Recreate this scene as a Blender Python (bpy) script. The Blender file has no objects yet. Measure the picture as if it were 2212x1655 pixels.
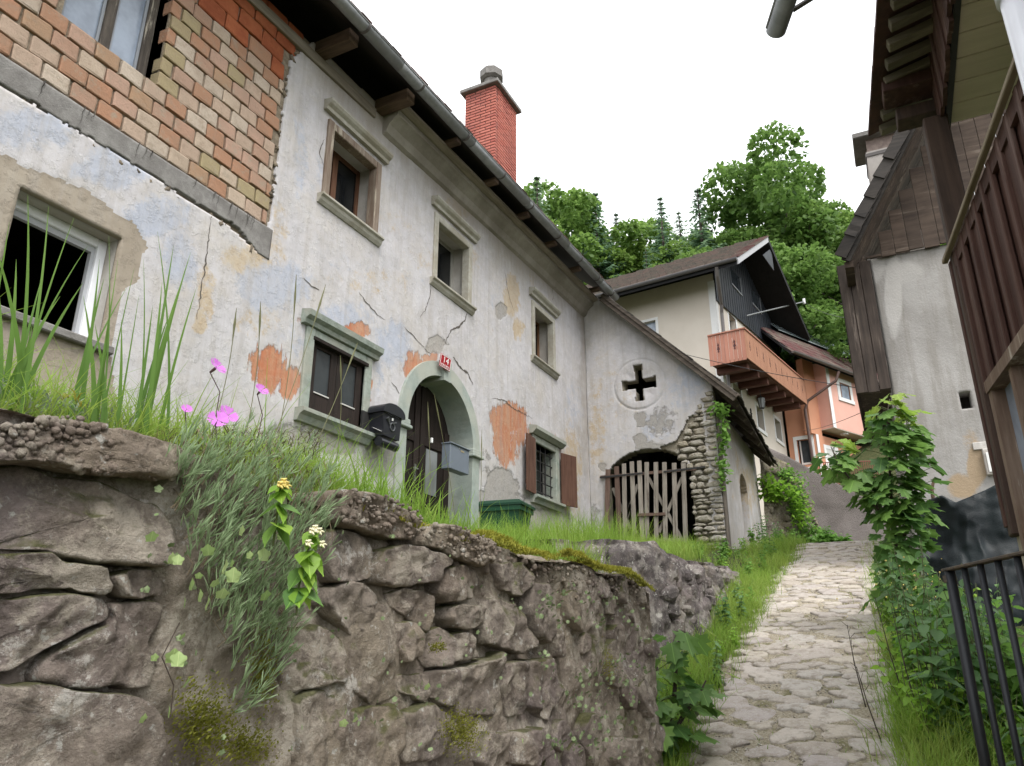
import bpy, math, random
import numpy as np
from mathutils import Matrix, Vector

# ---------------------------------------------------------------- camera, world, sun, exposure
SC = bpy.context.scene
COL = SC.collection
rnd = random.Random(11)
RS = np.random.RandomState(5)
PW, PH, PF = 2212.0, 1655.0, 1620.0            # photo pixels (display scale) and focal length
TH = math.radians(19.05)                        # camera pitched up
YAW = math.atan2(854 * math.cos(TH), PF)        # heading measured from the old house's front wall
FWH = np.array([math.cos(YAW), math.sin(YAW), 0.0])
RT = np.array([math.sin(YAW), -math.cos(YAW), 0.0])
UPV = np.array([0, 0, 1.0])
FWD = FWH * math.cos(TH) + UPV * math.sin(TH)
CUP = -FWH * math.sin(TH) + UPV * math.cos(TH)

cam = bpy.data.cameras.new('camera')
camo = bpy.data.objects.new('camera', cam)
COL.objects.link(camo)
cam.sensor_width = 36.0
cam.lens = 36.0 * PF / PW
cam.clip_start = 0.05
cam.clip_end = 2000
camo.matrix_world = Matrix([[RT[i], CUP[i], -FWD[i], 0.0] for i in range(3)] + [[0, 0, 0, 1]])
SC.camera = camo

W = bpy.data.worlds.new('World')
SC.world = W
W.use_nodes = True
wn = W.node_tree
for n_ in list(wn.nodes):
    wn.nodes.remove(n_)
w_out = wn.nodes.new('ShaderNodeOutputWorld')
w_bg = wn.nodes.new('ShaderNodeBackground')
w_sky = wn.nodes.new('ShaderNodeTexSky')
w_sky.sky_type = 'NISHITA'
w_sky.sun_disc = False
SUN_EL, SUN_AZ = math.radians(55), math.radians(-128)   # azimuth measured in the XY plane from +X
w_sky.sun_elevation = SUN_EL
w_sky.sun_rotation = math.pi / 2 - SUN_AZ
w_sky.air_density = 1.0
w_sky.dust_density = 4.0
w_hs = wn.nodes.new('ShaderNodeHueSaturation')
w_hs.inputs['Saturation'].default_value = 0.10
w_mix = wn.nodes.new('ShaderNodeMixRGB')
w_mix.inputs[0].default_value = 0.72                    # even cloud cover over the clear sky
w_mix.inputs[2].default_value = (10.4, 10.6, 10.9, 1)
wn.links.new(w_sky.outputs[0], w_hs.inputs['Color'])
wn.links.new(w_hs.outputs[0], w_mix.inputs[1])
wn.links.new(w_mix.outputs[0], w_bg.inputs['Color'])
w_bg.inputs['Strength'].default_value = 0.10
wn.links.new(w_bg.outputs[0], w_out.inputs['Surface'])

sund = bpy.data.lights.new('sun', 'SUN')
sund.energy = 1.25
sund.angle = math.radians(25)
sund.color = (1.0, 0.97, 0.93)
suno = bpy.data.objects.new('sun', sund)
COL.objects.link(suno)
sdir = Vector((math.cos(SUN_EL) * math.cos(SUN_AZ), math.cos(SUN_EL) * math.sin(SUN_AZ), math.sin(SUN_EL)))
suno.rotation_euler = sdir.to_track_quat('Z', 'Y').to_euler()
suno.location = (0, 0, 60)

SC.view_settings.view_transform = 'Standard'
SC.view_settings.look = 'None'
SC.view_settings.exposure = 1.2
SC.view_settings.gamma = 1.0
SC.view_settings.use_curve_mapping = False
SC.render.engine = 'CYCLES'

# ---------------------------------------------------------------- pixel -> direction -> point
def ray(u, v):
    d = FWD * PF + RT * (u - PW / 2) - CUP * (v - PH / 2)
    return d / np.linalg.norm(d)
def PX(u, v, x):
    d = ray(u, v); return d * (x / d[0])
def PY(u, v, y):
    d = ray(u, v); return d * (y / d[1])
def PPL(u, v, p0, n):
    d = ray(u, v); n = np.array(n, float); return d * ((np.array(p0, float) @ n) / (d @ n))
def proj(P):
    P = np.asarray(P, float)
    z = P @ FWD
    return PW / 2 + PF * (P @ RT) / z, PH / 2 - PF * (P @ CUP) / z

# ---------------------------------------------------------------- numpy noise
def _hash(i, j, k, s):
    h = (i * 374761393 + j * 668265263 + k * 2147483647 + s * 1274126177) & 0xffffffff
    h = ((h ^ (h >> 13)) * 1274126177) & 0xffffffff
    h = h ^ (h >> 16)
    return (h & 0xffff) / 32767.5 - 1.0
def vnoise(p, s=0):
    p = np.asarray(p, float)
    q = np.floor(p).astype(np.int64)
    f = p - q
    f = f * f * (3 - 2 * f)
    o = 0
    for a in (0, 1):
        wa = f[..., 0] if a else 1 - f[..., 0]
        for b in (0, 1):
            wb = f[..., 1] if b else 1 - f[..., 1]
            for c in (0, 1):
                wc = f[..., 2] if c else 1 - f[..., 2]
                o = o + wa * wb * wc * _hash(q[..., 0] + a, q[..., 1] + b, q[..., 2] + c, s)
    return o
def fbm(p, sc=1.0, octv=4, s=0, gain=0.5):
    p = np.asarray(p, float) * sc
    o, a, t = 0, 1.0, 0
    for k in range(octv):
        o = o + a * vnoise(p + 17.3 * k, s + k)
        t += a
        a *= gain
        p = p * 2.03
    return o / t

# ---------------------------------------------------------------- objects
def tag(o, label=None, cat=None, group=None, kind=None):
    if label: o['label'] = label
    if cat: o['category'] = cat
    if group: o['group'] = group
    if kind: o['kind'] = kind
    return o
def empty(name, loc=(0, 0, 0), label=None, cat=None, group=None, rz=0.0):
    o = bpy.data.objects.new(name, None)
    COL.objects.link(o)
    o.location = loc
    o.rotation_euler = (0, 0, rz)
    o.empty_display_size = 0.1
    return tag(o, label, cat, group)
def own(o, parent):
    """parent o (built in world coordinates) to parent without moving it"""
    o.parent = parent
    m = Matrix.Identity(4)
    q = parent
    chain = []
    while q is not None:
        chain.append(q); q = q.parent
    for q in reversed(chain):
        m = m @ q.matrix_parent_inverse @ q.matrix_basis
    o.matrix_parent_inverse = m.inverted()
    return o
def link(name, me, parent=None, world=True):
    o = bpy.data.objects.new(name, me)
    COL.objects.link(o)
    if parent is not None:
        if world: own(o, parent)
        else: o.parent = parent
    return o
def copy_tree(o, parent=None):
    c = o.copy()
    COL.objects.link(c)
    c.parent = parent
    for ch in o.children:
        copy_tree(ch, c)
    return c

class MB:
    def __init__(s):
        s.v, s.f = [], []
    def add(s, vs, fs):
        o = len(s.v)
        s.v += [tuple(map(float, p)) for p in vs]
        s.f += [tuple(i + o for i in f) for f in fs]
        return s
    def box(s, lo, hi, bev=0.0, M=None):
        l0 = np.array(lo, float); lo = np.minimum(l0, hi); hi2 = np.maximum(l0, hi)
        c = (lo + hi2) / 2; h = (hi2 - lo) / 2
        if bev <= 0:
            vs = [c + h * np.array([a, b, d]) for a in (-1, 1) for b in (-1, 1) for d in (-1, 1)]
            fs = [(0, 1, 3, 2), (4, 6, 7, 5), (0, 4, 5, 1), (2, 3, 7, 6), (0, 2, 6, 4), (1, 5, 7, 3)]
        else:
            b_ = min(bev, 0.45 * h.min())
            vs, ix = [], {}
            for a in (-1, 1):
                for b in (-1, 1):
                    for d in (-1, 1):
                        for ax in range(3):
                            sg = np.array([a, b, d], float)
                            p = h * sg - sg * b_
                            p[ax] = h[ax] * sg[ax]
                            ix[(a, b, d, ax)] = len(vs); vs.append(c + p)
            fs = []
            for ax in range(3):
                o1, o2 = (ax + 1) % 3, (ax + 2) % 3
                for sg in (-1, 1):
                    q = []
                    for x1, x2 in ((-1, -1), (1, -1), (1, 1), (-1, 1)):
                        k = [0, 0, 0]; k[ax] = sg; k[o1] = x1; k[o2] = x2
                        q.append(ix[tuple(k) + (ax,)])
                    fs.append(tuple(q if sg > 0 else q[::-1]))
                for s1 in (-1, 1):
                    for s2 in (-1, 1):
                        def kk(t, axx):
                            k = [0, 0, 0]; k[ax] = t; k[o1] = s1; k[o2] = s2
                            return ix[tuple(k) + (axx,)]
                        q = (kk(-1, o1), kk(1, o1), kk(1, o2), kk(-1, o2))
                        fs.append(q if s1 * s2 > 0 else q[::-1])
            for a in (-1, 1):
                for b in (-1, 1):
                    for d in (-1, 1):
                        q = tuple(ix[(a, b, d, ax)] for ax in range(3))
                        fs.append(q if a * b * d > 0 else q[::-1])
        if M is not None:
            M = np.array(M)
            vs = [M[:3, :3] @ p + M[:3, 3] for p in vs]
        return s.add(vs, fs)
    def beam(s, a, b, w, h, up=(0, 0, 1), bev=0.0):
        """box from a to b, w wide, h high (along up)"""
        a = np.array(a, float); b = np.array(b, float)
        d = b - a; L = np.linalg.norm(d); d /= L
        up = np.array(up, float)
        if abs(up @ d) > 0.98 * np.linalg.norm(up): up = np.array([1.0, 0.0, 0.0])
        sd = np.cross(up, d); sd /= np.linalg.norm(sd)
        uu = np.cross(d, sd)
        M = np.eye(4); M[:3, 0] = d; M[:3, 1] = sd; M[:3, 2] = uu; M[:3, 3] = (a + b) / 2
        return s.box((-L / 2, -w / 2, -h / 2), (L / 2, w / 2, h / 2), bev, M)
    def prism(s, poly, t0, t1, ax='y'):
        """polygon (two coordinates) extruded along axis ax"""
        n = len(poly)
        def mk(p, t):
            return {'x': (t, p[0], p[1]), 'y': (p[0], t, p[1]), 'z': (p[0], p[1], t)}[ax]
        vs = [mk(p, t0) for p in poly] + [mk(p, t1) for p in poly]
        fs = [tuple(range(n))[::-1], tuple(range(n, 2 * n))]
        fs += [(i, (i + 1) % n, n + (i + 1) % n, n + i) for i in range(n)]
        return s.add(vs, fs)
    def tube(s, pts, r, n=8, caps=True):
        pts = [np.array(p, float) for p in pts]
        r = list(r) if hasattr(r, '__len__') else [r] * len(pts)
        d0 = pts[1] - pts[0]
        ref = np.array([0, 0, 1.0]) if abs(d0[2]) < 0.9 * np.linalg.norm(d0) else np.array([1.0, 0, 0])
        vs = []
        for i, p in enumerate(pts):
            t = pts[min(i + 1, len(pts) - 1)] - pts[max(i - 1, 0)]
            t = t / (np.linalg.norm(t) + 1e-9)
            a = np.cross(ref, t); a /= np.linalg.norm(a) + 1e-9
            b = np.cross(t, a); ref = b if abs(np.dot(b, t)) < .9 else ref
            for k in range(n):
                an = 2 * math.pi * k / n
                vs.append(p + r[i] * (math.cos(an) * a + math.sin(an) * b))
        fs = []
        for i in range(len(pts) - 1):
            for k in range(n):
                fs.append((i * n + k, i * n + (k + 1) % n, (i + 1) * n + (k + 1) % n, (i + 1) * n + k))
        if caps:
            fs.append(tuple(range(n))[::-1])
            fs.append(tuple(range((len(pts) - 1) * n, len(pts) * n)))
        return s.add(vs, fs)
    def xf(s, fn):
        s.v = [tuple(fn(*p)) for p in s.v]; return s
    def build(s, name, mat, parent=None, smooth=False, world=True):
        me = bpy.data.meshes.new(name)
        me.from_pydata(s.v, [], s.f)
        if mat: me.materials.append(mat)
        if smooth: me.polygons.foreach_set('use_smooth', [True] * len(me.polygons))
        me.update()
        return link(name, me, parent, world)

def npmesh(name, V, Q, mat, parent=None, attrs=None, smooth=False, world=True):
    """fast mesh from vertex array (N,3) and face array (F,k)"""
    V = np.asarray(V, np.float32); Q = np.asarray(Q, np.int32)
    me = bpy.data.meshes.new(name)
    me.vertices.add(len(V)); me.vertices.foreach_set('co', V.ravel())
    k = Q.shape[1]
    me.loops.add(Q.size); me.loops.foreach_set('vertex_index', Q.ravel())
    me.polygons.add(len(Q))
    me.polygons.foreach_set('loop_start', np.arange(0, Q.size, k, dtype=np.int32))
    me.polygons.foreach_set('loop_total', np.full(len(Q), k, np.int32))
    if smooth: me.polygons.foreach_set('use_smooth', np.ones(len(Q), bool))
    for nm, a in (attrs or {}).items():
        at = me.attributes.new(nm, 'FLOAT', 'POINT')
        at.data.foreach_set('value', np.asarray(a, np.float32).ravel())
    if mat: me.materials.append(mat)
    me.update(calc_edges=True)
    return link(name, me, parent, world)

def sheet(name, A, B, keep, to3d, normal, depth, thick, mat, attrs=None, parent=None, smooth=True):
    """displaced wall sheet with openings: grid A x B, cells kept by mask, rim faces going back by thick"""
    nA, nB = len(A), len(B)
    GA, GB = np.meshgrid(A, B, indexing='ij')
    P = to3d(GA, GB) + depth[..., None] * np.array(normal, float)
    idx = np.arange(nA * nB).reshape(nA, nB)
    q = np.stack([idx[:-1, :-1], idx[1:, :-1], idx[1:, 1:], idx[:-1, 1:]], -1)
    quads = [q[keep]]
    kp = np.pad(keep, 1)
    rim = []
    c = kp[1:-1, 1:-1]
    for (da, db, e) in ((-1, 0, (3, 0)), (1, 0, (1, 2)), (0, -1, (0, 1)), (0, 1, (2, 3))):
        nb = kp[1 + da:1 + da + keep.shape[0], 1 + db:1 + db + keep.shape[1]]
        m = c & ~nb
        rim.append(np.stack([q[m][:, e[0]], q[m][:, e[1]]], -1))
    rim = np.concatenate(rim)
    V = P.reshape(-1, 3)
    rv = np.unique(rim)
    mp = np.full(len(V), -1); mp[rv] = len(V) + np.arange(len(rv))
    Vb = to3d(GA, GB).reshape(-1, 3)[rv] - thick * np.array(normal, float)
    rq = np.stack([rim[:, 0], mp[rim[:, 0]], mp[rim[:, 1]], rim[:, 1]], -1)
    Q = np.concatenate(quads + [rq])
    V2 = np.concatenate([V, Vb])
    at = {k: np.concatenate([a.ravel(), a.ravel()[rv]]) for k, a in (attrs or {}).items()}
    used = np.unique(Q); rm = np.full(len(V2), -1); rm[used] = np.arange(len(used))
    return npmesh(name, V2[used], rm[Q], mat, parent, {k: a[used] for k, a in at.items()}, smooth)

# ---------------------------------------------------------------- node materials
class NT:
    def __init__(s, name):
        s.m = bpy.data.materials.new(name)
        s.m.use_nodes = True
        s.t = s.m.node_tree
        s.p = s.t.nodes['Principled BSDF']
        s.out = s.t.nodes['Material Output']
        s.geo = s.t.nodes.new('ShaderNodeNewGeometry')
        s.pos = s.geo.outputs['Position']
        s._oi = None
    def set(s, sock, v):
        if isinstance(v, bpy.types.NodeSocket): s.t.links.new(v, sock)
        elif isinstance(v, (tuple, list)) and len(v) == 3 and sock.type == 'RGBA': sock.default_value = (*v, 1)
        else: sock.default_value = v
    def orand(s):
        if s._oi is None: s._oi = s.t.nodes.new('ShaderNodeObjectInfo')
        return s._oi.outputs['Random']
    def objco(s):
        return s.t.nodes.new('ShaderNodeTexCoord').outputs['Object']
    def noise(s, sc, det=4, rough=0.55, vec=None, dist=0.0, w=None):
        n = s.t.nodes.new('ShaderNodeTexNoise')
        s.t.links.new(vec if vec is not None else s.pos, n.inputs['Vector'])
        n.inputs['Scale'].default_value = sc; n.inputs['Detail'].default_value = det
        n.inputs['Roughness'].default_value = rough; n.inputs['Distortion'].default_value = dist
        return n.outputs['Fac']
    def voro(s, sc, vec=None, feat='F1', rand=1.0):
        n = s.t.nodes.new('ShaderNodeTexVoronoi'); n.feature = feat
        s.t.links.new(vec if vec is not None else s.pos, n.inputs['Vector'])
        n.inputs['Scale'].default_value = sc; n.inputs['Randomness'].default_value = rand
        return n.outputs['Distance']
    def scale(s, v, vec=None):
        n = s.t.nodes.new('ShaderNodeMapping')
        s.t.links.new(vec if vec is not None else s.pos, n.inputs['Vector'])
        n.inputs['Scale'].default_value = v
        return n.outputs[0]
    def ramp(s, fac, stops, interp='LINEAR'):
        n = s.t.nodes.new('ShaderNodeValToRGB')
        s.t.links.new(fac, n.inputs[0])
        n.color_ramp.interpolation = interp
        e = n.color_ramp.elements
        while len(e) < len(stops): e.new(0.5)
        for i, (p, c) in enumerate(stops):
            e[i].position = p
            e[i].color = (*c, 1) if isinstance(c, (tuple, list)) else (c, c, c, 1)
        return n.outputs[0]
    def mix(s, f, a, b, bl='MIX'):
        n = s.t.nodes.new('ShaderNodeMixRGB'); n.blend_type = bl
        s.set(n.inputs[0], f); s.set(n.inputs[1], a); s.set(n.inputs[2], b)
        return n.outputs[0]
    def math(s, op, a, b=0.0, clamp=False):
        n = s.t.nodes.new('ShaderNodeMath'); n.operation = op; n.use_clamp = clamp
        s.set(n.inputs[0], a); s.set(n.inputs[1], b)
        return n.outputs[0]
    def step(s, v, c, w):
        """smooth 0..1 threshold at c with half width w"""
        n = s.t.nodes.new('ShaderNodeMapRange'); n.interpolation_type = 'SMOOTHSTEP'
        s.set(n.inputs[0], v); n.inputs[1].default_value = c - w; n.inputs[2].default_value = c + w
        return n.outputs[0]
    def attr(s, nm):
        n = s.t.nodes.new('ShaderNodeAttribute'); n.attribute_name = nm
        return n.outputs['Fac']
    def sep(s, v=None):
        n = s.t.nodes.new('ShaderNodeSeparateXYZ'); s.t.links.new(v if v is not None else s.pos, n.inputs[0])
        return n.outputs
    def bump(s, h, dist=0.01, st=1.0):
        n = s.t.nodes.new('ShaderNodeBump')
        s.set(n.inputs['Height'], h); n.inputs['Distance'].default_value = dist; n.inputs['Strength'].default_value = st
        s.t.links.new(n.outputs[0], s.p.inputs['Normal'])
        return s
    def fin(s, col, rough=0.8, spec=0.3, metal=0.0):
        s.set(s.p.inputs['Base Color'], col); s.set(s.p.inputs['Roughness'], rough)
        s.p.inputs['Specular IOR Level'].default_value = spec; s.p.inputs['Metallic'].default_value = metal
        return s.m
    def leaf(s, col, trans=0.35, rough=0.5, spec=0.3):
        s.fin(col, rough, spec)
        tr = s.t.nodes.new('ShaderNodeBsdfTranslucent')
        s.set(tr.inputs['Color'], col)
        mx = s.t.nodes.new('ShaderNodeMixShader'); mx.inputs[0].default_value = trans
        s.t.links.new(s.p.outputs[0], mx.inputs[1]); s.t.links.new(tr.outputs[0], mx.inputs[2])
        s.t.links.new(mx.outputs[0], s.out.inputs['Surface'])
        return s.m

def m_rough(name, c1, c2, sc=6, rough=0.85, bsc=40, bd=0.004, spec=0.25, dirt=None, rand=0.0):
    """matt surface: two tones mixed by noise, fine relief, optional larger dirt tone"""
    t = NT(name)
    col = t.mix(t.step(t.noise(sc, 6, 0.65), 0.5, 0.16), c1, c2)
    if dirt:
        col = t.mix(t.math('MULTIPLY', t.step(t.noise(sc * .23, 5, 0.6), 0.52, 0.14), 0.75), col, dirt)
    if rand:
        col = t.mix(rand, col, t.ramp(t.orand(), [(0, 0.25), (1, 1.0)]), 'MULTIPLY')
    t.bump(t.noise(bsc, 6, 0.7), bd)
    return t.fin(col, rough, spec)

def m_wood(name, c1, c2, axis='z', sc=1.0, rough=0.75, rand=0.25, spec=0.25, wear=None):
    """grain stretched along an axis, tone differs per object"""
    t = NT(name)
    k = {'x': (2.2, 28, 28), 'y': (28, 2.2, 28), 'z': (28, 28, 2.2)}[axis]
    v = t.scale(tuple(q * sc for q in k))
    g = t.noise(1.0, 6, 0.65, v, 0.4)
    g2 = t.noise(2.6, 4, 0.6)
    col = t.mix(t.step(t.mix(0.35, g, g2), 0.5, 0.16), c1, c2)
    if wear:
        col = t.mix(t.step(t.noise(1.0, 8, 0.75, t.scale(tuple(q * sc * .5 for q in k))), 0.60, 0.05), col, wear)
    if rand:
        col = t.mix(rand, col, t.ramp(t.orand(), [(0, 0.2), (1, 1.0)]), 'MULTIPLY')
    t.bump(g, 0.004)
    return t.fin(col, rough, spec)

def m_plain(name, c, rough=0.5, spec=0.4, metal=0.0, var=0.12, sc=9):
    t = NT(name)
    n = t.noise(sc, 5, 0.6)
    col = t.mix(var, c, t.ramp(n, [(0.3, 0.35), (0.7, 1.0)]), 'MULTIPLY')
    return t.fin(col, t.math('ADD', t.math('MULTIPLY', n, 0.2), rough - 0.1), spec, metal)
# ---------------------------------------------------------------- materials shared by the setting
M_ground = NT('ground_soil')
_t = M_ground
_p = _t.attr('path')
_grit = _t.mix(_t.step(_t.noise(60, 5, 0.7), 0.5, 0.12), (0.20, 0.165, 0.115), (0.42, 0.37, 0.29))
_grit = _t.mix(_t.step(_t.noise(9, 5, 0.7), 0.56, 0.08), _grit, (0.13, 0.11, 0.075))
_soil = _t.mix(_t.step(_t.noise(7, 6, 0.7), 0.5, 0.15), (0.035, 0.05, 0.018), (0.075, 0.075, 0.035))
_c = _t.mix(_t.step(_t.math('ADD', _p, _t.math('MULTIPLY', _t.math('SUBTRACT', _t.noise(11, 5, 0.7), 0.5), 0.7)), 0.5, 0.12), _soil, _grit)
_t.bump(_t.noise(70, 6, 0.75), 0.012)
M_ground = _t.fin(_c, 0.95, 0.1)

def sstep(v, a, b):
    t = np.clip((v - a) / (b - a), 0, 1)
    return t * t * (3 - 2 * t)
def zpath(x):
    x = np.asarray(x, float)
    return np.where(x < 13, -1.6 + 0.235 * np.maximum(x, -25), 1.455 + 0.106 * (np.minimum(x, 26) - 13))
def ypath(x):
    return 0.62 + 0.016 * (np.asarray(x, float) - 4) + 0.05 * np.sin(np.asarray(x, float) * 0.9)
def zterr(x, y):
    x = np.asarray(x, float)
    z = 0.325 + 0.115 * np.clip(x - 4, 0, 9.9) + 0.03 * np.clip(np.asarray(y, float) - 1.3, 0, 6)
    z = z + 0.16 * sstep(np.asarray(y, float), 1.3, 1.9) * (1 - sstep(x, 1.8, 3.2))
    return z + 1.0 * sstep(x, 19.0, 20.5)
def ground_z(x, y):
    x = np.asarray(x, float); y = np.asarray(y, float)
    low = zpath(x) - 0.10 * np.clip(-y, 0, 1.5)
    yw = np.where(x < 4.0, 1.34, np.where(x < 9.3, 1.86, 1.5 + 0.2 * sstep(x, 9.3, 14)))
    wd = np.where(x < 9.2, 0.14, 1.0)
    s = sstep((y - yw) / wd, 0, 1)
    z = low * (1 - s) + np.maximum(zterr(x, y), low) * s
    hill = 0.60 * np.clip(x - 27, 0, 120) + 0.2 * np.clip(x - 147, 0, 200)
    return z + hill
def gz(x, y):
    return float(ground_z(np.array([x]), np.array([y]))[0])

_far = np.array([8, 14, 24, 40, 64, 100, 160, 260, 420.0])
GA = np.concatenate([-1.5 - _far[::-1], np.arange(-1.5, 15.5, 0.07), np.arange(15.5, 30, 0.5), 30 + np.array([0, 3, 8, 16, 30, 50, 80, 120, 180, 300, 420])])
GB = np.concatenate([-3 - _far[::-1], np.arange(-3, 6.2, 0.07), 6.2 + _far])
_X, _Y = np.meshgrid(GA, GB, indexing='ij')
_Z = ground_z(_X, _Y) + 0.02 * fbm(np.stack([_X, _Y, 0 * _X], -1), 3.0, 3, 2)
_pa = 1 - sstep(np.abs(_Y - ypath(_X)), 0.50, 0.78)
_pa = np.where((_X > 16) | (_X < -6), 0, _pa)
_i = np.arange(_X.size).reshape(_X.shape)
_q = np.stack([_i[:-1, :-1], _i[1:, :-1], _i[1:, 1:], _i[:-1, 1:]], -1).reshape(-1, 4)
ground = npmesh('ground', np.stack([_X, _Y, _Z], -1).reshape(-1, 3), _q, M_ground, None, {'path': _pa}, True)
tag(ground, kind='structure')

# ---------------------------------------------------------------- cobbled path
def lump(seed, n=14, prof=((1.0, -0.6), (1.03, 0.2), (0.985, 0.62), (0.88, 0.86), (0.5, 0.93)), jag=0.2):
    """irregular low stone, unit footprint, height about 1 (x, y in -.5..5)"""
    r = np.random.RandomState(seed)
    ph = r.uniform(0, 6.28, 4); am = r.uniform(0.3, 1, 4) * jag
    V, F = [], []
    k = r.uniform(2.5, 5)
    for j, (q, z) in enumerate(prof):
        for i in range(n):
            a = 2 * math.pi * i / n
            rad = 1 + sum(am[m] * math.sin((m + 2) * a + ph[m]) for m in range(4))
            ca, sa = math.cos(a), math.sin(a)
            sq = (abs(ca) ** k + abs(sa) ** k) ** (-1 / k)
            V.append((0.47 * rad * q * sq * ca + r.uniform(-.012, .012), 0.47 * rad * q * sq * sa + r.uniform(-.012, .012), z + r.uniform(-.06, .06) * (j > 1)))
    V.append((0, 0, 1.0))
    for j in range(len(prof) - 1):
        for i in range(n):
            F.append((j * n + i, j * n + (i + 1) % n, (j + 1) * n + (i + 1) % n, (j + 1) * n + i))
    o = (len(prof) - 1) * n
    F += [(o + i, o + (i + 1) % n, len(V) - 1) for i in range(n)]
    return V, F
_t = NT('cobble_stone')
_c = _t.ramp(_t.orand(), [(0, (0.39, 0.335, 0.28)), (0.25, (0.44, 0.405, 0.365)), (0.5, (0.47, 0.415, 0.345)), (0.75, (0.38, 0.335, 0.315)), (1, (0.52, 0.465, 0.40))])
_c = _t.mix(_t.step(_t.noise(14, 7, 0.7), 0.56, 0.13), _c, (0.29, 0.25, 0.205))
_c = _t.mix(_t.math('MULTIPLY', _t.step(_t.noise(45, 6, 0.8), 0.6, 0.08), 0.6), _c, (0.60, 0.57, 0.52))
_t.bump(_t.noise(50, 7, 0.75), 0.010)
M_cobble = _t.fin(_c, 0.85, 0.25)
_lm = []
for k in range(10):
    V, F = lump(100 + k)
    me = bpy.data.meshes.new('cobble'); me.from_pydata(V, [], F); me.materials.append(M_cobble)
    me.polygons.foreach_set('use_smooth', [True] * len(me.polygons)); me.update()
    _lm.append(me)
path_o = None
_x = 3.35
ncob = 0
# the bed of the path carries the cobbles
_A = np.arange(2.6, 15.6, 0.08); _B = np.linspace(-0.62, 0.62, 18)
_PA, _PB = np.meshgrid(_A, _B, indexing='ij')
_PY = ypath(_PA) + _PB
_PZ = ground_z(_PA, _PY) + 0.016 - 0.05 * sstep(np.abs(_PB), 0.5, 0.62) + 0.012 * fbm(np.stack([_PA, _PY, 0 * _PA], -1), 9, 3, 4)
_i = np.arange(_PA.size).reshape(_PA.shape)
_q = np.stack([_i[:-1, :-1], _i[1:, :-1], _i[1:, 1:], _i[:-1, 1:]], -1).reshape(-1, 4)
_t = NT('path_grit')
_c = _t.mix(_t.step(_t.noise(75, 6, 0.75), 0.5, 0.14), (0.27, 0.225, 0.155), (0.50, 0.45, 0.355))
_c = _t.mix(_t.step(_t.noise(5, 5, 0.7), 0.58, 0.08), _c, (0.20, 0.185, 0.10))
_t.bump(_t.noise(90, 6, 0.8), 0.015)
path_o = npmesh('path', np.stack([_PA, _PY, _PZ], -1).reshape(-1, 3), _q, _t.fin(_c, 0.95, 0.1), None, None, True)
tag(path_o, kind='structure')
_cs = []
_tr = 0
while len(_cs) < 298 and _tr < 60000:
    _tr += 1
    rr = rnd.uniform(0.075, 0.13) if _tr < 6000 else rnd.uniform(0.05, 0.085)
    x = 3.3 + 11.2 * rnd.random() ** 0.92; yo = rnd.uniform(-0.52, 0.54)
    el = rnd.uniform(1.15, 1.7)
    if any(((x - c[0]) / (rr + c[2])) ** 2 + ((yo - c[1]) / (rr * el + c[2] * c[3])) ** 2 < 0.90 for c in _cs if abs(x - c[0]) < .4): continue
    _cs.append((x, yo, rr, el))
for (x, yo, rr, el) in _cs:
    o = bpy.data.objects.new('cobble', _lm[rnd.randrange(10)])
    COL.objects.link(o)
    cx, cy = x, ypath(x) + yo
    o.location = (cx, cy, gz(cx, cy) + rnd.uniform(0.006, 0.016))
    o.scale = (2 * rr * rnd.uniform(.88, 1.04), 2 * rr * el * rnd.uniform(.88, 1.04), rnd.uniform(0.016, 0.030))
    sl = 0.235 if cx < 13 else 0.106
    o.rotation_euler = (Matrix.Rotation(-math.atan(sl) + rnd.uniform(-.05, .03), 4, 'Y') @ Matrix.Rotation(rnd.uniform(-.05, .05), 4, 'X') @ Matrix.Rotation(rnd.choice((0, math.pi)) + rnd.uniform(-.35, .35), 4, 'Z')).to_euler()
    own(o, path_o)
    ncob += 1

def scatter(tv, tf, T, R, S):
    """merge N copies of a template: positions T (N,3), rotation matrices R (N,3,3), scales S (N,) or (N,3)"""
    tv = np.asarray(tv, float); tf = np.asarray(tf, int); N = len(T)
    S = np.asarray(S, float)
    S = S[:, None, None] if S.ndim == 1 else S[:, None, :]
    V = np.einsum('nij,nkj->nki', R, tv[None] * S) + np.asarray(T)[:, None, :]
    F = tf[None] + (np.arange(N) * len(tv))[:, None, None]
    return V.reshape(-1, 3), F.reshape(-1, tf.shape[1])
def rot_euler(rx, ry, rz):
    cx, sx, cy, sy, cz, sz = np.cos(rx), np.sin(rx), np.cos(ry), np.sin(ry), np.cos(rz), np.sin(rz)
    R = np.empty((len(np.atleast_1d(rx)), 3, 3))
    R[:, 0, 0] = cz * cy; R[:, 0, 1] = cz * sy * sx - sz * cx; R[:, 0, 2] = cz * sy * cx + sz * sx
    R[:, 1, 0] = sz * cy; R[:, 1, 1] = sz * sy * sx + cz * cx; R[:, 1, 2] = sz * sy * cx - cz * sx
    R[:, 2, 0] = -sy; R[:, 2, 1] = cy * sx; R[:, 2, 2] = cy * cx
    return R
_oct = [(1, 0, 0), (0, 1, 0), (-1, 0, 0), (0, -1, 0), (0, 0, 0.8), (0, 0, -0.8)]
_octf = [(0, 1, 4), (1, 2, 4), (2, 3, 4), (3, 0, 4), (1, 0, 5), (2, 1, 5), (3, 2, 5), (0, 3, 5)]
N = 6000
_px = RS.uniform(3.2, 11, N) ; _pyo = RS.uniform(-0.6, 0.62, N)
_py = ypath(_px) + _pyo
V, F = scatter(_oct, _octf, np.stack([_px, _py, ground_z(_px, _py) + 0.018], -1), rot_euler(RS.uniform(0, 6, N), RS.uniform(0, 6, N), RS.uniform(0, 6, N)), RS.uniform(0.003, 0.011, N)[:, None] * RS.uniform(0.6, 1.3, (N, 3)))
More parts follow.
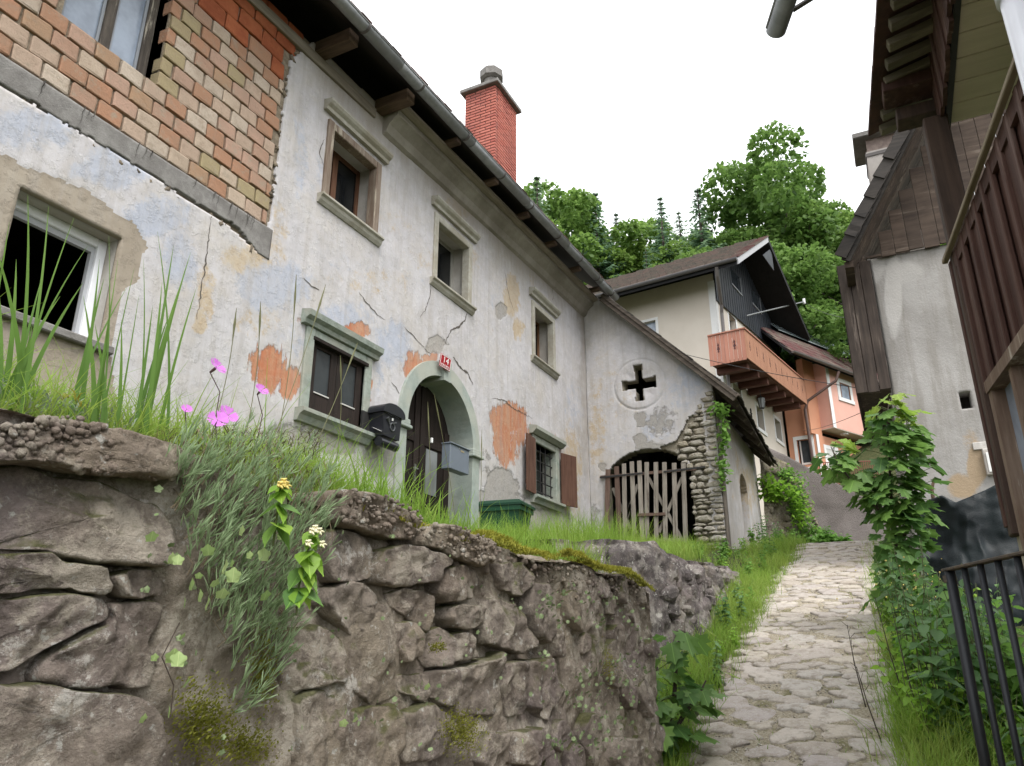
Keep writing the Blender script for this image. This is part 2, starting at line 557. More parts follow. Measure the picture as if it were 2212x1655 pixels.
tag(npmesh('gravel', V, F, m_rough('grit', (0.25, 0.21, 0.16), (0.5, 0.46, 0.40), 30)), 'small grit and pebbles between the cobbles', 'gravel', kind='stuff')
# ================================================================ the old house
YF = 5.2
def shear(x, y, z): return (x, y, z + 0.038 * (x - 4.6))
house = empty('old_house', (8, 5.2, 1.0), 'long old house with peeling white and blue plaster and a bare brick patch', 'house')

def blobs(U, V, lst):
    f = np.zeros_like(U)
    for b in lst:
        r2 = ((U - b[0]) / b[2]) ** 2 + ((V - b[1]) / b[3]) ** 2
        f = np.maximum(f, (b[4] if len(b) > 4 else 1.0) * np.clip(1.15 - r2, 0, 1))
    return f
def inpoly(U, V, poly):
    ins = np.zeros(U.shape, bool)
    n = len(poly)
    for i in range(n):
        x1, y1 = poly[i]; x2, y2 = poly[(i + 1) % n]
        c = ((y1 > V) != (y2 > V)) & (U < (x2 - x1) * (V - y1) / (y2 - y1 + 1e-9) + x1)
        ins ^= c
    return ins

def plaster_mat(name):
    t = NT(name)
    n1 = t.noise(3.2, 8, 0.68); n2 = t.noise(11, 9, 0.74); n3 = t.noise(42, 6, 0.7)
    st = t.noise(1.0, 7, 0.7, t.scale((16, 16, 1.6)))
    col = t.mix(t.step(n1, 0.5, 0.16), (0.525, 0.51, 0.522), (0.468, 0.452, 0.464))
    col = t.mix(t.math('MULTIPLY', t.step(n2, 0.56, 0.06), 0.55), col, (0.572, 0.56, 0.552))
    col = t.mix(t.math('MULTIPLY', t.step(t.noise(1.7, 10, 0.80), 0.55, 0.12), 0.5), col, (0.48, 0.44, 0.38))
    col = t.mix(t.math('MULTIPLY', t.step(t.noise(4.3, 9, 0.72), 0.57, 0.12), 0.5), col, (0.4, 0.392, 0.4))
    def fld(nm, amp, c, w, nz):
        return t.step(t.math('ADD', t.attr(nm), t.math('MULTIPLY', t.math('SUBTRACT', nz, 0.5), amp)), c, w)
    nf = t.noise(6.5, 12, 0.80)
    col = t.mix(t.math('MULTIPLY', fld('ochre', 2.6, 0.55, 0.22, nf), 0.8), col, t.mix(t.step(n2, .5, .2), (0.48, 0.4, 0.28), (0.432, 0.312, 0.176)))
    col = t.mix(t.math('MULTIPLY', fld('blue', 2.8, 0.58, 0.20, t.noise(5.0, 12, 0.82)), 0.8), col, t.mix(t.step(n3, .5, .2), (0.352, 0.388, 0.472), (0.416, 0.44, 0.504)))
    om = fld('orange', 3.2, 0.52, 0.10, t.mix(0.6, nf, st))
    col = t.mix(t.math('MULTIPLY', om, .92), col, t.mix(t.step(t.mix(.4, st, n2), .5, .10), (0.40, 0.125, 0.045), (0.45, 0.23, 0.125)))
    rm = fld('rend', 0.5, 0.5, 0.03, nf)
    col = t.mix(rm, col, t.mix(t.step(n1, .5, .2), (0.288, 0.244, 0.192), (0.328, 0.284, 0.228)))
    mm = fld('mort', 1.6, 0.48, 0.07, nf)
    col = t.mix(t.math('MULTIPLY', mm, .9), col, t.mix(t.step(n3, .5, .15), (0.264, 0.252, 0.236), (0.36, 0.34, 0.312)))
    dm = fld('dirt', 1.0, 0.5, 0.35, t.mix(.5, n1, st))
    col = t.mix(t.math('MULTIPLY', dm, 0.72), col, (0.248, 0.22, 0.176))
    col = t.mix(t.math('MULTIPLY', t.step(t.noise(1.0, 8, .75, t.scale((9, 9, .55))), .56, .10), .38), col, (0.33, 0.30, 0.27))
    col = t.mix(t.math('MULTIPLY', t.step(t.noise(0.8, 9, .75), .57, .10), .25), col, (0.48, 0.43, 0.36))
    pit = t.step(t.noise(30, 4, 0.7), 0.70, 0.03)
    col = t.mix(t.math('MULTIPLY', pit, 0.40), col, (0.272, 0.248, 0.224))
    h = t.math('ADD', t.math('MULTIPLY', n3, 0.45), t.math('MULTIPLY', t.step(n2, 0.56, 0.07), 0.35))
    h = t.math('SUBTRACT', h, t.math('ADD', t.math('MULTIPLY', om, 0.6), t.math('ADD', mm, t.math('MULTIPLY', pit, .7))))
    t.bump(h, 0.007)
    return t.fin(col, 0.92, 0.15)
M_plaster = plaster_mat('old_plaster')
M_white = m_rough('whitewash', (0.50, 0.485, 0.455), (0.43, 0.41, 0.38), 5, dirt=(0.34, 0.31, 0.27))
M_stonetrim = m_rough('grey_green_stone', (0.30, 0.335, 0.295), (0.21, 0.24, 0.205), 14, bsc=60, bd=0.006, dirt=(0.33, 0.325, 0.275))
M_pale = m_rough('pale_stone_trim', (0.44, 0.425, 0.375), (0.35, 0.33, 0.275), 9, bsc=50, bd=0.005, dirt=(0.28, 0.25, 0.19))
M_mortar = m_rough('mortar', (0.27, 0.225, 0.165), (0.15, 0.12, 0.085), 18, bsc=60, bd=0.01)
M_rubble = m_rough('broken_rubble', (0.24, 0.20, 0.15), (0.13, 0.105, 0.08), 22, bsc=50, bd=0.02)
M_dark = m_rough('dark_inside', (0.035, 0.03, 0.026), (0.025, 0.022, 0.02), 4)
M_conc = m_rough('old_concrete', (0.26, 0.25, 0.235), (0.185, 0.175, 0.165), 12, bsc=70, bd=0.008, dirt=(0.15, 0.14, 0.13))
M_wood_dk = m_wood('dark_stained_wood', (0.014, 0.010, 0.008), (0.030, 0.020, 0.016), 'z')
M_wood_win = m_wood('weathered_window_wood', (0.16, 0.11, 0.08), (0.26, 0.21, 0.165), 'z', wear=(0.42, 0.37, 0.29))
M_wood_red = m_wood('reddish_window_wood', (0.13, 0.06, 0.035), (0.19, 0.095, 0.055), 'z')
M_beam = m_wood('old_beam_wood', (0.07, 0.045, 0.03), (0.15, 0.10, 0.065), 'y')
M_beam_x = m_wood('old_board_wood', (0.20, 0.17, 0.13), (0.32, 0.28, 0.225), 'x')
M_gutter = m_plain('zinc_gutter', (0.30, 0.31, 0.315), 0.5, 0.4, 0.35, 0.5)
M_bracket = m_plain('gutter_bracket_iron', (0.10, 0.09, 0.085), 0.6)
M_iron = m_plain('dark_iron', (0.035, 0.034, 0.034), 0.55, 0.4, 0.3, 0.3, 30)
def m_glass(name, c, rough=0.06):
    t = NT(name)
    t.bump(t.noise(2.5, 2, 0.5), 0.004)
    return t.fin(t.mix(t.step(t.noise(3, 4, .6), .5, .2), c, tuple(q * 1.6 for q in c)), rough, 0.5)
M_glass = m_glass('window_glass', (0.010, 0.011, 0.012))
M_glass_curtain = m_glass('curtained_glass', (0.20, 0.235, 0.29), 0.12)

WIN = {'w1': (5.62, 6.60, 4.78, 5.79), 'w2': (7.95, 8.98, 4.80, 5.83), 'w3': (11.25, 12.22, 4.78, 5.84),
       'g1': (5.68, 6.57, 2.27, 3.06), 'g2': (11.24, 12.20, 2.33, 3.22), 'ww': (2.56, 3.38, 2.16, 3.08)}
DCX, DSZ, DRI, DRO = 8.29, 2.60, 0.83, 1.03      # door arch: centre, springing, radii
def snap_axis(a, b, st, cuts):
    g = list(np.arange(a, b + st / 2, st))
    for c in cuts:
        j = int(np.argmin([abs(q - c) for q in g])); g[j] = c
    return np.array(sorted(set(g)))
cx_ = [w[i] for w in WIN.values() for i in (0, 1)]
cz_ = [w[i] for w in WIN.values() for i in (2, 3)]
A = snap_axis(1.0, 13.9, 0.0225, cx_)
B = snap_axis(0.3, 7.0, 0.0225, cz_)
GX, GZ = np.meshgrid(A, B, indexing='ij')
PT = np.stack([GX, np.full_like(GX, YF), GZ], -1)
U, V = proj(PT)
NZ1 = fbm(PT, 2.2, 5, 1); NZ2 = fbm(PT, 9.0, 5, 7)
Uw = U + 10 * NZ1 + 9 * NZ2; Vw = V + 10 * fbm(PT, 2.2, 5, 31) + 9 * fbm(PT, 9, 5, 43)
at = {}
at['blue'] = blobs(Uw, Vw, [(60, 280, 150, 60, .8), (250, 360, 130, 60, .8), (340, 470, 90, 60, .9), (390, 560, 55, 100, .8), (590, 620, 110, 75, .85), (730, 690, 110, 55, .7),
    (650, 340, 22, 130, .6), (690, 380, 30, 80, .5), (850, 740, 55, 70, .8), (810, 810, 35, 80, .5), (1190, 690, 30, 60, .45), (1240, 880, 30, 90, .5), (1070, 640, 30, 60, .4), (640, 740, 60, 60, .5), (905, 590, 90, 50, .3), (760, 560, 120, 60, .35)])
at['ochre'] = blobs(Uw, Vw, [(540, 560, 90, 50, .75), (442, 640, 26, 95, .75), (432, 695, 20, 35, 1), (800, 610, 140, 50, .4), (560, 700, 70, 45, .5), (1103, 640, 24, 60, 1), (1118, 712, 16, 30, 1), (1000, 560, 60, 60, .5),
    (1235, 1000, 28, 110, .75), (1160, 600, 30, 50, .35), (940, 560, 80, 40, .4), (600, 520, 30, 120, .5), (1225, 1080, 40, 50, .6), (985, 450, 60, 40, .6), (860, 480, 60, 40, .35)])
at['orange'] = blobs(Uw, Vw, [(580, 795, 48, 66, 1), (622, 832, 34, 46, .9), (765, 716, 40, 22), (795, 842, 8, 46, 1), (893, 795, 28, 44, .95), (930, 775, 24, 15, .9), (1098, 905, 48, 46), (1092, 965, 38, 60, .85), (1125, 930, 30, 50, .7), (1190, 975, 26, 50, .55), (660, 690, 18, 12, .8)])
at['mort'] = blobs(Uw, Vw, [(944, 748, 24, 22, 1.1), (1084, 1052, 42, 46, 1.1), (730, 955, 60, 40, .8), (1082, 673, 16, 24, 1), (1160, 1125, 110, 34, .8), (640, 950, 120, 50, .6), (830, 990, 60, 60, .7), (960, 1075, 240, 26, .7), (1060, 1000, 30, 60, .4)])
at['rend'] = np.where(inpoly(Uw, Vw, [(-900, 200), (0, 335), (130, 388), (215, 428), (300, 490), (322, 532), (300, 600), (268, 628), (252, 690), (240, 760), (260, 900), (-900, 1300)]), 1.0, 0.0)
at['dirt'] = np.clip((GZ - 5.75 - 0.035 * (GX - 4.6)) / 0.95, 0, 1) * 0.85 * sstep(GX, 4.6, 6.2) + 0.16 + 0.22 * fbm(PT, .55, 4, 404) + 0.5 * blobs(Uw, Vw, [(1000, 430, 200, 90, .5), (1130, 560, 130, 80, .5), (640, 300, 30, 200, .3), (1262, 800, 14, 320, .7)]) + 0.35 * np.clip((2.0 - GZ) / 0.9, 0, 1)
# brick patch (plaster gone)
bx_edge = 4.90 + np.clip(GZ - 6.1, 0, 1) * 0.62 + 0.05 * NZ1 + 0.03 * NZ2
bz_edge = 3.735 + 0.05 * NZ1 + 0.03 * NZ2 - 0.10 * sstep(GX, 4.3, 4.8)
bare = (GX < bx_edge) & (GZ > bz_edge)
keep = ~bare[:-1, :-1]
Cx = (GX[:-1, :-1] + GX[1:, 1:]) / 2; Cz = (GZ[:-1, :-1] + GZ[1:, 1:]) / 2
for w in WIN.values():
    keep &= ~((Cx > w[0]) & (Cx < w[1]) & (Cz > w[2]) & (Cz < w[3]))
inarch = (np.abs(Cx - DCX) < DRI + 0.08) & (Cz < DSZ) | ((Cx - DCX) ** 2 + (Cz - DSZ) ** 2 < (DRI + 0.08) ** 2)
keep &= ~inarch
keep &= Cz < 6.62 + 0.038 * (Cx - 4.6)
dep = 0.014 * fbm(PT, 0.9, 3, 3) + 0.004 * fbm(PT, 7, 4, 9) + 0.0025 * fbm(PT, 26, 2, 12)
dep = dep - 0.007 * (at['mort'] > 0.45) - 0.003 * (at['orange'] > 0.45) - 0.004 * (at['rend'] > .5)
sheet('plaster_wall', A, B, keep, lambda a, b: np.stack([a, np.full_like(a, YF), b], -1), (0, -1, 0), dep, 0.055, M_plaster, at, house)

def wall_boxes(mb, x0, x1, z0, z1, holes, y0, y1):
    xs = sorted({x0, x1, *[h[i] for h in holes for i in (0, 1)]}); zs = sorted({z0, z1, *[h[i] for h in holes for i in (2, 3)]})
    for i in range(len(xs) - 1):
        run = None
        for k in range(len(zs) - 1):
            c = ((xs[i] + xs[i + 1]) / 2, (zs[k] + zs[k + 1]) / 2)
            solid = not any(h[0] < c[0] < h[1] and h[2] < c[1] < h[3] for h in holes)
            if solid: run = run or zs[k]
            if run is not None and (not solid or k == len(zs) - 2):
                mb.box((xs[i], y0, run), (xs[i + 1], y1, zs[k + 1] if solid else zs[k])); run = None
    return mb
BW = (2.56, 3.44, 4.66, 6.0)                     # window in the brick patch
core = MB()
wall_boxes(core, 1.0, 13.9, 0.2, 6.6, list(WIN.values()) + [BW, (DCX - DRI - .05, DCX + DRI + .05, 0.2, DSZ + DRI + .05)], YF + 0.05, YF + 0.42)
core.build('wall_core', M_white, house)
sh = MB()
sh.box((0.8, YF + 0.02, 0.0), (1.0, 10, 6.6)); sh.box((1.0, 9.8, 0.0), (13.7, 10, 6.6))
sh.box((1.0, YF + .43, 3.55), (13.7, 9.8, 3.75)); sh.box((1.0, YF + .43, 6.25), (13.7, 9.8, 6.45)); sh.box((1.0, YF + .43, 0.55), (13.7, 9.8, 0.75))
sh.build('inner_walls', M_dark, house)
MB().prism([(5.25, 0.2), (10, 0.2), (10, 6.9), (7.6, 8.95), (5.25, 6.95)], 13.7, 13.92, 'x').build('gable_wall', M_white, house)
# left gable as well
MB().prism([(5.23, 6.6), (10, 6.6), (7.6, 8.75)], 0.8, 1.0, 'x').build('gable_wall', M_white, house)

# ---- bare brickwork
_t = NT('bare_brick')
_c = _t.ramp(_t.orand(), [(0, (0.37, 0.202, 0.126)), (0.14, (0.437, 0.328, 0.252)), (0.30, (0.378, 0.235, 0.168)), (0.42, (0.479, 0.403, 0.328)), (0.55, (0.412, 0.269, 0.202)), (0.68, (0.462, 0.37, 0.286)), (0.80, (0.353, 0.227, 0.143)), (0.9, (0.336, 0.277, 0.16)), (1, (0.437, 0.294, 0.244))], 'CONSTANT')
_c = _t.mix(_t.math('MULTIPLY', _t.step(_t.noise(13, 6, 0.7), 0.58, 0.10), 0.5), _c, (0.302, 0.227, 0.168))
_c = _t.mix(_t.math('MULTIPLY', _t.step(_t.noise(60, 4, 0.7), 0.62, 0.06), 0.5), _c, (0.235, 0.168, 0.118))
_c = _t.mix(_t.math('MULTIPLY', _t.step(_t.noise(7, 9, .78), .60, .05), .7), _c, (0.33, 0.285, 0.22))
_c = _t.mix(_t.math('MULTIPLY', _t.step(_t.noise(2.2, 6, .7), .52, .2), .35), _c, (0.22, 0.165, 0.12))
_t.bump(_t.noise(40, 7, 0.75), 0.010)
M_brick = _t.fin(_c, 0.9, 0.15)
_t = NT('red_block')
_c = _t.mix(_t.step(_t.noise(4, 6, 0.7), 0.5, 0.15), (0.40, 0.13, 0.06), (0.30, 0.085, 0.04))
_c = _t.mix(0.4, _c, _t.ramp(_t.orand(), [(0, 0.5), (1, 1.0)]), 'MULTIPLY')
_t.bump(_t.noise(45, 6, 0.7), 0.008)
M_redblock = _t.fin(_c, 0.9, 0.15)
def unit_brick(mat, seed):
    r = np.random.RandomState(seed)
    mb = MB().box((-.5, -.5, -.5), (.5, .5, .5), 0.06)
    mb.xf(lambda x, y, z: (x + r.uniform(-.03, .03), y + r.uniform(-.03, .03), z + r.uniform(-.05, .05)))
    me = bpy.data.meshes.new('brick'); me.from_pydata(mb.v, [], mb.f); me.materials.append(mat); me.update()
    return me
UB = [unit_brick(M_brick, k) for k in range(6)]; UR = [unit_brick(M_redblock, 20 + k) for k in range(4)]
def place(me, name, c, s, parent, rz=0.0):
    o = bpy.data.objects.new(name, me); COL.objects.link(o)
    o.location = c; o.scale = s; o.rotation_euler = (rnd.uniform(-.012, .012), rnd.uniform(-.012, .012), rz)
    return own(o, parent)
backing = MB()
wall_boxes(backing, 1.0, 5.2, 3.60, 6.62, [BW], YF + 0.032, YF + 0.30)
bk = backing.build('mortar_bed', M_mortar, house)
row = 0; z = 4.005
while z < 6.6:
    red = z > 5.78
    h = 0.148 if not red else 0.195; ph = 0.163 if not red else 0.207
    L = 0.215 if not red else 0.31; pl = 0.228 if not red else 0.322
    x = 1.62 + (pl / 2 if row % 2 else 0) + rnd.uniform(-.02, .02)
    while x < 5.3:
        x0, x1 = x, x + L * rnd.uniform(0.94, 1.0)
        lim = 4.875 + max(0, z - 6.0) * 0.5
        if x1 > lim: x1 = lim - rnd.uniform(0, 0.03)
        if z + h > BW[2] and z < BW[3]:
            if x0 < BW[1] and x1 > BW[0]:
                if x0 < BW[0]: x1 = BW[0] + 0.004
                elif x1 > BW[1]: x0 = BW[1] - 0.004
                else: x1 = x0
        if x1 - x0 > 0.04:
            isred = red and not (rnd.random() < 0.08) and x0 > 3.62
            me = (UR if isred else UB)[rnd.randrange(4)]
            yo = rnd.uniform(-.006, .007)
            place(me, 'brick', ((x0 + x1) / 2, YF + 0.065 + yo, z + h / 2), (x1 - x0, 0.12, h * rnd.uniform(.95, 1.0)), house)
        x += pl
    z += ph; row += 1
# concrete ring beam under the bricks, broken at its lower edge
A2 = np.arange(1.0, 4.94, 0.02); B2 = np.arange(3.56, 4.0, 0.02)
G1, G2 = np.meshgrid(A2, B2, indexing='ij'); P2 = np.stack([G1, np.full_like(G1, YF), G2], -1)
low = 3.765 + 0.03 * fbm(P2, 3.0, 4, 51) + 0.02 * fbm(P2, 14, 3, 57) - 0.13 * sstep(G1, 4.45, 4.8)
k2 = (G2 > low)[:-1, :-1]
sheet('concrete_beam', A2, B2, k2, lambda a, b: np.stack([a, np.full_like(a, YF), b], -1), (0, -1, 0), 0.004 + 0.006 * fbm(P2, 11, 4, 60), 0.05, M_conc, None, house)
# rubble lumps along the broken edge
_rm = []
for k in range(5):
    Vv, Ff = lump(300 + k, 9, ((0.9, -0.5), (1.0, 0.0), (0.85, 0.5), (0.45, 0.85)), 0.2)
    me = bpy.data.meshes.new('rubble'); me.from_pydata(Vv, [], Ff); me.materials.append(M_rubble if k % 2 else M_mortar); me.update(); _rm.append(me)
for k in range(70):
    if k < 44:
        x = rnd.uniform(1.9, 4.9); zc = 3.735 - 0.10 * float(sstep(np.array(x), 4.3, 4.8)) + rnd.uniform(-.035, .02)
    else:
        zc = rnd.uniform(3.7, 6.4); x = 4.895 + max(0, zc - 6.1) * 0.62 + rnd.uniform(-.03, .03)
    big = rnd.random() < .25
    o = place(_rm[rnd.randrange(5)], 'rubble', (x, YF + 0.03 + rnd.uniform(-.012, .02), zc), (rnd.uniform(.09, .17) if big else rnd.uniform(.03, .08), rnd.uniform(.03, .07), rnd.uniform(.02, .035)), house)
    o.rotation_euler = (math.pi / 2 + rnd.uniform(-.5, .5), rnd.uniform(-3, 3), rnd.uniform(-.4, .4))
# dark drip cracks down the ring beam
M_drip = m_rough('beam_crack', (0.05, 0.046, 0.042), (0.09, 0.08, 0.07), 30)
for k in range(20):
    x = rnd.choice((2.55, 2.85, 2.95, 3.4, 3.5, 3.95, 4.1, 4.2, 4.35, 4.5, 4.6, 4.7)) + rnd.uniform(-.04, .04)
    z1 = 3.99; z0 = z1 - rnd.uniform(.08, .2); mb = MB(); vs = []
    n = 7
    for i in range(n):
        f = i / (n - 1); w = .004 * (1.1 - f)
        xx = x + rnd.uniform(-.008, .008) - .02 * f
        vs += [(xx - w, YF - .0135, z1 + (z0 - z1) * f), (xx + w, YF - .0135, z1 + (z0 - z1) * f)]
    mb.add(vs, [(2 * i, 2 * i + 1, 2 * i + 3, 2 * i + 2) for i in range(n - 1)]).build('beam_crack', M_drip, house)

# ---- cracks in the plaster (narrow dark ribbons laid on the surface)
M_crack = m_rough('crack_dark', (0.075, 0.065, 0.055), (0.12, 0.105, 0.09), 30)
def crack(pts, w):
    P = [PY(u, v, YF) for u, v in pts]
    Q = []
    for a, b in zip(P[:-1], P[1:]):
        n = max(2, int(np.linalg.norm(b - a) / 0.035))
        for i in range(n): Q.append(a + (b - a) * i / n)
    Q.append(P[-1])
    n = len(Q)
    vs, fs = [], []
    for i, p in enumerate(Q):
        j = np.array([rnd.uniform(-.010, .010), 0, rnd.uniform(-.010, .010)])
        t = Q[min(i + 1, n - 1)] - Q[max(i - 1, 0)]; t /= np.linalg.norm(t) + 1e-9
        s_ = np.array([t[2], 0, -t[0]]) * w * (0.25 + 0.75 * math.sin(math.pi * (i + .5) / n)) * rnd.uniform(.35, 1.2)
        ia = np.clip(np.searchsorted(A, p[0]), 0, len(A) - 1); ib = np.clip(np.searchsorted(B, p[2]), 0, len(B) - 1)
        base = p + j; base[1] = YF - dep[ia, ib] - 0.004
        vs += [base + s_, base - s_]
        if i: fs.append((2 * i - 2, 2 * i - 1, 2 * i + 1, 2 * i))
    MB().add(vs, fs).build('plaster_crack', M_crack, house)
crack([(962, 742), (965, 730), (975, 712), (990, 706), (1005, 690), (1010, 670)], 0.016)
crack([(930, 602), (928, 640), (918, 668), (905, 690)], 0.008)
crack([(870, 705), (885, 718), (900, 735), (915, 750), (930, 765)], 0.009)
crack([(978, 770), (995, 795), (1010, 805), (1022, 830)], 0.020)
crack([(775, 630), (788, 650), (800, 665), (815, 680), (830, 690)], 0.009)
crack([(655, 602), (672, 618), (688, 625)], 0.009)
crack([(1063, 860), (1090, 865), (1105, 880), (1135, 895), (1150, 905)], 0.010)
crack([(455, 470), (448, 540), (437, 610), (425, 690)], 0.008)
crack([(1090, 585), (1095, 620), (1102, 650), (1110, 672)], 0.009)
crack([(845, 825), (856, 836), (862, 850)], 0.008)
crack([(700, 300), (690, 330), (700, 360)], 0.007)
crack([(1188, 600), (1195, 640), (1190, 660)], 0.007)

# ---- windows upstairs
def upper(key, trim, sashmat, wood=False):
    x0, x1, z0, z1 = WIN[key]
    s = MB(); e = 0.075
    f0, f1 = YF - 0.03, YF + 0.10
    s.box((x0 - .03, f0, z0), (x0 + e, f1, z1 + .03), .008); s.box((x1 - e, f0, z0), (x1 + .03, f1, z1 + .03), .008)
    s.box((x0 + e, f0 + .003, z1 - e), (x1 - e, f1, z1 + .028), .008)
    w = s.build('window', M_wood_win if wood else trim, house)
    h = MB().prism([(YF + .03, z1 + .10), (YF - .05, z1 + .10), (YF - .06, z1 + .14), (YF - .10, z1 + .17), (YF - .12, z1 + .20), (YF - .12, z1 + .225), (YF + .03, z1 + .25)], x0 - .12, x1 + .13, 'x')
    h.build('hood', trim, w)
    b = MB().prism([(YF + .12, z0 - .0), (YF - .09, z0 - .01), (YF - .09, z0 - .035), (YF - .06, z0 - .05), (YF - .05, z0 - .085), (YF - .02, z0 - .12), (YF + .12, z0 - .12)], x0 - .09, x1 + .09, 'x')
    b.build('sill', trim, w)
    yi = YF + 0.30; m = (x0 + x1) / 2
    sa = MB(); t = 0.05
    sa.box((x0, yi, z0), (x0 + t, yi + .06, z1)); sa.box((x1 - t, yi, z0), (x1, yi + .06, z1))
    sa.box((x0 + t, yi + .002, z0), (x1 - t, yi + .058, z0 + t)); sa.box((x0 + t, yi + .002, z1 - t), (x1 - t, yi + .058, z1))
    sa.box((m - .045, yi - .008, z0 + t), (m + .045, yi + .055, z1 - t))
    sa.build('sash', sashmat, w)
    for a, c in ((x0 + t, m - .045), (m + .045, x1 - t)):
        MB().box((a, yi + .025, z0 + t), (c, yi + .035, z1 - t)).build('pane', M_glass, w)
    return w
M_lattice = m_plain('white_lattice', (0.55, 0.53, 0.50), 0.6)
w1 = upper('w1', M_pale, M_wood_red, True)
lat = MB()
for k in range(9):
    for sg in (-1, 1):
        xa = 6.00 + k * 0.055 * 1.0
        a = np.array([5.70 + k * .045, YF + .345, 4.86]); b = a + np.array([0.28 * sg, 0, 0.40])
        lat.beam(a, b, 0.006, 0.004, (0, 1, 0))
lat.xf(lambda x, y, z: (min(max(x, 5.68), 6.04), y, z)).build('lace_curtain', M_lattice, w1)
upper('w2', M_pale, m_wood('pale_sash', (0.45, 0.44, 0.40), (0.33, 0.31, 0.27)))
upper('w3', M_pale, m_wood('brown_sash', (0.20, 0.10, 0.05), (0.28, 0.15, 0.08)))

# ---- window low left, white frame, open to a black room
x0, x1, z0, z1 = WIN['ww']
M_pvc = m_plain('white_window_frame', (0.78, 0.79, 0.82), 0.35, 0.5, 0, 0.08)
ww = MB(); yi = YF + .17; t = .075
ww.box((x0, yi, z0), (x0 + t, yi + .08, z1), .006); ww.box((x1 - t, yi, z0), (x1, yi + .08, z1), .006)
ww.box((x0 + t, yi + .002, z0), (x1 - t, yi + .078, z0 + t), .006); ww.box((x0 + t, yi + .002, z1 - t), (x1 - t, yi + .078, z1), .006)
www = ww.build('window', M_pvc, house)
MB().box((x0 + t, yi + .03, z1 - t - .05), (x1 - t, yi + .07, z1 - t)).box((x1 - t - .03, yi + .03, z0 + t), (x1 - t, yi + .07, z1 - t - .05)).build('sash', m_plain('grey_seal', (0.42, 0.43, 0.45), .5), www)
MB().box((x0 - .1, YF - .05, z0 - .07), (x1 + .08, YF + .16, z0 - .004), .01).build('sill', M_conc, www)

# ---- window in the brick patch: old peeling wood, curtained panes
x0, x1, z0, z1 = BW
bw = MB(); yi = YF + .20
for a, c in ((x0 + .0, x0 + .085), (2.985, 3.075), (x1 - .085, x1)):
    bw.box((a, yi, z0), (c, yi + .09, z1), .008)
bw.box((x0 + .085, yi + .003, z0), (2.985, yi + .087, z0 + .06)); bw.box((3.075, yi + .003, z0), (x1 - .085, yi + .087, z0 + .06))
bww = bw.build('window', m_wood('peeling_black_white_wood', (0.05, 0.042, 0.036), (0.13, 0.11, 0.09), 'z', wear=(0.46, 0.42, 0.34)), house)
for a, c in ((x0 + .085, 2.985), (3.075, x1 - .085)):
    MB().box((a, yi + .05, z0 + .06), (c, yi + .058, z1)).build('pane', M_glass_curtain, bww)
    MB().box((a, yi + .03, z0 + .06), (a + .025, yi + .07, z1)).box((c - .025, yi + .03, z0 + .06), (c, yi + .07, z1)).build('sash', m_plain('grey_blue_sash', (0.30, 0.32, 0.35), .6), bww)

# ---- ground floor window left of the door: stone surround, dark double casement
x0, x1, z0, z1 = WIN['g1']
s = MB(); f0 = YF - .035
s.box((x0 - .13, f0, z0 - .02), (x0, YF + .12, z1 + .10), .012); s.box((x1, f0, z0 - .02), (x1 + .12, YF + .12, z1 + .10), .012); s.box((x0, f0 + .003, z1), (x1, YF + .12, z1 + .10), .012)
g1 = s.build('window', M_stonetrim, house)
MB().prism([(YF + .02, z1 + .10), (YF - .06, z1 + .105), (YF - .07, z1 + .15), (YF - .12, z1 + .18), (YF - .13, z1 + .24), (YF + .02, z1 + .27)], x0 - .21, x1 + .20, 'x').build('hood', M_stonetrim, g1)
MB().prism([(YF + .1, z0 - .02), (YF - .13, z0 - .03), (YF - .13, z0 - .07), (YF - .08, z0 - .10), (YF - .05, z0 - .16), (YF + .1, z0 - .16)], x0 - .18, x1 + .12, 'x').build('sill', M_stonetrim, g1)
yi = YF + .02; m = (x0 + x1) / 2
for a, c in ((x0, m - .004), (m + .004, x1)):
    d = MB(); t = .10
    d.box((a, yi, z0), (a + t, yi + .05, z1), .004); d.box((c - t, yi, z0), (c, yi + .05, z1), .004)
    d.box((a + t, yi + .002, z0), (c - t, yi + .048, z0 + .22), .004); d.box((a + t, yi + .002, z1 - .07), (c - t, yi + .048, z1), .004)
    d.build('sash', M_wood_dk, g1)
    MB().box((a + t, yi + .02, z0 + .22), (c - t, yi + .03, z1 - .07)).build('pane', m_glass('dusty_glass', (0.03, 0.034, 0.036), .22), g1)
    MB().box((a + t, yi - .008, z0 + .215), (c - t, yi + .002, z0 + .228)).build('glazing_bead', M_lattice, g1)
MB().box((x0 - .03, YF - .05, z1 - .03), (x1 + .03, YF + .02, z1 + .012), .004).build('lintel_strip', M_wood_dk, g1)

# ---- ground floor window right of the door: stone surround, iron grille, brown shutters
x0, x1, z0, z1 = WIN['g2']
s = MB()
s.box((x0 - .06, f0, z0 - .02), (x0 + .05, YF + .2, z1 + .12), .012); s.box((x1 - .05, f0, z0 - .02), (x1 + .10, YF + .2, z1 + .12), .012); s.box((x0 + .05, f0 + .003, z1), (x1 - .05, YF + .2, z1 + .12), .012)
g2 = s.build('window', M_stonetrim, house)
MB().prism([(YF + .02, z1 + .12), (YF - .06, z1 + .125), (YF - .13, z1 + .19), (YF - .13, z1 + .25), (YF + .02, z1 + .28)], x0 - .14, x1 + .22, 'x').build('hood', M_stonetrim, g2)
MB().prism([(YF + .1, z0 - .02), (YF - .13, z0 - .03), (YF - .13, z0 - .07), (YF - .08, z0 - .10), (YF - .06, z0 - .16), (YF + .1, z0 - .16)], x0 - .12, x1 + .12, 'x').build('sill', M_stonetrim, g2)
gr = MB()
for k in range(4):
    xx = x0 + .05 + (x1 - x0 - .1) * (k + .5) / 4
    gr.tube([(xx, YF + .04, z0 - .02), (xx, YF + .04, z1 + .01)], .010, 6)
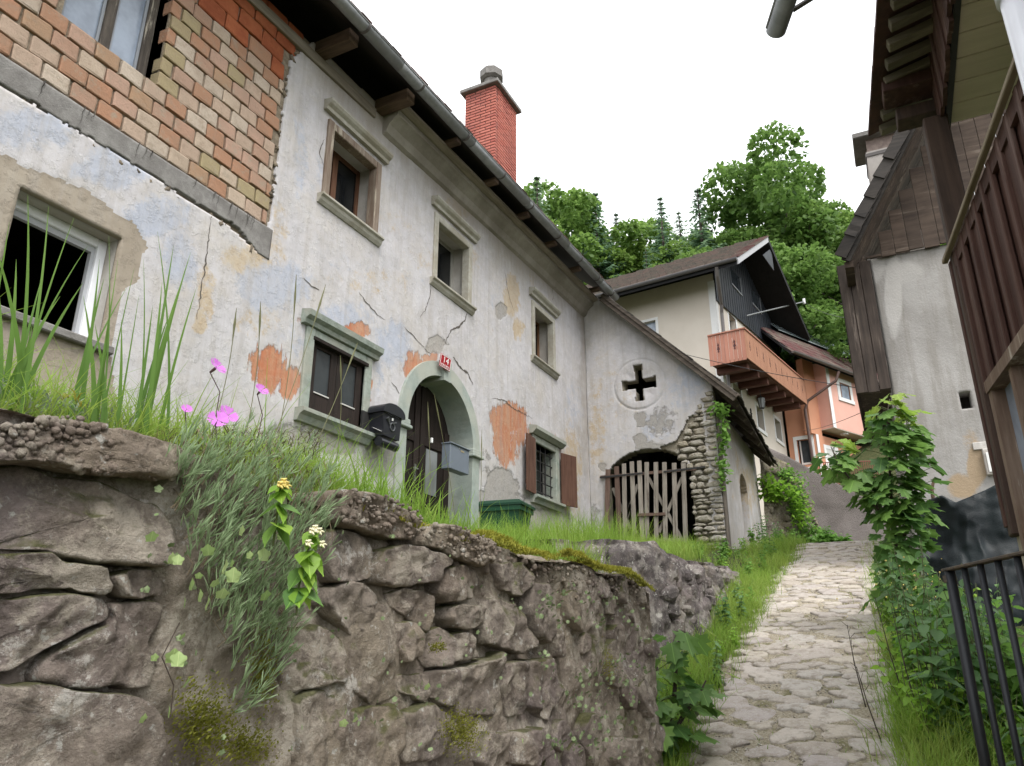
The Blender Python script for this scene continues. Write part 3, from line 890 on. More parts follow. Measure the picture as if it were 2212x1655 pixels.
for k in range(5):
    zz = z0 + (z1 - z0) * (k + .5) / 5
    gr.tube([(x0 + .04, YF + .055, zz), (x1 - .04, YF + .055, zz)], .012, 6)
gr.build('grille', M_iron, g2)
MB().box((x0 + .05, YF + .24, z0), (x1 - .05, YF + .25, z1)).build('pane', M_glass, g2)
M_shut = m_wood('brown_shutter', (0.075, 0.036, 0.024), (0.125, 0.065, 0.045), 'z', rand=0)
sl = MB(); sr = MB()
for k in range(3):
    sl.box((x0 - .055 - .145 * (k + 1) + .004, YF - .075, z0 - .03), (x0 - .055 - .145 * k, YF - .05, z1 + .03), .004)
    sr.box((x1 + .105 + .145 * k, YF - .075, z0 - .03), (x1 + .105 + .145 * (k + 1) - .004, YF - .05, z1 + .03), .004)
for zz in (z0 + .12, z1 - .12):
    sl.box((x0 - .47, YF - .0495, zz - .04), (x0 - .06, YF - .035, zz + .04)); sr.box((x1 + .12, YF - .0495, zz - .04), (x1 + .53, YF - .035, zz + .04))
def swing(hx, an):
    ca, sa = math.cos(an), math.sin(an)
    return lambda x, y, z: (hx + (x - hx) * ca - (y - YF + .05) * sa, YF - .05 + (x - hx) * sa + (y - YF + .05) * ca, z)
sl.xf(swing(x0 - .055, 0.10)).build('shutter', M_shut, g2); sr.xf(swing(x1 + .105, -0.30)).build('shutter', M_shut, g2)

# ---- door: round stone arch, jambs, imposts, dark double door
ar = None
def arcpoly(a0, a1, ri, ro, n=14):
    P = [(DCX + ro * math.cos(a0 + (a1 - a0) * i / n), DSZ + ro * math.sin(a0 + (a1 - a0) * i / n)) for i in range(n + 1)]
    return P + [(DCX + ri * math.cos(a1 + (a0 - a1) * i / n), DSZ + ri * math.sin(a1 + (a0 - a1) * i / n)) for i in range(n + 1)]
r_ = math.radians
M_arch = m_rough('green_grey_arch_stone', (0.32, 0.365, 0.335), (0.25, 0.29, 0.26), 6, bsc=60, bd=0.006, dirt=(0.40, 0.40, 0.34))
portal = MB().prism(arcpoly(r_(96), r_(180), DRI, DRO), YF - .035, YF + .40, 'y').build('door_arch', M_arch, house)
MB().prism(arcpoly(0, r_(83), DRI, DRO), YF - .035, YF + .40, 'y').build('arch_stone', M_arch, portal)
MB().prism(arcpoly(r_(83.5), r_(95.5), DRI - .05, DRO + .04, 4), YF - .075, YF + .395, 'y').build('keystone', M_arch, portal)
for sg in (-1, 1):
    a, c = DCX + sg * DRI, DCX + sg * DRO
    MB().box((min(a, c), YF - .033, 0.75), (max(a, c), YF + .40, DSZ - .10), .012).build('jamb', M_arch, portal)
    a, c = DCX + sg * (DRI - .05), DCX + sg * (DRO + .06)
    MB().box((min(a, c), YF - .08, DSZ - .10), (max(a, c), YF + .38, DSZ - .055), .01).box((min(a, c) + .02, YF - .06, DSZ - .055), (max(a, c) - .02, YF + .39, DSZ + .02), .01).build('impost', M_arch, portal)
dz0 = 0.85
yd = YF + .36
pl = [(DCX - DRI, dz0), (DCX + DRI, dz0)] + [(DCX + DRI * math.cos(r_(a)), DSZ + DRI * math.sin(r_(a))) for a in range(0, 181, 9)]
door = MB().prism(pl, yd, yd + .06, 'y').build('door', M_wood_dk, house)
M_door2 = m_wood('door_raised_wood', (0.016, 0.011, 0.009), (0.034, 0.023, 0.019), 'z')
for xa, xb in ((DCX - .80, DCX - .68), (DCX - .12, DCX - .01), (DCX + .03, DCX + .13), (DCX + .66, DCX + .78)):
    MB().box((xa, yd - .025, dz0), (xb, yd - .002, DSZ + math.sqrt(max(0.02, DRI ** 2 - max(abs(xa - DCX), abs(xb - DCX)) ** 2)) - .03), .006).build('stile', M_door2, door)
for za in (1.0, 1.75, 2.55):
    MB().box((DCX - .68, yd - .02, za), (DCX - .12, yd - .002, za + .12), .006).build('rail', M_door2, door)
    MB().box((DCX + .13, yd - .02, za), (DCX + .66, yd - .002, za + .12), .006).build('rail', M_door2, door)
MB().box((DCX + .20, yd - .012, 1.90), (DCX + .48, yd - .003, 2.52)).build('glass_strip', m_glass('ribbed_door_glass', (0.16, 0.17, 0.17), .3), door)
MB().box((DCX - .105, yd - .04, 2.02), (DCX - .075, yd - .024, 2.24)).tube([(DCX - .09, yd - .03, 2.17), (DCX - .09, yd - .08, 2.17), (DCX - .20, yd - .085, 2.17)], .011, 8).build('handle', m_plain('brushed_steel', (0.6, 0.6, 0.58), .3, .5, .9), door)
MB().box((7.3, YF - .30, .55), (9.3, YF + .5, dz0), .02).build('threshold', M_conc, house)

# ---- roof, eaves, gutter
M_tile = m_rough('old_roof_tile', (0.20, 0.085, 0.06), (0.10, 0.06, 0.05), 9, dirt=(0.07, 0.07, 0.06), rand=.3)
M_under = m_wood('dark_roof_boards', (0.028, 0.023, 0.020), (0.05, 0.04, 0.034), 'x', rand=0)
rf = MB().prism([(4.58, 6.70), (4.60, 6.73), (7.6, 9.20), (10.6, 6.70), (10.6, 6.62), (7.6, 9.10), (4.64, 6.66)], 0.6, 14.05, 'x').xf(shear).build('roof', M_under, house)
for k in range(66):
    xa = 0.72 + k * 0.2
    t = MB()
    a = math.atan2(2.47, 3.0)
    t.box((-.095, -.02, 0), (.095, .42, .022 + .006 * (k % 3)), .006)
    ca, sa = math.cos(a), math.sin(a); jz = rnd.uniform(0, .012)
    t.xf(lambda x, y, z: shear(xa + x, 4.535 + y * ca - z * sa + rnd.uniform(0, .001), 6.725 + jz + y * sa + z * ca))
    t.build('roof_tile', M_tile, rf)
up_ = MB().prism([(4.86, 6.945), (7.6, 9.225), (7.6, 9.275), (4.86, 6.985)], 0.6, 14.05, 'x').prism([(10.64, 6.72), (7.61, 9.225), (7.61, 9.275), (10.64, 6.77)], 0.6, 14.05, 'x').xf(shear)
up_.build('tile_field', M_tile, rf)
for k, xx in enumerate((1.84, 3.01, 4.18, 5.35, 6.52)):
    MB().box((xx - .085, 4.70, 6.49), (xx + .085, 5.6, 6.66), .012).xf(shear).build('joist', M_beam, rf)
for xx in (7.7, 8.87, 10.04, 11.2, 12.4, 13.5):
    MB().box((xx - .06, 4.68, 6.60), (xx + .06, 4.96, 6.68), .008).xf(shear).build('joist', M_beam, rf)
MB().box((1.0, YF - .03, 6.35), (6.43, YF + .03, 6.485), .006).xf(shear).build('wall_plate', M_beam_x, rf)
M_cove = m_rough('stained_cornice_plaster', (0.40, 0.37, 0.325), (0.30, 0.275, 0.235), 2.6, bsc=30, bd=.006, dirt=(0.17, 0.15, 0.12))
MB().prism([(YF + .02, 6.22), (YF - .055, 6.26), (YF - .10, 6.36), (YF - .20, 6.45), (YF - .23, 6.47), (YF - .24, 6.60), (YF + .02, 6.61)], 6.62, 13.9, 'x').xf(shear).build('cornice', M_cove, house)
MB().prism([(YF - .24, 6.54), (YF - .34, 6.57), (YF - .34, 6.61), (YF - .24, 6.61)], 6.64, 13.9, 'x').xf(shear).build('cornice_board', M_beam_x, house)
gut = empty('roof_gutter', (7, 4.56, 6.5), 'long grey zinc gutter along the eave of the old peeling house', 'gutter')
def halfpipe(mb, x0, x1, yc, zc, r, th=.004, n=12):
    o = [(yc + r * math.cos(math.pi + math.pi * i / n), zc + r * math.sin(math.pi + math.pi * i / n)) for i in range(n + 1)]
    i_ = [(yc + (r - th) * math.cos(2 * math.pi - math.pi * i / n), zc + (r - th) * math.sin(2 * math.pi - math.pi * i / n)) for i in range(n + 1)]
    mb.prism(o + i_, x0, x1, 'x')
    return mb
YG, ZG = 4.535, 6.63
gx = [0.6, 2.4, 4.2, 5.98, 7.8, 9.6, 11.3, 13.1, 14.05]
for a, b in zip(gx[:-1], gx[1:]):
    sag = rnd.uniform(-.008, .006)
    mb = halfpipe(MB(), a, b + .03, YG + rnd.uniform(-.003, .003), ZG + sag, .078)
    mb.tube([(a, YG - .078, ZG + .004 + sag), (b + .03, YG - .078, ZG + .004 + sag)], .010, 6)
    mb.xf(shear).build('gutter_section', M_gutter, gut, True)
for xx in (2.6, 3.9, 5.32, 6.45, 7.62, 8.72, 9.75, 10.9, 11.95, 12.9, 13.75):
    halfpipe(MB(), xx - .017, xx + .017, YG, ZG - .002, .086, .006).xf(shear).build('bracket', M_bracket, gut)
# ---- chimney
ch = empty('chimney', (12.1, 6.6, 8.0), 'tall red brick chimney with grey slab cap on the old house', 'chimney')
CX0, CX1, CY0, CY1, CZ0 = 11.66, 12.68, 6.2, 6.96, 7.6
CZ1 = float(PX(1070, 182, 11.66)[2])
M_chj = m_rough('chimney_joint', (0.10, 0.045, 0.04), (0.16, 0.085, 0.075), 30)
MB().box((CX0 + .012, CY0 + .012, CZ0), (CX1 - .012, CY1 - .012, CZ1)).build('core', M_chj, ch)
_t = NT('chimney_brick')
_c = _t.ramp(_t.orand(), [(0, (0.40, 0.115, 0.085)), (0.5, (0.47, 0.165, 0.125)), (1, (0.35, 0.10, 0.08))])
_c = _t.mix(_t.math('MULTIPLY', _t.step(_t.noise(12, 5, .7), .56, .1), .35), _c, (0.52, 0.22, 0.17))
_c = _t.mix(_t.math('MULTIPLY', _t.step(_t.noise(1.5, 7, .7), .52, .12), .45), _c, (0.25, 0.10, 0.085))
_t.bump(_t.noise(60, 5, .7), .003)
M_chb = _t.fin(_c, .85, .2)
UC = [unit_brick(M_chb, 40 + k) for k in range(4)]
hc = 0.0725
zb = 8.55; r = 0
while zb + hc < CZ1:
    for face in (0, 1):
        L0, L1 = (CY0, CY1) if face == 0 else (CX0, CX1)
        n = 3 if face == 0 else 4
        off = (0.5 if (r + face) % 2 else 0.0)
        pitch = (L1 - L0) / n
        ed = sorted({L0, L1, *[L0 + (k + off) * pitch for k in range(0, n + 1) if L0 < L0 + (k + off) * pitch < L1]})
        for a, b in zip(ed[:-1], ed[1:]):
            g_ = .008
            if face == 0:
                place(UC[rnd.randrange(4)], 'brick', (CX0 + .05, (a + b) / 2, zb + hc / 2), (.1, b - a - 2 * g_, hc - .017), ch)
            else:
                place(UC[rnd.randrange(4)], 'brick', ((max(a, CX0 + .1) + b) / 2 if a == CX0 else (a + b) / 2, CY0 + .05, zb + hc / 2), (b - max(a, CX0 + .1) - 2 * g_ if a == CX0 else b - a - 2 * g_, .1, hc - .017), ch)
    zb += hc; r += 1
MB().box((CX0 - .09, CY0 - .09, CZ1), (CX1 + .09, CY1 + .09, CZ1 + .09), .012).build('cap_slab', M_conc, ch)
cyl = []
for sgz in ((.0, .17), (.17, .17), (.30, .20), (.36, .12)): cyl.append(sgz)
cc = np.array([(CX0 + CX1) / 2 - .1, (CY0 + CY1) / 2 - .05, CZ1 + .09])
MB().tube([cc, cc + [0, 0, .42]], .17, 12).tube([cc + [0, 0, .42], cc + [0, 0, .46], cc + [0, 0, .64], cc + [0, 0, .74]], [.20, .27, .27, .17], 8).build('pot', M_conc, ch)
# ---------------------------------------------------------------- things on the front of the old house
def text_mesh(txt, size, mat, name, extr=0.001):
    cu = bpy.data.curves.new(name, 'FONT'); cu.body = txt; cu.size = size; cu.align_x = 'CENTER'; cu.align_y = 'CENTER'; cu.extrude = extr; cu.resolution_u = 3
    o = bpy.data.objects.new(name + '_tmp', cu); COL.objects.link(o)
    dg = bpy.context.evaluated_depsgraph_get()
    me = bpy.data.meshes.new_from_object(o.evaluated_get(dg))
    bpy.data.objects.remove(o); me.name = name
    me.materials.clear(); me.materials.append(mat)
    return me
pc = PY(962, 783, YF - .115)
plate = empty('house_number_plate', pc, 'small red enamel house number plate reading 14 over the arched door', 'number plate')
M_red = m_plain('red_enamel', (0.36, 0.012, 0.02), .3, .5); M_wht = m_plain('white_enamel', (0.8, 0.8, 0.78), .35)
pl_ = MB().box((-.125, -.004, -.092), (.125, .004, .092), .003).build('backing', M_red, plate, world=False)
fr = MB()
for a, b in (((-.118, -.0065, .078), (.118, -.0045, .085)), ((-.118, -.0065, -.085), (.118, -.0045, -.078)), ((-.118, -.0065, -.078), (-.111, -.0045, .078)), ((.111, -.0065, -.078), (.118, -.0045, .078))): fr.box(a, b)
fr.build('rim', M_wht, plate, world=False)
for tx, sz, dz in (('14', .125, .022), ('KROPA', .05, -.055)):
    o = link('lettering', text_mesh(tx, sz, M_wht, 'lettering'), plate, False)
    o.location = (0, -.0065, dz); o.rotation_euler = (math.pi / 2, 0, 0); o.scale = (1.15, 1, 1)
plate.rotation_euler = (math.radians(6), math.radians(3), math.radians(-4))

# black mailbox with post horn
M_blk = m_plain('black_enamel', (0.018, 0.019, 0.024), .32, .5, 0, .2)
yb0 = YF - .24
ma = PY(827, 905, yb0); mb_ = PY(866, 945, yb0)
bx0, bx1 = ma[0], mb_[0]; bz0 = PY(850, 948, yb0)[2]; bz1 = PY(850, 893, yb0)[2]
mail = empty('mailbox', ((bx0 + bx1) / 2, YF - .02, bz0), 'black mailbox with rounded lid and post horn emblem beside the arched door', 'mailbox')
xm = (bx0 + bx1) / 2; hw = (bx1 - bx0) / 2
MB().prism([(bx0 + .03, bz0), (bx1 - .03, bz0), (bx1, bz1), (bx0, bz1)], yb0, YF - .045, 'y').build('body', M_blk, mail)
lid = [(bx0 - .03, bz1 - .03)] + [(xm + (hw + .03) * math.cos(math.pi - math.pi * i / 12), bz1 + .10 * math.sin(math.pi * i / 12)) for i in range(13)] + [(bx1 + .03, bz1 - .03)]
MB().prism(lid, yb0 - .03, YF - .045, 'y').build('lid', M_blk, mail)
MB().box((bx0 - .12, YF - .043, bz0 - .02), (bx0 + .14, YF - .022, bz1 - .02)).build('back_board', m_wood('black_board', (.02, .02, .02), (.035, .032, .03)), mail)
MB().tube([(xm - hw * .9, yb0 + .06, bz0 - .065), (xm + hw * .95, yb0 + .06, bz0 - .065)], .055, 14).build('newspaper_roll', M_blk, mail)
hz = (bz0 + bz1) / 2 + .01
M_horn = m_plain('worn_relief', (0.10, 0.105, 0.11), .4, .5, .3)
horn = MB().tube([(xm + .045 * math.cos(a), yb0 - .006, hz - .03 + .045 * math.sin(a)) for a in np.linspace(0, 2 * math.pi, 17)], .008, 6)
horn.tube([(xm - .04, yb0 - .006, hz - .03), (xm - .075, yb0 - .006, hz + .015), (xm - .11, yb0 - .006, hz + .055)], [.008, .012, .026], 8)
horn.tube([(xm + .02, yb0 - .006, hz + .02), (xm + .07, yb0 - .006, hz + .035)], .007, 6)
horn.build('post_horn', M_horn, mail)
mt = MB()
for k in range(7): mt.tube([(xm - .10 + k * .035, yb0 - .003, hz + .098), (xm - .10 + k * .035, yb0 - .003, hz + .118)], .009, 6)
mt.build('rivet_row', M_horn, mail)
MB().box((xm - .012, yb0 - .004, hz + .045), (xm + .014, yb0, hz + .075)).build('name_tag', M_wht, mail)
MB().box((bx0 + .0, yb0 + .02, bz0 + .03), (bx0 + .05, yb0 + .12, bz0 + .033)).xf(lambda x, y, z: (x - .03, y, z + (y - yb0) * .5)).build('letter', M_wht, mail)

# grey flat mailbox
yg0 = YF - .17
a = PY(973, 960, yg0); b = PY(1013, 1012, yg0)
gx0, gx1 = a[0], b[0]; gz1 = PY(975, 958, yg0)[2]; gz0 = PY(975, 1012, yg0)[2]
M_gry = m_plain('blue_grey_sheet_steel', (0.155, 0.18, 0.215), .4, .45, 0, .15)
gm = empty('mailbox', ((gx0 + gx1) / 2, YF - .05, gz0), 'flat blue grey steel mailbox on the right jamb of the arched door', 'mailbox')
MB().box((gx0, yg0, gz0), (gx1, YF - .038, gz1), .006).build('body', M_gry, gm)
MB().box((gx0 - .012, yg0 - .02, gz1), (gx1 + .012, YF - .036, gz1 + .018), .004).build('lid', M_gry, gm)
MB().box(((gx0 + gx1) / 2 + .02, yg0 - .003, gz1 - .06), ((gx0 + gx1) / 2 + .11, yg0, gz1 - .035)).build('name_plate', m_plain('brass', (.45, .38, .25), .4, .5, .5), gm)
MB().tube([((gx0 + gx1) / 2 - .02, yg0 - .006, gz1 - .025), ((gx0 + gx1) / 2 - .02, yg0 + .002, gz1 - .025)], .010, 8).build('lock', m_plain('lock_steel', (.6, .6, .6), .3, .5, .9), gm)
MB().box((gx0 - .03, YF + .10, gz1 + .03), (gx0 + .0, YF + .13, gz1 + .10), .005).build('bell_push', M_wht, gm)

# green wheelie bin
M_bin = m_plain('green_bin_plastic', (0.012, 0.065, 0.030), .42, .4, 0, .25)
M_binlid = m_plain('dark_green_lid', (0.010, 0.048, 0.026), .42, .4, 0, .25)
bd = ray(1088, 1092); bp = bd * (10.9 / (bd @ FWH))
bcx, bcy, bzl = bp[0], bp[1], bp[2]
bzg = gz(bcx, bcy)
wb = empty('wheelie_bin', (bcx, bcy, bzg), 'green plastic wheelie bin in the grass below the shuttered window', 'bin', rz=0.12)
H_ = bzl - bzg
def ring(z, wx, wy): return [(-wx, -wy, z), (wx, -wy, z), (wx, wy, z), (-wx, wy, z)]
bm_ = MB(); vs = ring(.06, .21, .24) + ring(H_ - .12, .275, .33) + ring(H_ - .12, .30, .36) + ring(H_ - .05, .30, .36)
bm_.add(vs, [(3, 2, 1, 0)] + [(4 * j + i, 4 * j + (i + 1) % 4, 4 * j + 4 + (i + 1) % 4, 4 * j + 4 + i) for j in range(3) for i in range(4)] + [(12, 13, 14, 15)])
bm_.build('body', M_bin, wb, world=False)
lm_ = MB(); vs = ring(H_ - .048, .315, .385) + ring(H_ - .015, .315, .385) + ring(H_ + .03, .27, .33) + ring(H_ + .055, .16, .22)
lm_.add(vs, [(3, 2, 1, 0)] + [(4 * j + i, 4 * j + (i + 1) % 4, 4 * j + 4 + (i + 1) % 4, 4 * j + 4 + i) for j in range(3) for i in range(4)] + [(12, 13, 14, 15)])
lm_.build('lid', M_binlid, wb, world=False)
for sg in (-1, 1): MB().tube([(sg * .24, .25, .10), (sg * .30, .25, .10)], .10, 16).build('wheel', M_iron, wb, world=False)
MB().tube([(-.22, .40, H_ - .05), (.22, .40, H_ - .05)], .016, 8).build('handle', M_binlid, wb, world=False)

# ================================================================ annex with cross opening and gate
XA = 13.9; YR = 2.64
annex = empty('annex', (XA, 3.9, 1.5), 'plastered annex with cross shaped opening and arched gateway beside the old house', 'outbuilding')
A = np.arange(YR, 5.2 + .001, 0.02); B = np.arange(0.8, 7.2, 0.02)
GY, GZ = np.meshgrid(A, B, indexing='ij')
PT = np.stack([np.full_like(GY, XA), GY, GZ], -1)
U, V = proj(PT)
Uw = U + 9 * fbm(PT, 2.5, 5, 71) + 6 * fbm(PT, 10, 4, 72); Vw = V + 9 * fbm(PT, 2.5, 5, 73) + 6 * fbm(PT, 10, 4, 74)
at = {}
at['blue'] = blobs(Uw, Vw, [(1420, 920, 70, 50, .55), (1500, 800, 45, 80, .75), (1330, 960, 50, 40, .4), (1440, 840, 40, 60, .4), (1480, 860, 50, 50, .5)])
at['ochre'] = blobs(Uw, Vw, [(1290, 930, 26, 150, .6), (1310, 800, 40, 80, .35), (1340, 880, 60, 60, .3)])
at['orange'] = np.zeros_like(U)
at['mort'] = blobs(Uw, Vw, [(1384, 905, 12, 22, 1), (1385, 950, 20, 18, 1), (1405, 968, 40, 14, .9), (1430, 910, 50, 50, .55), (1285, 1120, 30, 50, .5), (1300, 1010, 14, 12, .9)])
at['rend'] = np.zeros_like(U)
at['dirt'] = 0.5 * blobs(Uw, Vw, [(1300, 700, 60, 60, .8), (1400, 730, 90, 40, .6), (1262, 880, 16, 300, .8), (1290, 1120, 50, 90, .5), (1500, 1160, 60, 60, .6)])
stone_reg = inpoly(Uw, Vw, [(1488, 905), (1510, 888), (1536, 893), (1552, 870), (1700, 860), (1700, 1300), (1490, 1300), (1490, 1000), (1452, 985), (1420, 968), (1450, 960), (1472, 940)])
# cross and gateway
ccy, ccz = 4.07, 4.90
th_ = np.abs(GZ - ccz); tw_ = np.abs(GY - ccy)
crs = ((tw_ < .085 + .03 * np.clip(th_ - .1, 0, 1)) & (GZ - ccz < .42) & (GZ - ccz > -.36)) | ((th_ + .03 * (GY - ccy) < .10 + .06 * np.clip(tw_ - .12, 0, 1)) & (tw_ < .36))
crs = crs | (fbm(PT, 8, 3, 77) * .07 + .10 > np.hypot(np.maximum(tw_ - .16, 0) * 1.2, th_ * 1.6) + .06)
gcy, gsp, gr = 4.00, 2.93, 0.85
gate_h = ((np.abs(GY - gcy) < gr + .02 * fbm(PT, 6, 3, 78)) & (GZ < gsp)) | (((GY - gcy) / gr) ** 2 + ((GZ - gsp) / .62) ** 2 < 1 + .08 * fbm(PT, 5, 3, 79))
vz = lambda y: 6.79 + (y - 4.58) * (6.79 - 4.44) / (4.58 - 2.29)     # verge line
top = GZ > vz(GY) - .10
keep = ~(crs | gate_h | stone_reg | top)[:-1, :-1]
dep = 0.012 * fbm(PT, 1.1, 3, 81) + .004 * fbm(PT, 8, 4, 82) - .007 * (at['mort'] > .45)
rr = np.hypot(GY - ccy, GZ - ccz)
dep = dep - .016 * np.exp(-((rr - .53) / .014) ** 2) * (GZ > ccz - .62) + 0.006 * (rr < .5)
dep = dep - .035 * np.exp(-(np.maximum(np.maximum(tw_ - .14, th_ - .14), 0) / .12) ** 2) * (np.hypot(tw_, th_) < .40)
sheet('plaster_wall', A, B, keep, lambda a, b: np.stack([np.full_like(a, XA), a, b], -1), (-1, 0, 0), dep, 0.06, M_plaster, at, annex)
# rubble core behind the plaster, with the same openings
Ac = np.arange(YR + .02, 5.2, 0.04); Bc = np.arange(0.8, 7.0, 0.04)
G1, G2 = np.meshgrid(Ac, Bc, indexing='ij'); P2 = np.stack([np.full_like(G1, XA + .05), G1, G2], -1)
t1, t2 = np.abs(G1 - ccy), np.abs(G2 - ccz)
h_ = ((t1 < .085) & (G2 - ccz < .40) & (G2 - ccz > -.36)) | ((t2 < .11) & (t1 < .34)) | ((np.abs(G1 - gcy) < gr) & (G2 < gsp)) | (((G1 - gcy) / gr) ** 2 + ((G2 - gsp) / .62) ** 2 < 1) | (G2 > vz(G1) - .12)
M_rub2 = m_rough('rubble_mortar', (0.34, 0.305, 0.24), (0.20, 0.175, 0.13), 12, bsc=40, bd=.02)
sheet('wall_core', Ac, Bc, ~h_[:-1, :-1], lambda a, b: np.stack([np.full_like(a, XA + .06), a, b], -1), (-1, 0, 0), 0.02 * fbm(P2, 6, 4, 83), 0.30, M_rub2, None, annex)
# exposed stones at the corner and round the arch
_t = NT('rubble_stone')
_c = _t.ramp(_t.orand(), [(0, (0.34, 0.30, 0.235)), (.3, (0.44, 0.415, 0.37)), (.55, (0.37, 0.335, 0.27)), (.8, (0.47, 0.45, 0.41)), (1, (0.30, 0.27, 0.21))])
_c = _t.mix(_t.step(_t.noise(16, 7, .75), .55, .1), _c, (0.21, 0.18, 0.13))
_t.bump(_t.noise(35, 7, .75), .015)
M_rstone = _t.fin(_c, .9, .15)
_sm = []
for k in range(8):
    Vv, Ff = lump(400 + k, 12, ((0.95, -0.6), (1.0, 0.1), (0.9, 0.6), (0.6, 0.95)), .10)
    me = bpy.data.meshes.new('stone'); me.from_pydata(Vv, [], Ff); me.materials.append(M_rstone); me.update(); _sm.append(me)
zz = 1.25; nst = 0
while zz < 4.45:
    h = rnd.uniform(.05, .15)
    uu, vv = proj(np.array([[XA, YR + .5, zz]])); vv = float(vv[0])
    # left limit of the bare patch at this height
    lim = 3.17 if zz < 3.0 else (3.17 + .28 * (zz - 3.0) / .35 if zz < 3.35 else max(YR + .02, 3.45 - (zz - 3.35) * 0.62))
    y = YR - .02
    while y < lim - .04:
        w = rnd.uniform(.12, .34)
        w = min(w, lim - y + .04)
        o = place(_sm[rnd.randrange(8)], 'stone', (XA + .035 + rnd.uniform(-.02, .03), y + w / 2, zz + h / 2), (h * .98, w * .99, .09), annex)
        o.rotation_euler = (rnd.uniform(-.06, .06), -math.pi / 2 + rnd.uniform(-.1, .1), 0)
        y += w; nst += 1
    zz += h
# side wall with niche, facing the lane; door cheek board
A = np.arange(XA, 18.4, 0.03); B = np.arange(0.9, 4.3, 0.03)
G1, G2 = np.meshgrid(A, B, indexing='ij'); PT = np.stack([G1, np.full_like(G1, YR), G2], -1)
nic = ((np.abs(G1 - 16.35) < .42) & (G2 < 2.95)) | ((G1 - 16.35) ** 2 + (G2 - 2.95) ** 2 < .42 ** 2)
U, V = proj(PT); z0_ = np.zeros_like(U)
fz = fbm(PT, 1.2, 5, 90)
at = {'blue': z0_, 'ochre': np.clip(.3 + fz, 0, 1), 'orange': z0_, 'mort': np.clip((2.2 - G2) * .5 + .5 * fz, 0, 1), 'rend': z0_, 'dirt': np.clip(.35 + .6 * fbm(PT, .8, 4, 91), 0, 1)}
sheet('side_wall', A, B, ~nic[:-1, :-1], lambda a, b: np.stack([a, np.full_like(a, YR), b], -1), (0, -1, 0), .02 * fbm(PT, 1.5, 4, 92), .22, M_plaster, at, annex)
MB().box((15.8, YR + .2, 0.9), (16.9, YR + .3, 3.5)).build('niche_back', M_rub2, annex)
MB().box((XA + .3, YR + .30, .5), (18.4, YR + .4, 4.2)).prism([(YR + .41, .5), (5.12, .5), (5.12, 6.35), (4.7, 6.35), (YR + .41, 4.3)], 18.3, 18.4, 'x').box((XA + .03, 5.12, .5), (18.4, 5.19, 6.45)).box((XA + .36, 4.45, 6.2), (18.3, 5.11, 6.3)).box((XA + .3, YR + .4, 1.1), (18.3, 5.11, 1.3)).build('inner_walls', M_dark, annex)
MB().box((XA - .035, YR - .06, 1.2), (XA + .14, YR - .012, 4.2), .01).xf(lambda x, y, z: (x + .02 * (z - 1.2), y, z)).build('corner_post', m_wood('grey_post', (.11, .09, .075), (.19, .165, .14)), annex)
# shed roof: verge boards, boarded underside, shingles
M_vwood = m_wood('old_verge_wood', (0.060, 0.047, 0.038), (0.14, 0.115, 0.092), 'y', sc=.8)
M_shing = m_wood('old_shingle', (0.045, 0.038, 0.032), (0.11, 0.098, 0.085), 'y', sc=.8, rand=.5)
sl_ = (6.79 - 4.44) / (4.58 - 2.29)
ry0, ry1 = 4.72, 2.20
rz = lambda y: 4.44 + (y - 2.29) * sl_
rsh = lambda x, y, z: (x, y, z - .09 * max(0, x - XA))
ro = MB().prism([(ry0, rz(ry0) + .0), (ry1, rz(ry1) + .0), (ry1, rz(ry1) - .06), (ry0, rz(ry0) - .06)], XA - .18, 18.3, 'x').xf(rsh).build('roof', M_vwood, annex)
for k, (dx, dz, th2) in enumerate(((-.22, -.10, .10), (-.245, -.01, .06), (-.21, .05, .035))):
    y_a, y_b = ry0 - .02 * k, ry1 - .05 * k
    MB().beam((XA + dx, y_a, rz(y_a) + dz), (XA + dx, y_b, rz(y_b) + dz), .045, th2, (0, 0, 1), .006).build('verge_board', M_vwood, ro)
an = math.atan(sl_)
nrow = 9
for r in range(nrow):
    yb = ry1 - .06 + r * .27
    xx = XA - .27
    while xx < 18.3:
        w = rnd.uniform(.11, .2)
        if r < 3 or xx < XA + .4:
            t = MB().box((0, 0, 0), (w - .006, .40 + rnd.uniform(0, .04), .018))
            ca, sa = math.cos(an - .05), math.sin(an - .05); j = rnd.uniform(-.035, .03); lz = .012 + .016 * (r % 2) + rnd.uniform(0, .014)
            t.xf(lambda x, y, z: rsh(xx + x, yb + j + y * ca - z * sa, rz(yb + j) + lz + .02 + y * sa + z * ca))
            t.build('shingle', M_shing, ro)
        xx += w
MB().prism([(2.95, rz(2.95) + .07), (4.7, rz(4.7) + .07), (4.7, rz(4.7) + .02), (2.95, rz(2.95) + .02)], XA + .45, 18.3, 'x').xf(rsh).build('shingle_field', M_shing, ro)
for k in range(6):
    xx = XA + .25 + k * .78
    MB().beam((xx, ry1 + .04, rz(ry1 + .04) - .11), (xx, YR + .05, rz(YR + .05) - .11), .09, .10).xf(rsh).build('rafter', M_vwood, ro)
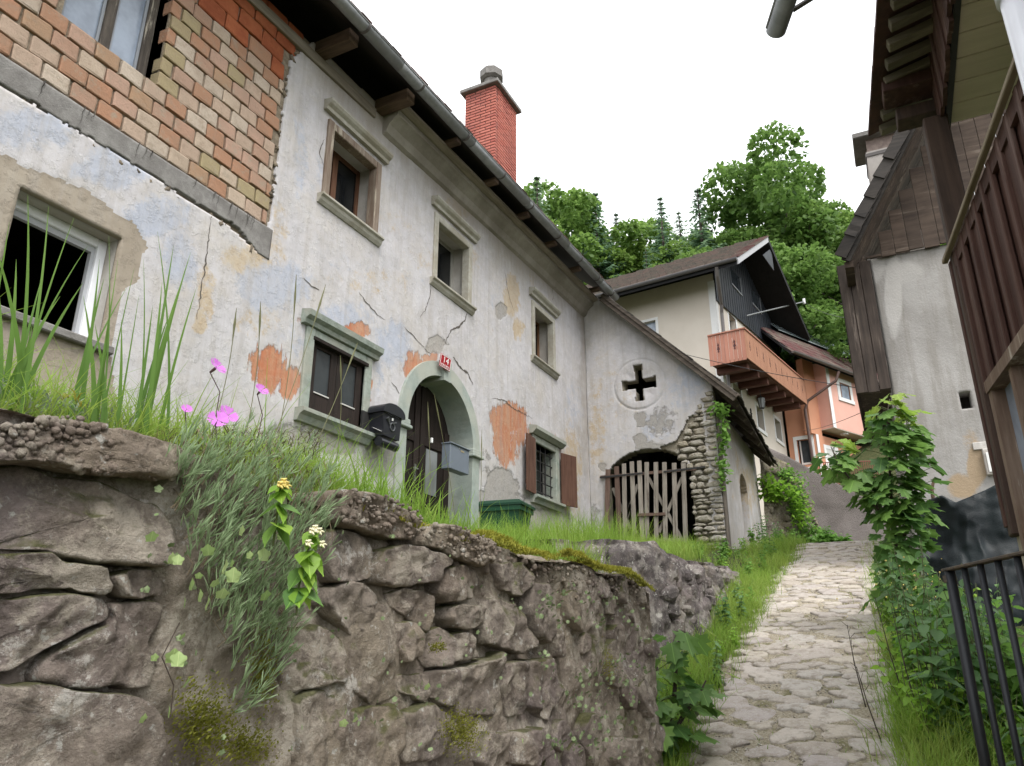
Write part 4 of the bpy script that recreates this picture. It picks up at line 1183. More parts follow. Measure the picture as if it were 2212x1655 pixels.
# ---- lattice gate
gate = empty('lattice_gate', (XA - .05, gcy, 1.5), 'weathered wooden picket gate in the arched gateway under the cross', 'gate')
Z5 = lambda x, y: (1094.5 + .3828 * x, 576 + .3828 * y)
xg = XA - .06
M_pick = m_wood('grey_picket_wood', (0.22, 0.19, 0.16), (0.36, 0.325, 0.28), 'z', wear=(0.13, 0.105, 0.085))
M_pickr = m_wood('brown_picket_wood', (0.10, 0.062, 0.048), (0.17, 0.115, 0.09), 'z')
pk = [(572, 1145, 560, 1600, 1), (620, 1128, 640, 1600, 1), (662, 1112, 668, 1560, 0), (706, 1100, 722, 1570, 0), (748, 1096, 766, 1560, 0), (790, 1104, 792, 1600, 0), (842, 1104, 845, 1600, 0), (890, 1104, 897, 1610, 0), (945, 1108, 955, 1620, 0), (997, 1110, 1012, 1610, 0)]
for x1, y1, x2, y2, br in pk:
    p1 = PX(*Z5(x1, y1), xg); p2 = PX(*Z5(x2, y2), xg)
    p2[2] = min(p2[2], 1.62)
    MB().beam(p2, p1, .085 if not br else .095, .024, (1, 0, 0), .003).build('picket', M_pickr if br else M_pick, gate)
def rail(a, b, w, dx, mat, nm, th=.028):
    p, q = PX(*Z5(*a), xg + dx), PX(*Z5(*b), xg + dx)
    MB().beam(p, q, w, th, (1, 0, 0), .003).build(nm, mat, gate)
rail((530, 1188), (1070, 1142), .055, .030, M_pickr, 'rail'); rail((740, 1402), (895, 1396), .055, -.03, M_pickr, 'latch_bar')
rail((570, 1560), (1010, 1540), .06, .030, M_pick, 'rail')
for a, b in (((600, 1250), (700, 1480)), ((740, 1230), (650, 1490)), ((800, 1190), (1000, 1560)), ((990, 1190), (860, 1500)), ((700, 1340), (640, 1560))):
    rail(a, b, .06, .060, M_pick, 'brace')
rail((525, 1190), (770, 1165), .035, -.028, M_iron, 'hinge_strap', .008); rail((885, 1158), (1120, 1130), .035, -.028, M_iron, 'hinge_strap', .008)
# ================================================================ dry stone retaining walls
def crisp(v, k=4.0):
    a = v * k; f = a - np.floor(a)
    return (np.floor(a) + f ** 5) / k
def stone_mat(name, cols, crust, moss=True, dark=(0.05, 0.043, 0.037)):
    t = NT(name)
    n1 = t.noise(5, 8, .7); n2 = t.noise(19, 8, .72); n3 = t.noise(75, 6, .75)
    c = t.ramp(t.orand(), [(i / (len(cols) - 1), q) for i, q in enumerate(cols)])
    c = t.mix(t.math('MULTIPLY', t.step(t.noise(1.9, 5, .65), .52, .10), .6), c, t.mix(t.step(t.noise(.9, 3, .6), .5, .1), (.40, .335, .235), (.30, .245, .245)))
    c = t.mix(t.step(n2, .5, .16), c, t.mix(.55, c, dark))
    c = t.mix(t.math('MULTIPLY', t.step(t.noise(6.5, 10, .78), .545, .06), .85), c, crust)
    c = t.mix(t.math('MULTIPLY', t.step(n3, .62, .06), .5), c, (0.36, 0.34, 0.30))
    c = t.mix(t.math('MULTIPLY', t.step(t.noise(33, 4, .6), .66, .03), .8), c, (0.55, 0.535, 0.49))
    c = t.mix(t.math('MULTIPLY', t.step(t.noise(4.0, 11, .82), .60, .03), .75), c, (0.58, 0.55, 0.50))
    if moss:
        up = t.sep(t.geo.outputs['Normal'])[2]
        mf = t.step(t.math('ADD', t.math('MULTIPLY', up, .25), t.noise(2.6, 7, .7)), .68, .06)
        c = t.mix(t.math('MULTIPLY', mf, .8), c, t.mix(t.step(n3, .5, .15), (0.055, 0.065, 0.015), (0.11, 0.115, 0.03)))
    t.bump(t.math('ADD', t.math('MULTIPLY', n2, .6), t.math('MULTIPLY', n3, .4)), .036)
    return t.fin(c, .93, .18)
M_wstone = stone_mat('wall_stone', [(0.229, 0.18, 0.146), (0.29, 0.244, 0.205), (0.198, 0.156, 0.13), (0.326, 0.278, 0.23), (0.246, 0.201, 0.176)], (0.44, 0.389, 0.32), True, (0.057, 0.045, 0.038))
M_wcrust = stone_mat('lime_crust', [(0.317, 0.269, 0.213)] * 2, (0.51, 0.457, 0.381), True, (0.088, 0.068, 0.051))
M_congl = stone_mat('pebble_concrete', [(0.299, 0.244, 0.19)] * 2, (0.396, 0.342, 0.271), False, (0.088, 0.068, 0.053))
M_pebble = stone_mat('pebbles', [(0.264, 0.209, 0.168), (0.37, 0.312, 0.254)], (0.422, 0.376, 0.307), False, (0.088, 0.073, 0.057))
YW = 1.22
wall1 = empty('retaining_wall', (2.0, 1.3, -1.0), 'near retaining wall of big rough stones with a mossy pebbly top below the house', 'stone wall')
def ztop(x):
    return 0.335 + 0.03 * np.sin(x * 2.1 + .6) - 0.035 * np.clip(x - 2.2, 0, 2) + 0.012 * np.sin(x * 9)
A = np.arange(-1.0, 4.06, 0.013); T = np.linspace(0, 1, 130)
GX, GT = np.meshgrid(A, T, indexing='ij')
zb = zpath(GX) - .35
GZ = zb + (ztop(GX) - .015 - zb) * GT
PT = np.stack([GX, np.full_like(GX, YW), GZ], -1)
rg = 1 - np.abs(fbm(PT, 4.5, 5, 101))
dep = 0.05 * fbm(PT, 2.3, 4, 100) + 0.05 * (rg - .72) + 0.014 * fbm(PT, 30, 3, 102) + .05 * crisp(fbm(PT, 3.8, 5, 103), 4) - .004
batter = (ztop(GX) - GZ) * 0.05
Y = YW - dep - batter
idx = np.arange(GX.size).reshape(GX.shape)
q = np.stack([idx[:-1, :-1], idx[1:, :-1], idx[1:, 1:], idx[:-1, 1:]], -1).reshape(-1, 4)
npmesh('mortar_face', np.stack([GX, Y, GZ], -1).reshape(-1, 3), q, M_wcrust, wall1, None, True)
# end face and top
T2 = np.linspace(0, 1, 40); S2 = np.linspace(0, 1, 36)
GS, GT = np.meshgrid(S2, T2, indexing='ij')
gy = YW - .02 + GS * .75; zb = zpath(4.05) - .3
gz_ = zb + (ztop(4.05) - .02 - zb) * GT
PT = np.stack([np.full_like(gy, 4.05), gy, gz_], -1)
PT[..., 0] += .05 * fbm(PT, 4, 4, 104) * sstep(GS, 0, .12) - .0
idx = np.arange(gy.size).reshape(gy.shape)
q2 = np.stack([idx[:-1, :-1], idx[1:, :-1], idx[1:, 1:], idx[:-1, 1:]], -1).reshape(-1, 4)
npmesh('end_face', PT.reshape(-1, 3), q2, M_wcrust, wall1, None, True)
GX, GS = np.meshgrid(np.arange(-1.0, 4.06, .03), np.linspace(0, .5, 14), indexing='ij')
PT = np.stack([GX, YW - .03 + GS, ztop(GX) - .02 + .05 * sstep(GS, 0, .3)], -1); PT[..., 2] += .015 * fbm(PT, 8, 3, 105)
idx = np.arange(GX.size).reshape(GX.shape)
q3 = np.stack([idx[:-1, :-1], idx[1:, :-1], idx[1:, 1:], idx[:-1, 1:]], -1).reshape(-1, 4)
npmesh('wall_top', PT.reshape(-1, 3), q3, M_congl, wall1, None, True)

def stone_poly(P, h, seed, mat, parent, yb, n=64, name='stone', amp=.018, batter=0.05, frame=None):
    """P: outline (x,z) on the wall face; a bulging, noisy stone standing h proud"""
    P = np.array(P, float); c = P.mean(0)
    L = np.r_[0, np.cumsum(np.linalg.norm(np.diff(np.r_[P, P[:1]], axis=0), axis=1))]
    s_ = np.linspace(0, L[-1], n, endpoint=False); PP = np.r_[P, P[:1]]
    R = np.stack([np.interp(s_, L, PP[:, 0]), np.interp(s_, L, PP[:, 1])], -1)
    R = R + .25 * (np.roll(R, 1, 0) + np.roll(R, -1, 0) - 2 * R)
    R = R + .011 * np.stack([fbm(np.c_[R, np.full(n, seed * 3.1)], 18, 3, seed), fbm(np.c_[R, np.full(n, seed * 1.7)], 18, 3, seed + 5)], -1)
    prof = [(1.02, -.10), (1.01, .0), (1.0, .5 * h), (.985, .85 * h), (.95, .98 * h)] + [(f_, 1.0 * h) for f_ in (.88, .79, .69, .58, .46, .34, .22, .1)]
    rs = np.random.RandomState(seed); tx, tz = rs.uniform(-.10, .10, 2)
    V = []
    for f, d in prof:
        Q = c + (R - c) * f
        V.append(np.stack([Q[:, 0], np.full(n, d), Q[:, 1]], -1))
    V.append(np.array([[c[0], 1.05 * h, c[1]]]))
    V = np.concatenate(V)
    q = V.copy(); q[:, 1] += seed
    dn = amp * 1.5 * fbm(q, 6, 5, seed) + amp * 2.4 * (np.abs(fbm(q, 4.5, 5, seed + 9, .6)) - .25) + amp * .6 * fbm(q, 34, 3, seed)
    dn = dn + amp * 2.2 * crisp(fbm(q, 4.2, 4, seed + 21), 3.5)
    w = np.clip(V[:, 1] / max(h, 1e-3), 0, 1)
    V[:, 1] += w * (dn + (V[:, 0] - c[0]) * tx + (V[:, 2] - c[1]) * tz)
    F = []
    m = len(prof)
    for j in range(m - 1):
        for i in range(n): F.append((j * n + i, j * n + (i + 1) % n, (j + 1) * n + (i + 1) % n, (j + 1) * n + i))
    o = (m - 1) * n
    for i in range(n): F.append((o + i, o + (i + 1) % n, m * n, m * n))
    F = [f if f[2] != f[3] else f[:3] for f in F]
    if frame is None:
        W_ = np.stack([V[:, 0], yb - V[:, 1] - batter * (ztop(V[:, 0]) - V[:, 2]), V[:, 2]], -1)
    else:
        W_ = frame(V)
    mb = MB(); mb.add(W_, F)
    return mb.build(name, mat, parent, True)
Z1 = lambda p: (p[0] * .4779, 864 + .4779 * p[1])
Z2 = lambda p: (576 + .3906 * p[0], 1036.9 + .3906 * p[1])
def px2w(lst, fn):
    o = []
    for p in lst:
        w = PY(*fn(p), YW - .03); o.append((w[0], w[2]))
    return o
POL = []
caps = [px2w([(-260, 150), (0, 130), (130, 95), (260, 88), (370, 120), (560, 180), (700, 215), (800, 300), (700, 375), (520, 345), (400, 350), (250, 325), (140, 290), (0, 292), (-260, 300)], Z1),
        px2w([(330, 60), (480, 62), (620, 110), (760, 170), (830, 250), (790, 330), (740, 330), (640, 320), (480, 265), (340, 245)], Z2),
        px2w([(840, 250), (1000, 255), (1200, 335), (1240, 430), (1180, 480), (1000, 430), (900, 390), (800, 345)], Z2)]
st = [([(-420, 300), (0, 295), (100, 270), (230, 335), (400, 355), (520, 425), (700, 480), (740, 560), (730, 700), (690, 750), (560, 745), (420, 738), (250, 715), (130, 688), (-420, 690)], Z1, .045),
      ([(-420, 705), (0, 700), (190, 688), (250, 738), (420, 758), (460, 812), (455, 880), (330, 868), (200, 853), (100, 868), (-420, 900)], Z1, .06),
      ([(470, 812), (550, 768), (650, 772), (700, 840), (690, 900), (600, 895), (490, 885)], Z1, .06),
      ([(-420, 910), (0, 900), (120, 882), (250, 872), (440, 890), (470, 980), (300, 1060), (160, 1130), (60, 1220), (-420, 1260)], Z1, .05),
      ([(470, 905), (600, 908), (690, 930), (705, 1000), (645, 1090), (690, 1200), (650, 1290), (500, 1300), (300, 1290), (110, 1260), (190, 1130), (330, 1070), (490, 990)], Z1, .035),
      ([(-420, 1280), (100, 1275), (300, 1310), (560, 1330), (640, 1420), (640, 1560), (560, 1800), (-420, 1800)], Z1, .06),
      ([(300, 290), (420, 265), (560, 310), (585, 390), (570, 540), (450, 560), (320, 570), (290, 430)], Z2, .05),
      ([(570, 470), (620, 380), (740, 352), (900, 400), (990, 445), (985, 470), (920, 490), (920, 570), (780, 588), (650, 588), (570, 575)], Z2, .06),
      ([(940, 495), (1100, 462), (1160, 482), (1180, 560), (1130, 650), (960, 680), (920, 620)], Z2, .045),
      ([(990, 702), (1080, 692), (1190, 712), (1180, 780), (1100, 820), (1010, 820), (970, 760)], Z2, .06),
      ([(660, 620), (860, 602), (912, 650), (892, 780), (870, 840), (720, 742), (660, 690)], Z2, .035),
      ([(320, 592), (440, 562), (560, 600), (600, 680), (655, 702), (640, 770), (570, 830), (430, 850), (330, 760), (290, 680)], Z2, .05),
      ([(1210, 652), (1300, 652), (1380, 700), (1430, 860), (1440, 920), (1380, 970), (1300, 940), (1190, 910), (1180, 800)], Z2, .05),
      ([(700, 792), (790, 790), (820, 850), (810, 980), (720, 1000), (690, 900)], Z2, .045),
      ([(830, 872), (960, 802), (1010, 850), (1030, 1000), (890, 1040), (840, 960)], Z2, .035),
      ([(1030, 842), (1110, 842), (1180, 980), (1050, 1010)], Z2, .03),
      ([(700, 1082), (880, 1062), (870, 1130), (840, 1220), (720, 1180)], Z2, .03),
      ([(890, 1062), (1010, 1042), (1030, 1150), (1010, 1260), (890, 1200)], Z2, .04),
      ([(1020, 1040), (1160, 1012), (1290, 945), (1260, 1100), (1240, 1300), (1040, 1310), (1025, 1180)], Z2, .04),
      ([(1300, 1012), (1380, 1002), (1405, 1130), (1400, 1300), (1305, 1310), (1272, 1150)], Z2, .05),
      ([(430, 900), (560, 862), (680, 960), (690, 1060), (700, 1200), (560, 1250), (440, 1150)], Z2, .03),
      ([(120, 1200), (300, 1150), (420, 1205), (400, 1500), (340, 1700), (140, 1700)], Z2, .04),
      ([(440, 1260), (690, 1220), (720, 1300), (700, 1480), (640, 1700), (420, 1700)], Z2, .03),
      ([(730, 1260), (880, 1230), (1000, 1300), (1010, 1400), (900, 1540), (720, 1560)], Z2, .045),
      ([(60, 850), (280, 790), (400, 870), (420, 1130), (300, 1140), (110, 1180), (50, 1050)], Z2, .03),
      ([(1170, 1400), (1280, 1390), (1290, 1560), (1180, 1640), (1110, 1560)], Z2, .05),
      ([(1310, 1390), (1460, 1370), (1500, 1500), (1400, 1600), (1300, 1560)], Z2, .06),
      ([(1240, 460), (1400, 450), (1460, 560), (1400, 640), (1280, 610)], Z2, .05),
      ([(1430, 1000), (1560, 980), (1600, 1200), (1500, 1330), (1420, 1250)], Z2, .05),
      ([(1450, 560), (1560, 580), (1600, 700), (1560, 900), (1470, 870), (1430, 720)], Z2, .055),
      ([(1880, 1420), (1970, 1430), (2000, 1580), (1900, 1640), (1860, 1540)], Z2, .07)]
for k, (pl, fn, h) in enumerate(st):
    P = px2w(pl, fn); POL.append(np.array(P))
    stone_poly(P, h, 200 + k * 7, M_wstone, wall1, YW)
for k, P in enumerate(caps):
    POL.append(np.array(P)); stone_poly(P, .085 if k == 0 else .065, 500 + k * 11, M_congl, wall1, YW, 56, 'cap_stone', .02)
# smaller stones filling the rest
cent = []
tries = 0
while len(cent) < 130 and tries < 6000:
    tries += 1
    x = rnd.uniform(-.8, 4.02); zl = float(zpath(x)); z = rnd.uniform(zl - .05, float(ztop(np.array(x))) - .05)
    r = rnd.uniform(.035, .085) * (1.25 if x > 2.4 else 1)
    if any(inpoly(np.array([x + r * .7 * a]), np.array([z + r * .7 * b]), p)[0] for p in POL for a, b in ((0, 0), (1, 0), (-1, 0), (0, 1), (0, -1))): continue
    if any((x - c[0]) ** 2 + (z - c[1]) ** 2 < (.92 * (r + c[2])) ** 2 for c in cent): continue
    cent.append((x, z, r))
    el = rnd.uniform(.75, 1.5); ro_ = rnd.uniform(0, 3.14)
    P = []
    for i in range(7):
        a = 2 * math.pi * i / 7; rr = r * rnd.uniform(.75, 1.2)
        dx, dz = rr * math.cos(a) * el ** .5, rr * math.sin(a) / el ** .5
        P.append((x + dx * math.cos(ro_) - dz * math.sin(ro_), z + dx * math.sin(ro_) + dz * math.cos(ro_)))
    stone_poly(P, rnd.uniform(.015, .04), 900 + len(cent), M_wstone, wall1, YW, 24, 'stone', .014)
# pebbles bedded in the concrete top course
pts, sc_ = [], []
for P in [np.array(c) for c in caps]:
    lo, hi = P.min(0), P.max(0)
    n_ = int((1300 if hi[0] < 1.3 else 260) * (hi[0] - lo[0]) / .6)
    X = RS.uniform(lo[0], hi[0], n_); Zp = RS.uniform(lo[1], hi[1], n_)
    k_ = inpoly(X, Zp, P)
    for x, z in zip(X[k_], Zp[k_]):
        pts.append((x, YW - .068 - .05 * (float(ztop(np.array(x))) - z) + rnd.uniform(-.012, .006), z)); sc_.append(rnd.choice((.003, .004, .004, .005, .006, .007, .009)))
for k in range(500):
    x = rnd.uniform(1.9, 4.0); z = float(ztop(np.array(x))) - .02 - abs(rnd.gauss(0, .055))
    pts.append((x, YW - .0 - rnd.uniform(-.01, .035), z)); sc_.append(rnd.choice((.003, .005, .006, .008, .011)))
n_ = len(pts)
_ph = (1 + 5 ** .5) / 2
Vv = np.array([(-1, _ph, 0), (1, _ph, 0), (-1, -_ph, 0), (1, -_ph, 0), (0, -1, _ph), (0, 1, _ph), (0, -1, -_ph), (0, 1, -_ph), (_ph, 0, -1), (_ph, 0, 1), (-_ph, 0, -1), (-_ph, 0, 1)]) / 1.9
tri = [(0, 11, 5), (0, 5, 1), (0, 1, 7), (0, 7, 10), (0, 10, 11), (1, 5, 9), (5, 11, 4), (11, 10, 2), (10, 7, 6), (7, 1, 8), (3, 9, 4), (3, 4, 2), (3, 2, 6), (3, 6, 8), (3, 8, 9), (4, 9, 5), (2, 4, 11), (6, 2, 10), (8, 6, 7), (9, 8, 1)]
sc_ = np.array(sc_)
V, F = scatter(Vv, tri, np.array(pts), rot_euler(RS.uniform(0, 6.3, n_), RS.uniform(0, 6.3, n_), RS.uniform(0, 6.3, n_)), sc_[:, None] * RS.uniform(.7, 1.35, (n_, 3)))
tag(npmesh('pebbles', V, F, M_pebble, wall1, None, True), kind='stuff')

# ---- second wall further up the lane: a dark lumpy mass, plan curve with its own top heights
wall2 = empty('retaining_wall', (6.5, 1.9, 0), 'dark lumpy stone wall beside the cobbles, further up the lane in front of the gate', 'stone wall')
pl = [PX(1200, 1168, 5.15), PX(1240, 1172, 5.45), PX(1330, 1172, 5.75), PY(1417, 1174, 1.74), PY(1435, 1191, 1.69), PY(1488, 1215, 1.66), PY(1541, 1221, 1.68), PY(1577, 1230, 1.72), np.array([9.75, 1.85, .62])]
pl = np.array(pl)
L = np.r_[0, np.cumsum(np.linalg.norm(np.diff(pl[:, :2], axis=0), axis=1))]
S = np.linspace(0, L[-1], 300)
cxs, cys, cts = (np.interp(S, L, pl[:, i]) for i in range(3))
for _ in range(12):
    cxs[1:-1] = (cxs[:-2] + cxs[1:-1] + cxs[2:]) / 3; cys[1:-1] = (cys[:-2] + cys[1:-1] + cys[2:]) / 3
tx, ty = np.gradient(cxs), np.gradient(cys); ln = np.hypot(tx, ty); nx, ny = ty / ln, -tx / ln
T = np.linspace(0, 1, 70)
bot = zpath(cxs) - .3
prof = np.concatenate([np.linspace(0, 1, 62), np.ones(10)]); back = np.concatenate([np.zeros(62), np.linspace(.03, .55, 10)])
GZ = bot[:, None] + (cts - bot)[:, None] * prof[None]
PT = np.stack([cxs[:, None] + 0 * GZ, cys[:, None] + 0 * GZ, GZ], -1)
stv = PT * np.array([1, 1, .45])
d = .10 * fbm(stv, 2.6, 5, 121) + .16 * (.4 - np.abs(fbm(stv, 4, 5, 122, .6))) + .035 * fbm(PT, 16, 4, 123) - .04
d = d + (cts[:, None] - GZ) * .16
rnd_t = np.clip((prof - .93) / .07, 0, 1)[None] ** 2 * .05
d = np.where(back[None] > 0, -back[None] + .3 * d, d - rnd_t)
PT[..., 0] += nx[:, None] * d; PT[..., 1] += ny[:, None] * d
PT[..., 2] += np.where(back[None] > 0, .02 + .03 * fbm(PT, 5, 3, 124), 0)
idx = np.arange(GZ.size).reshape(GZ.shape)
q = np.stack([idx[:-1, :-1], idx[1:, :-1], idx[1:, 1:], idx[:-1, 1:]], -1).reshape(-1, 4)
M_w2 = stone_mat('dark_wall_stone', [(0.14, 0.12, 0.115)] * 2, (0.30, 0.275, 0.245), False, (0.035, 0.032, 0.032))
npmesh('wall_face', PT.reshape(-1, 3), q, M_w2, wall2, None, True)
for k in range(46):
    i = rnd.randrange(40, 290); f = rnd.uniform(.28, .93)
    j = int(f * 61); c = PT[i, j]
    o = place(_sm[rnd.randrange(8)], 'stone', tuple(c), (rnd.uniform(.08, .16), rnd.uniform(.10, .22), .05), wall2)
    o.data = o.data
    aa = math.atan2(ny[i], nx[i])
    o.rotation_euler = Matrix.Rotation(aa, 3, 'Z').to_euler()
    o.rotation_euler = (Matrix.Rotation(aa, 4, 'Z') @ Matrix.Rotation(math.pi / 2, 4, 'Y') @ Matrix.Rotation(rnd.uniform(-.5, .5), 4, 'Z')).to_euler()
    o.material_slots[0].link = 'OBJECT'; o.material_slots[0].material = M_w2
# ================================================================ gallery building on the right
bc = np.array([4.565, -.57, 0]); bdir = np.array([-.9945, -.1045, 0]); bn = np.array([-.1045, .9945, 0])
def BP(s, o, z): return bc + bdir * s + bn * o + np.array([0, 0, z])
barn = empty('timber_gallery', (3.5, -1.2, -1.0), 'dark brown timber gallery with vertical siding, corner post and tiled eave by the lane', 'building')
M_sid = m_wood('brown_siding', (0.055, 0.026, 0.020), (0.10, 0.052, 0.040), 'z', sc=.6, rand=.3, wear=(0.15, 0.10, 0.085))
M_post = m_wood('brown_post', (0.042, 0.028, 0.022), (0.085, 0.055, 0.042), 'z', sc=.6)
MB().beam(BP(0, -.10, -.35), BP(2.9, -.10, -.35), .20, 1.9).build('base_wall', m_rough('pale_base_plaster', (.42, .37, .28), (.34, .30, .23), 4, dirt=(.22, .20, .15)), barn)
s = .0; k = 0
wx0, wx1, wz0, wz1 = .25, 1.05, -.2, 1.22
while s < 2.8:
    w = .17
    for z0, z1 in (((.55, 2.06),) if not (wx0 - .02 < s + w / 2 < wx1 + .02) else ((wz1, 2.06),)):
        MB().beam(BP(s, .0 + .012 * (k % 2), (z0 + z1) / 2), BP(s + w - .006, .0 + .012 * (k % 2), (z0 + z1) / 2), .022, z1 - z0, (0, 0, 1), .003).build('board', M_sid, barn)
        MB().beam(BP(s - .022, .03, (z0 + z1) / 2), BP(s + .022, .03, (z0 + z1) / 2), .022, z1 - z0, (0, 0, 1), .004).build('batten', M_sid, barn)
    s += w; k += 1
wn_ = MB().beam(BP(wx0, .02, wz1), BP(wx1, .02, wz1), .07, .06).beam(BP(wx0, .015, .5), BP(wx0 + .06, .015, .5), .06, 1.40)
wn_.beam(BP(wx0 + .38, .012, .5), BP(wx0 + .43, .012, .5), .05, 1.40).beam(BP(wx1 - .06, .015, .5), BP(wx1, .015, .5), .06, 1.40)
wf = wn_.build('window', m_wood('window_wood_worn', (.13, .085, .06), (.22, .16, .12), 'z', wear=(.40, .36, .30)), barn)
MB().beam(BP(wx0 + .03, -.02, .5), BP(wx1, -.02, .5), .01, 1.4).build('pane', M_glass_curtain, wf)
MB().beam(BP(-.02, .055, 2.075), BP(2.9, .055, 2.075), .03, .026, (0, 0, 1), .004).build('top_rail', m_wood('pale_rail', (.20, .155, .105), (.30, .25, .18), 'x'), barn)
MB().beam(BP(-.02, .01, 2.02), BP(2.9, .01, 2.02), .05, .08).build('rail_beam', M_sid, barn)
MB().beam(BP(.05, -.03, .5), BP(.05, -.03, 2.98), .13, .13, (1, 0, 0), .008).build('corner_post', M_post, barn)
MB().beam(BP(2.6, -.25, .5), BP(2.6, -.25, 2.98), .13, .13, (1, 0, 0), .008).build('post', M_post, barn)
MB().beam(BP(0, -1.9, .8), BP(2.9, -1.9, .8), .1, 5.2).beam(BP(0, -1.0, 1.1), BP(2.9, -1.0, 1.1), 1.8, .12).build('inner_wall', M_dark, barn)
# ceiling boards of the gallery
M_sof = m_wood('beige_ceiling_board', (0.60, 0.535, 0.42), (0.68, 0.61, 0.49), 'y', rand=.10)
x = 4.60
while x > 1.7:
    MB().box((x - .195, -2.6, 2.985), (x - .004, -.665, 3.005), .003).build('ceiling_board', M_sof, barn); x -= .2
MB().box((1.7, -.695, 2.97), (4.62, -.663, 3.03)).build('edge_strip', M_iron, barn)
x = 4.66
while x > 1.7:
    z1 = 3.42
    MB().box((x - .10, -.660 + .008 * (int(x * 7) % 2), 2.94 + rnd.uniform(-.02, .02)), (x - .004, -.638 + .008 * (int(x * 7) % 2), z1)).build('fascia_board', M_sid, barn); x -= .105
# eave: rafter tails and tiles
ez = 3.27
ed = np.array([-.9971, -.0758, 0]); e0 = np.array([4.97, -.305, 0])
M_raf = m_wood('rafter_tail_wood', (0.16, 0.14, 0.10), (0.24, 0.215, 0.16), 'y', rand=.5)
for k in range(19):
    p = e0 + ed * (.06 + k * .165)
    MB().beam(p + [0, -.03, ez], p + [.0, -.62, ez + .13], .07, .05, (0, 0, 1), .004).build('rafter_tail', M_raf, barn)
M_btile = m_rough('brown_clay_tile', (0.115, 0.06, 0.052), (0.075, 0.045, 0.042), 12, rand=.35)
for k in range(9):
    p = e0 + ed * (-.02 + k * .335)
    pp = p + ed * .34
    mb = MB()
    for (a, b, lift) in ((p, pp, .03),):
        t0 = a + [0, .035, ez + .035]; t1 = b + [0, .035, ez + .047]
        up = np.array([0, -.62, .155])
        vs = [t0, t1, t1 + up, t0 + up]; vs += [q + np.array([0, 0, .03]) for q in vs]
        mb.add(vs, [(3, 2, 1, 0), (4, 5, 6, 7), (0, 1, 5, 4), (1, 2, 6, 5), (2, 3, 7, 6), (3, 0, 4, 7)])
    mb.build('roof_tile', M_btile, barn)
MB().add([e0 + [0, -.5, ez + .19], e0 + ed * 3.0 + [0, -.5, ez + .19], e0 + ed * 3.0 + [0, -3.2, ez + 1.0], e0 + [0, -3.2, ez + 1.0],
          e0 + [0, -.5, ez + .24], e0 + ed * 3.0 + [0, -.5, ez + .24], e0 + ed * 3.0 + [0, -3.2, ez + 1.05], e0 + [0, -3.2, ez + 1.05]],
         [(3, 2, 1, 0), (4, 5, 6, 7), (0, 1, 5, 4), (1, 2, 6, 5), (2, 3, 7, 6), (3, 0, 4, 7)]).build('roof', M_btile, barn)
MB().box((4.56, -.75, 3.08), (4.70, -.42, 3.17), .006).build('purlin_end', M_post, barn)
MB().box((4.40, -.72, 3.20), (4.60, -.36, 3.28), .006).build('bracket_beam', M_sid, barn)
# white downpipe in front of the gallery
dp = empty('downpipe', (2.47, -.62, -1.1), 'white plastic downpipe in front of the timber gallery', 'downpipe')
dq = PX(2196, 75, 2.47)
M_pipe = m_plain('white_pipe', (.62, .63, .68), .35, .5, 0, .08)
MB().tube([(2.47, dq[1] - .04, -1.3), (2.47, dq[1] - .04, 3.1)], .062, 20).build('pipe', M_pipe, dp, True)
ct = PX(2165, -5, 2.47)
MB().tube([(2.47, dq[1] - .04, ct[2] - .02), (2.47, dq[1] - .04, ct[2] + .09)], .072, 20).build('collar', M_pipe, dp, True)

# overhead gutter of the roof above the lane
g0 = ray(1678, 78); g0 = g0 * (3.3 / (g0 @ FWH))
gd = np.array([-math.cos(r_(22)), -math.sin(r_(22)), 0]); gs = np.array([-gd[1], gd[0], 0])
ov = empty('eave_gutter', tuple(g0), 'short grey half round gutter end hanging overhead against the sky', 'gutter')
mbg = MB(); n = 14; R0 = .055
prof = [(R0 * math.cos(math.pi + math.pi * i / n), R0 * math.sin(math.pi + math.pi * i / n)) for i in range(n + 1)]
prof += [((R0 - .004) * math.cos(2 * math.pi - math.pi * i / n), (R0 - .004) * math.sin(2 * math.pi - math.pi * i / n)) for i in range(n + 1)]
vs = [g0 + gd * t + gs * a + np.array([0, 0, b + .04]) for t in (0, 1.6) for a, b in prof]
m = len(prof)
mbg.add(vs, [(i, (i + 1) % m, m + (i + 1) % m, m + i) for i in range(m)] + [tuple(range(m)), tuple(range(m, 2 * m))])
mbg.build('channel', M_gutter, ov, True)
MB().prism([(-R0 + .001, 0)] + [((R0 - .001) * math.cos(math.pi + math.pi * i / n), (R0 - .001) * math.sin(math.pi + math.pi * i / n)) for i in range(n + 1)], -.003, .0, 'y').xf(lambda x, y, z: tuple(g0 + gd * y + gs * x + np.array([0, 0, z + .04]))).build('end_cap', M_gutter, ov)
MB().tube([g0 + gd * .02 + gs * -R0 + [0, 0, .042], g0 + gd * 1.6 + gs * -R0 + [0, 0, .042]], .008, 6).build('bead', M_gutter, ov)
# flat iron bracket running up to the roof edge above
MB().beam(g0 + gd * .16 + gs * .05 + [0, 0, .02], g0 + gd * .20 + gs * .30 + [0, 0, .16], .03, .012).build('bracket', M_bracket, ov)
rb = MB(); p = g0 + gd * .25
vs = [p + gs * .1 + [0, 0, .12], p + gd * 1.2 + gs * .1 + [0, 0, .12], p + gd * 1.2 + gs * .6 + [0, 0, .3], p + gs * .6 + [0, 0, .3]]
rb.add(vs + [q + np.array([0, 0, .08]) for q in vs], [(3, 2, 1, 0), (4, 5, 6, 7), (0, 1, 5, 4), (1, 2, 6, 5), (2, 3, 7, 6), (3, 0, 4, 7)])
rb.build('roof_edge', M_btile, ov)

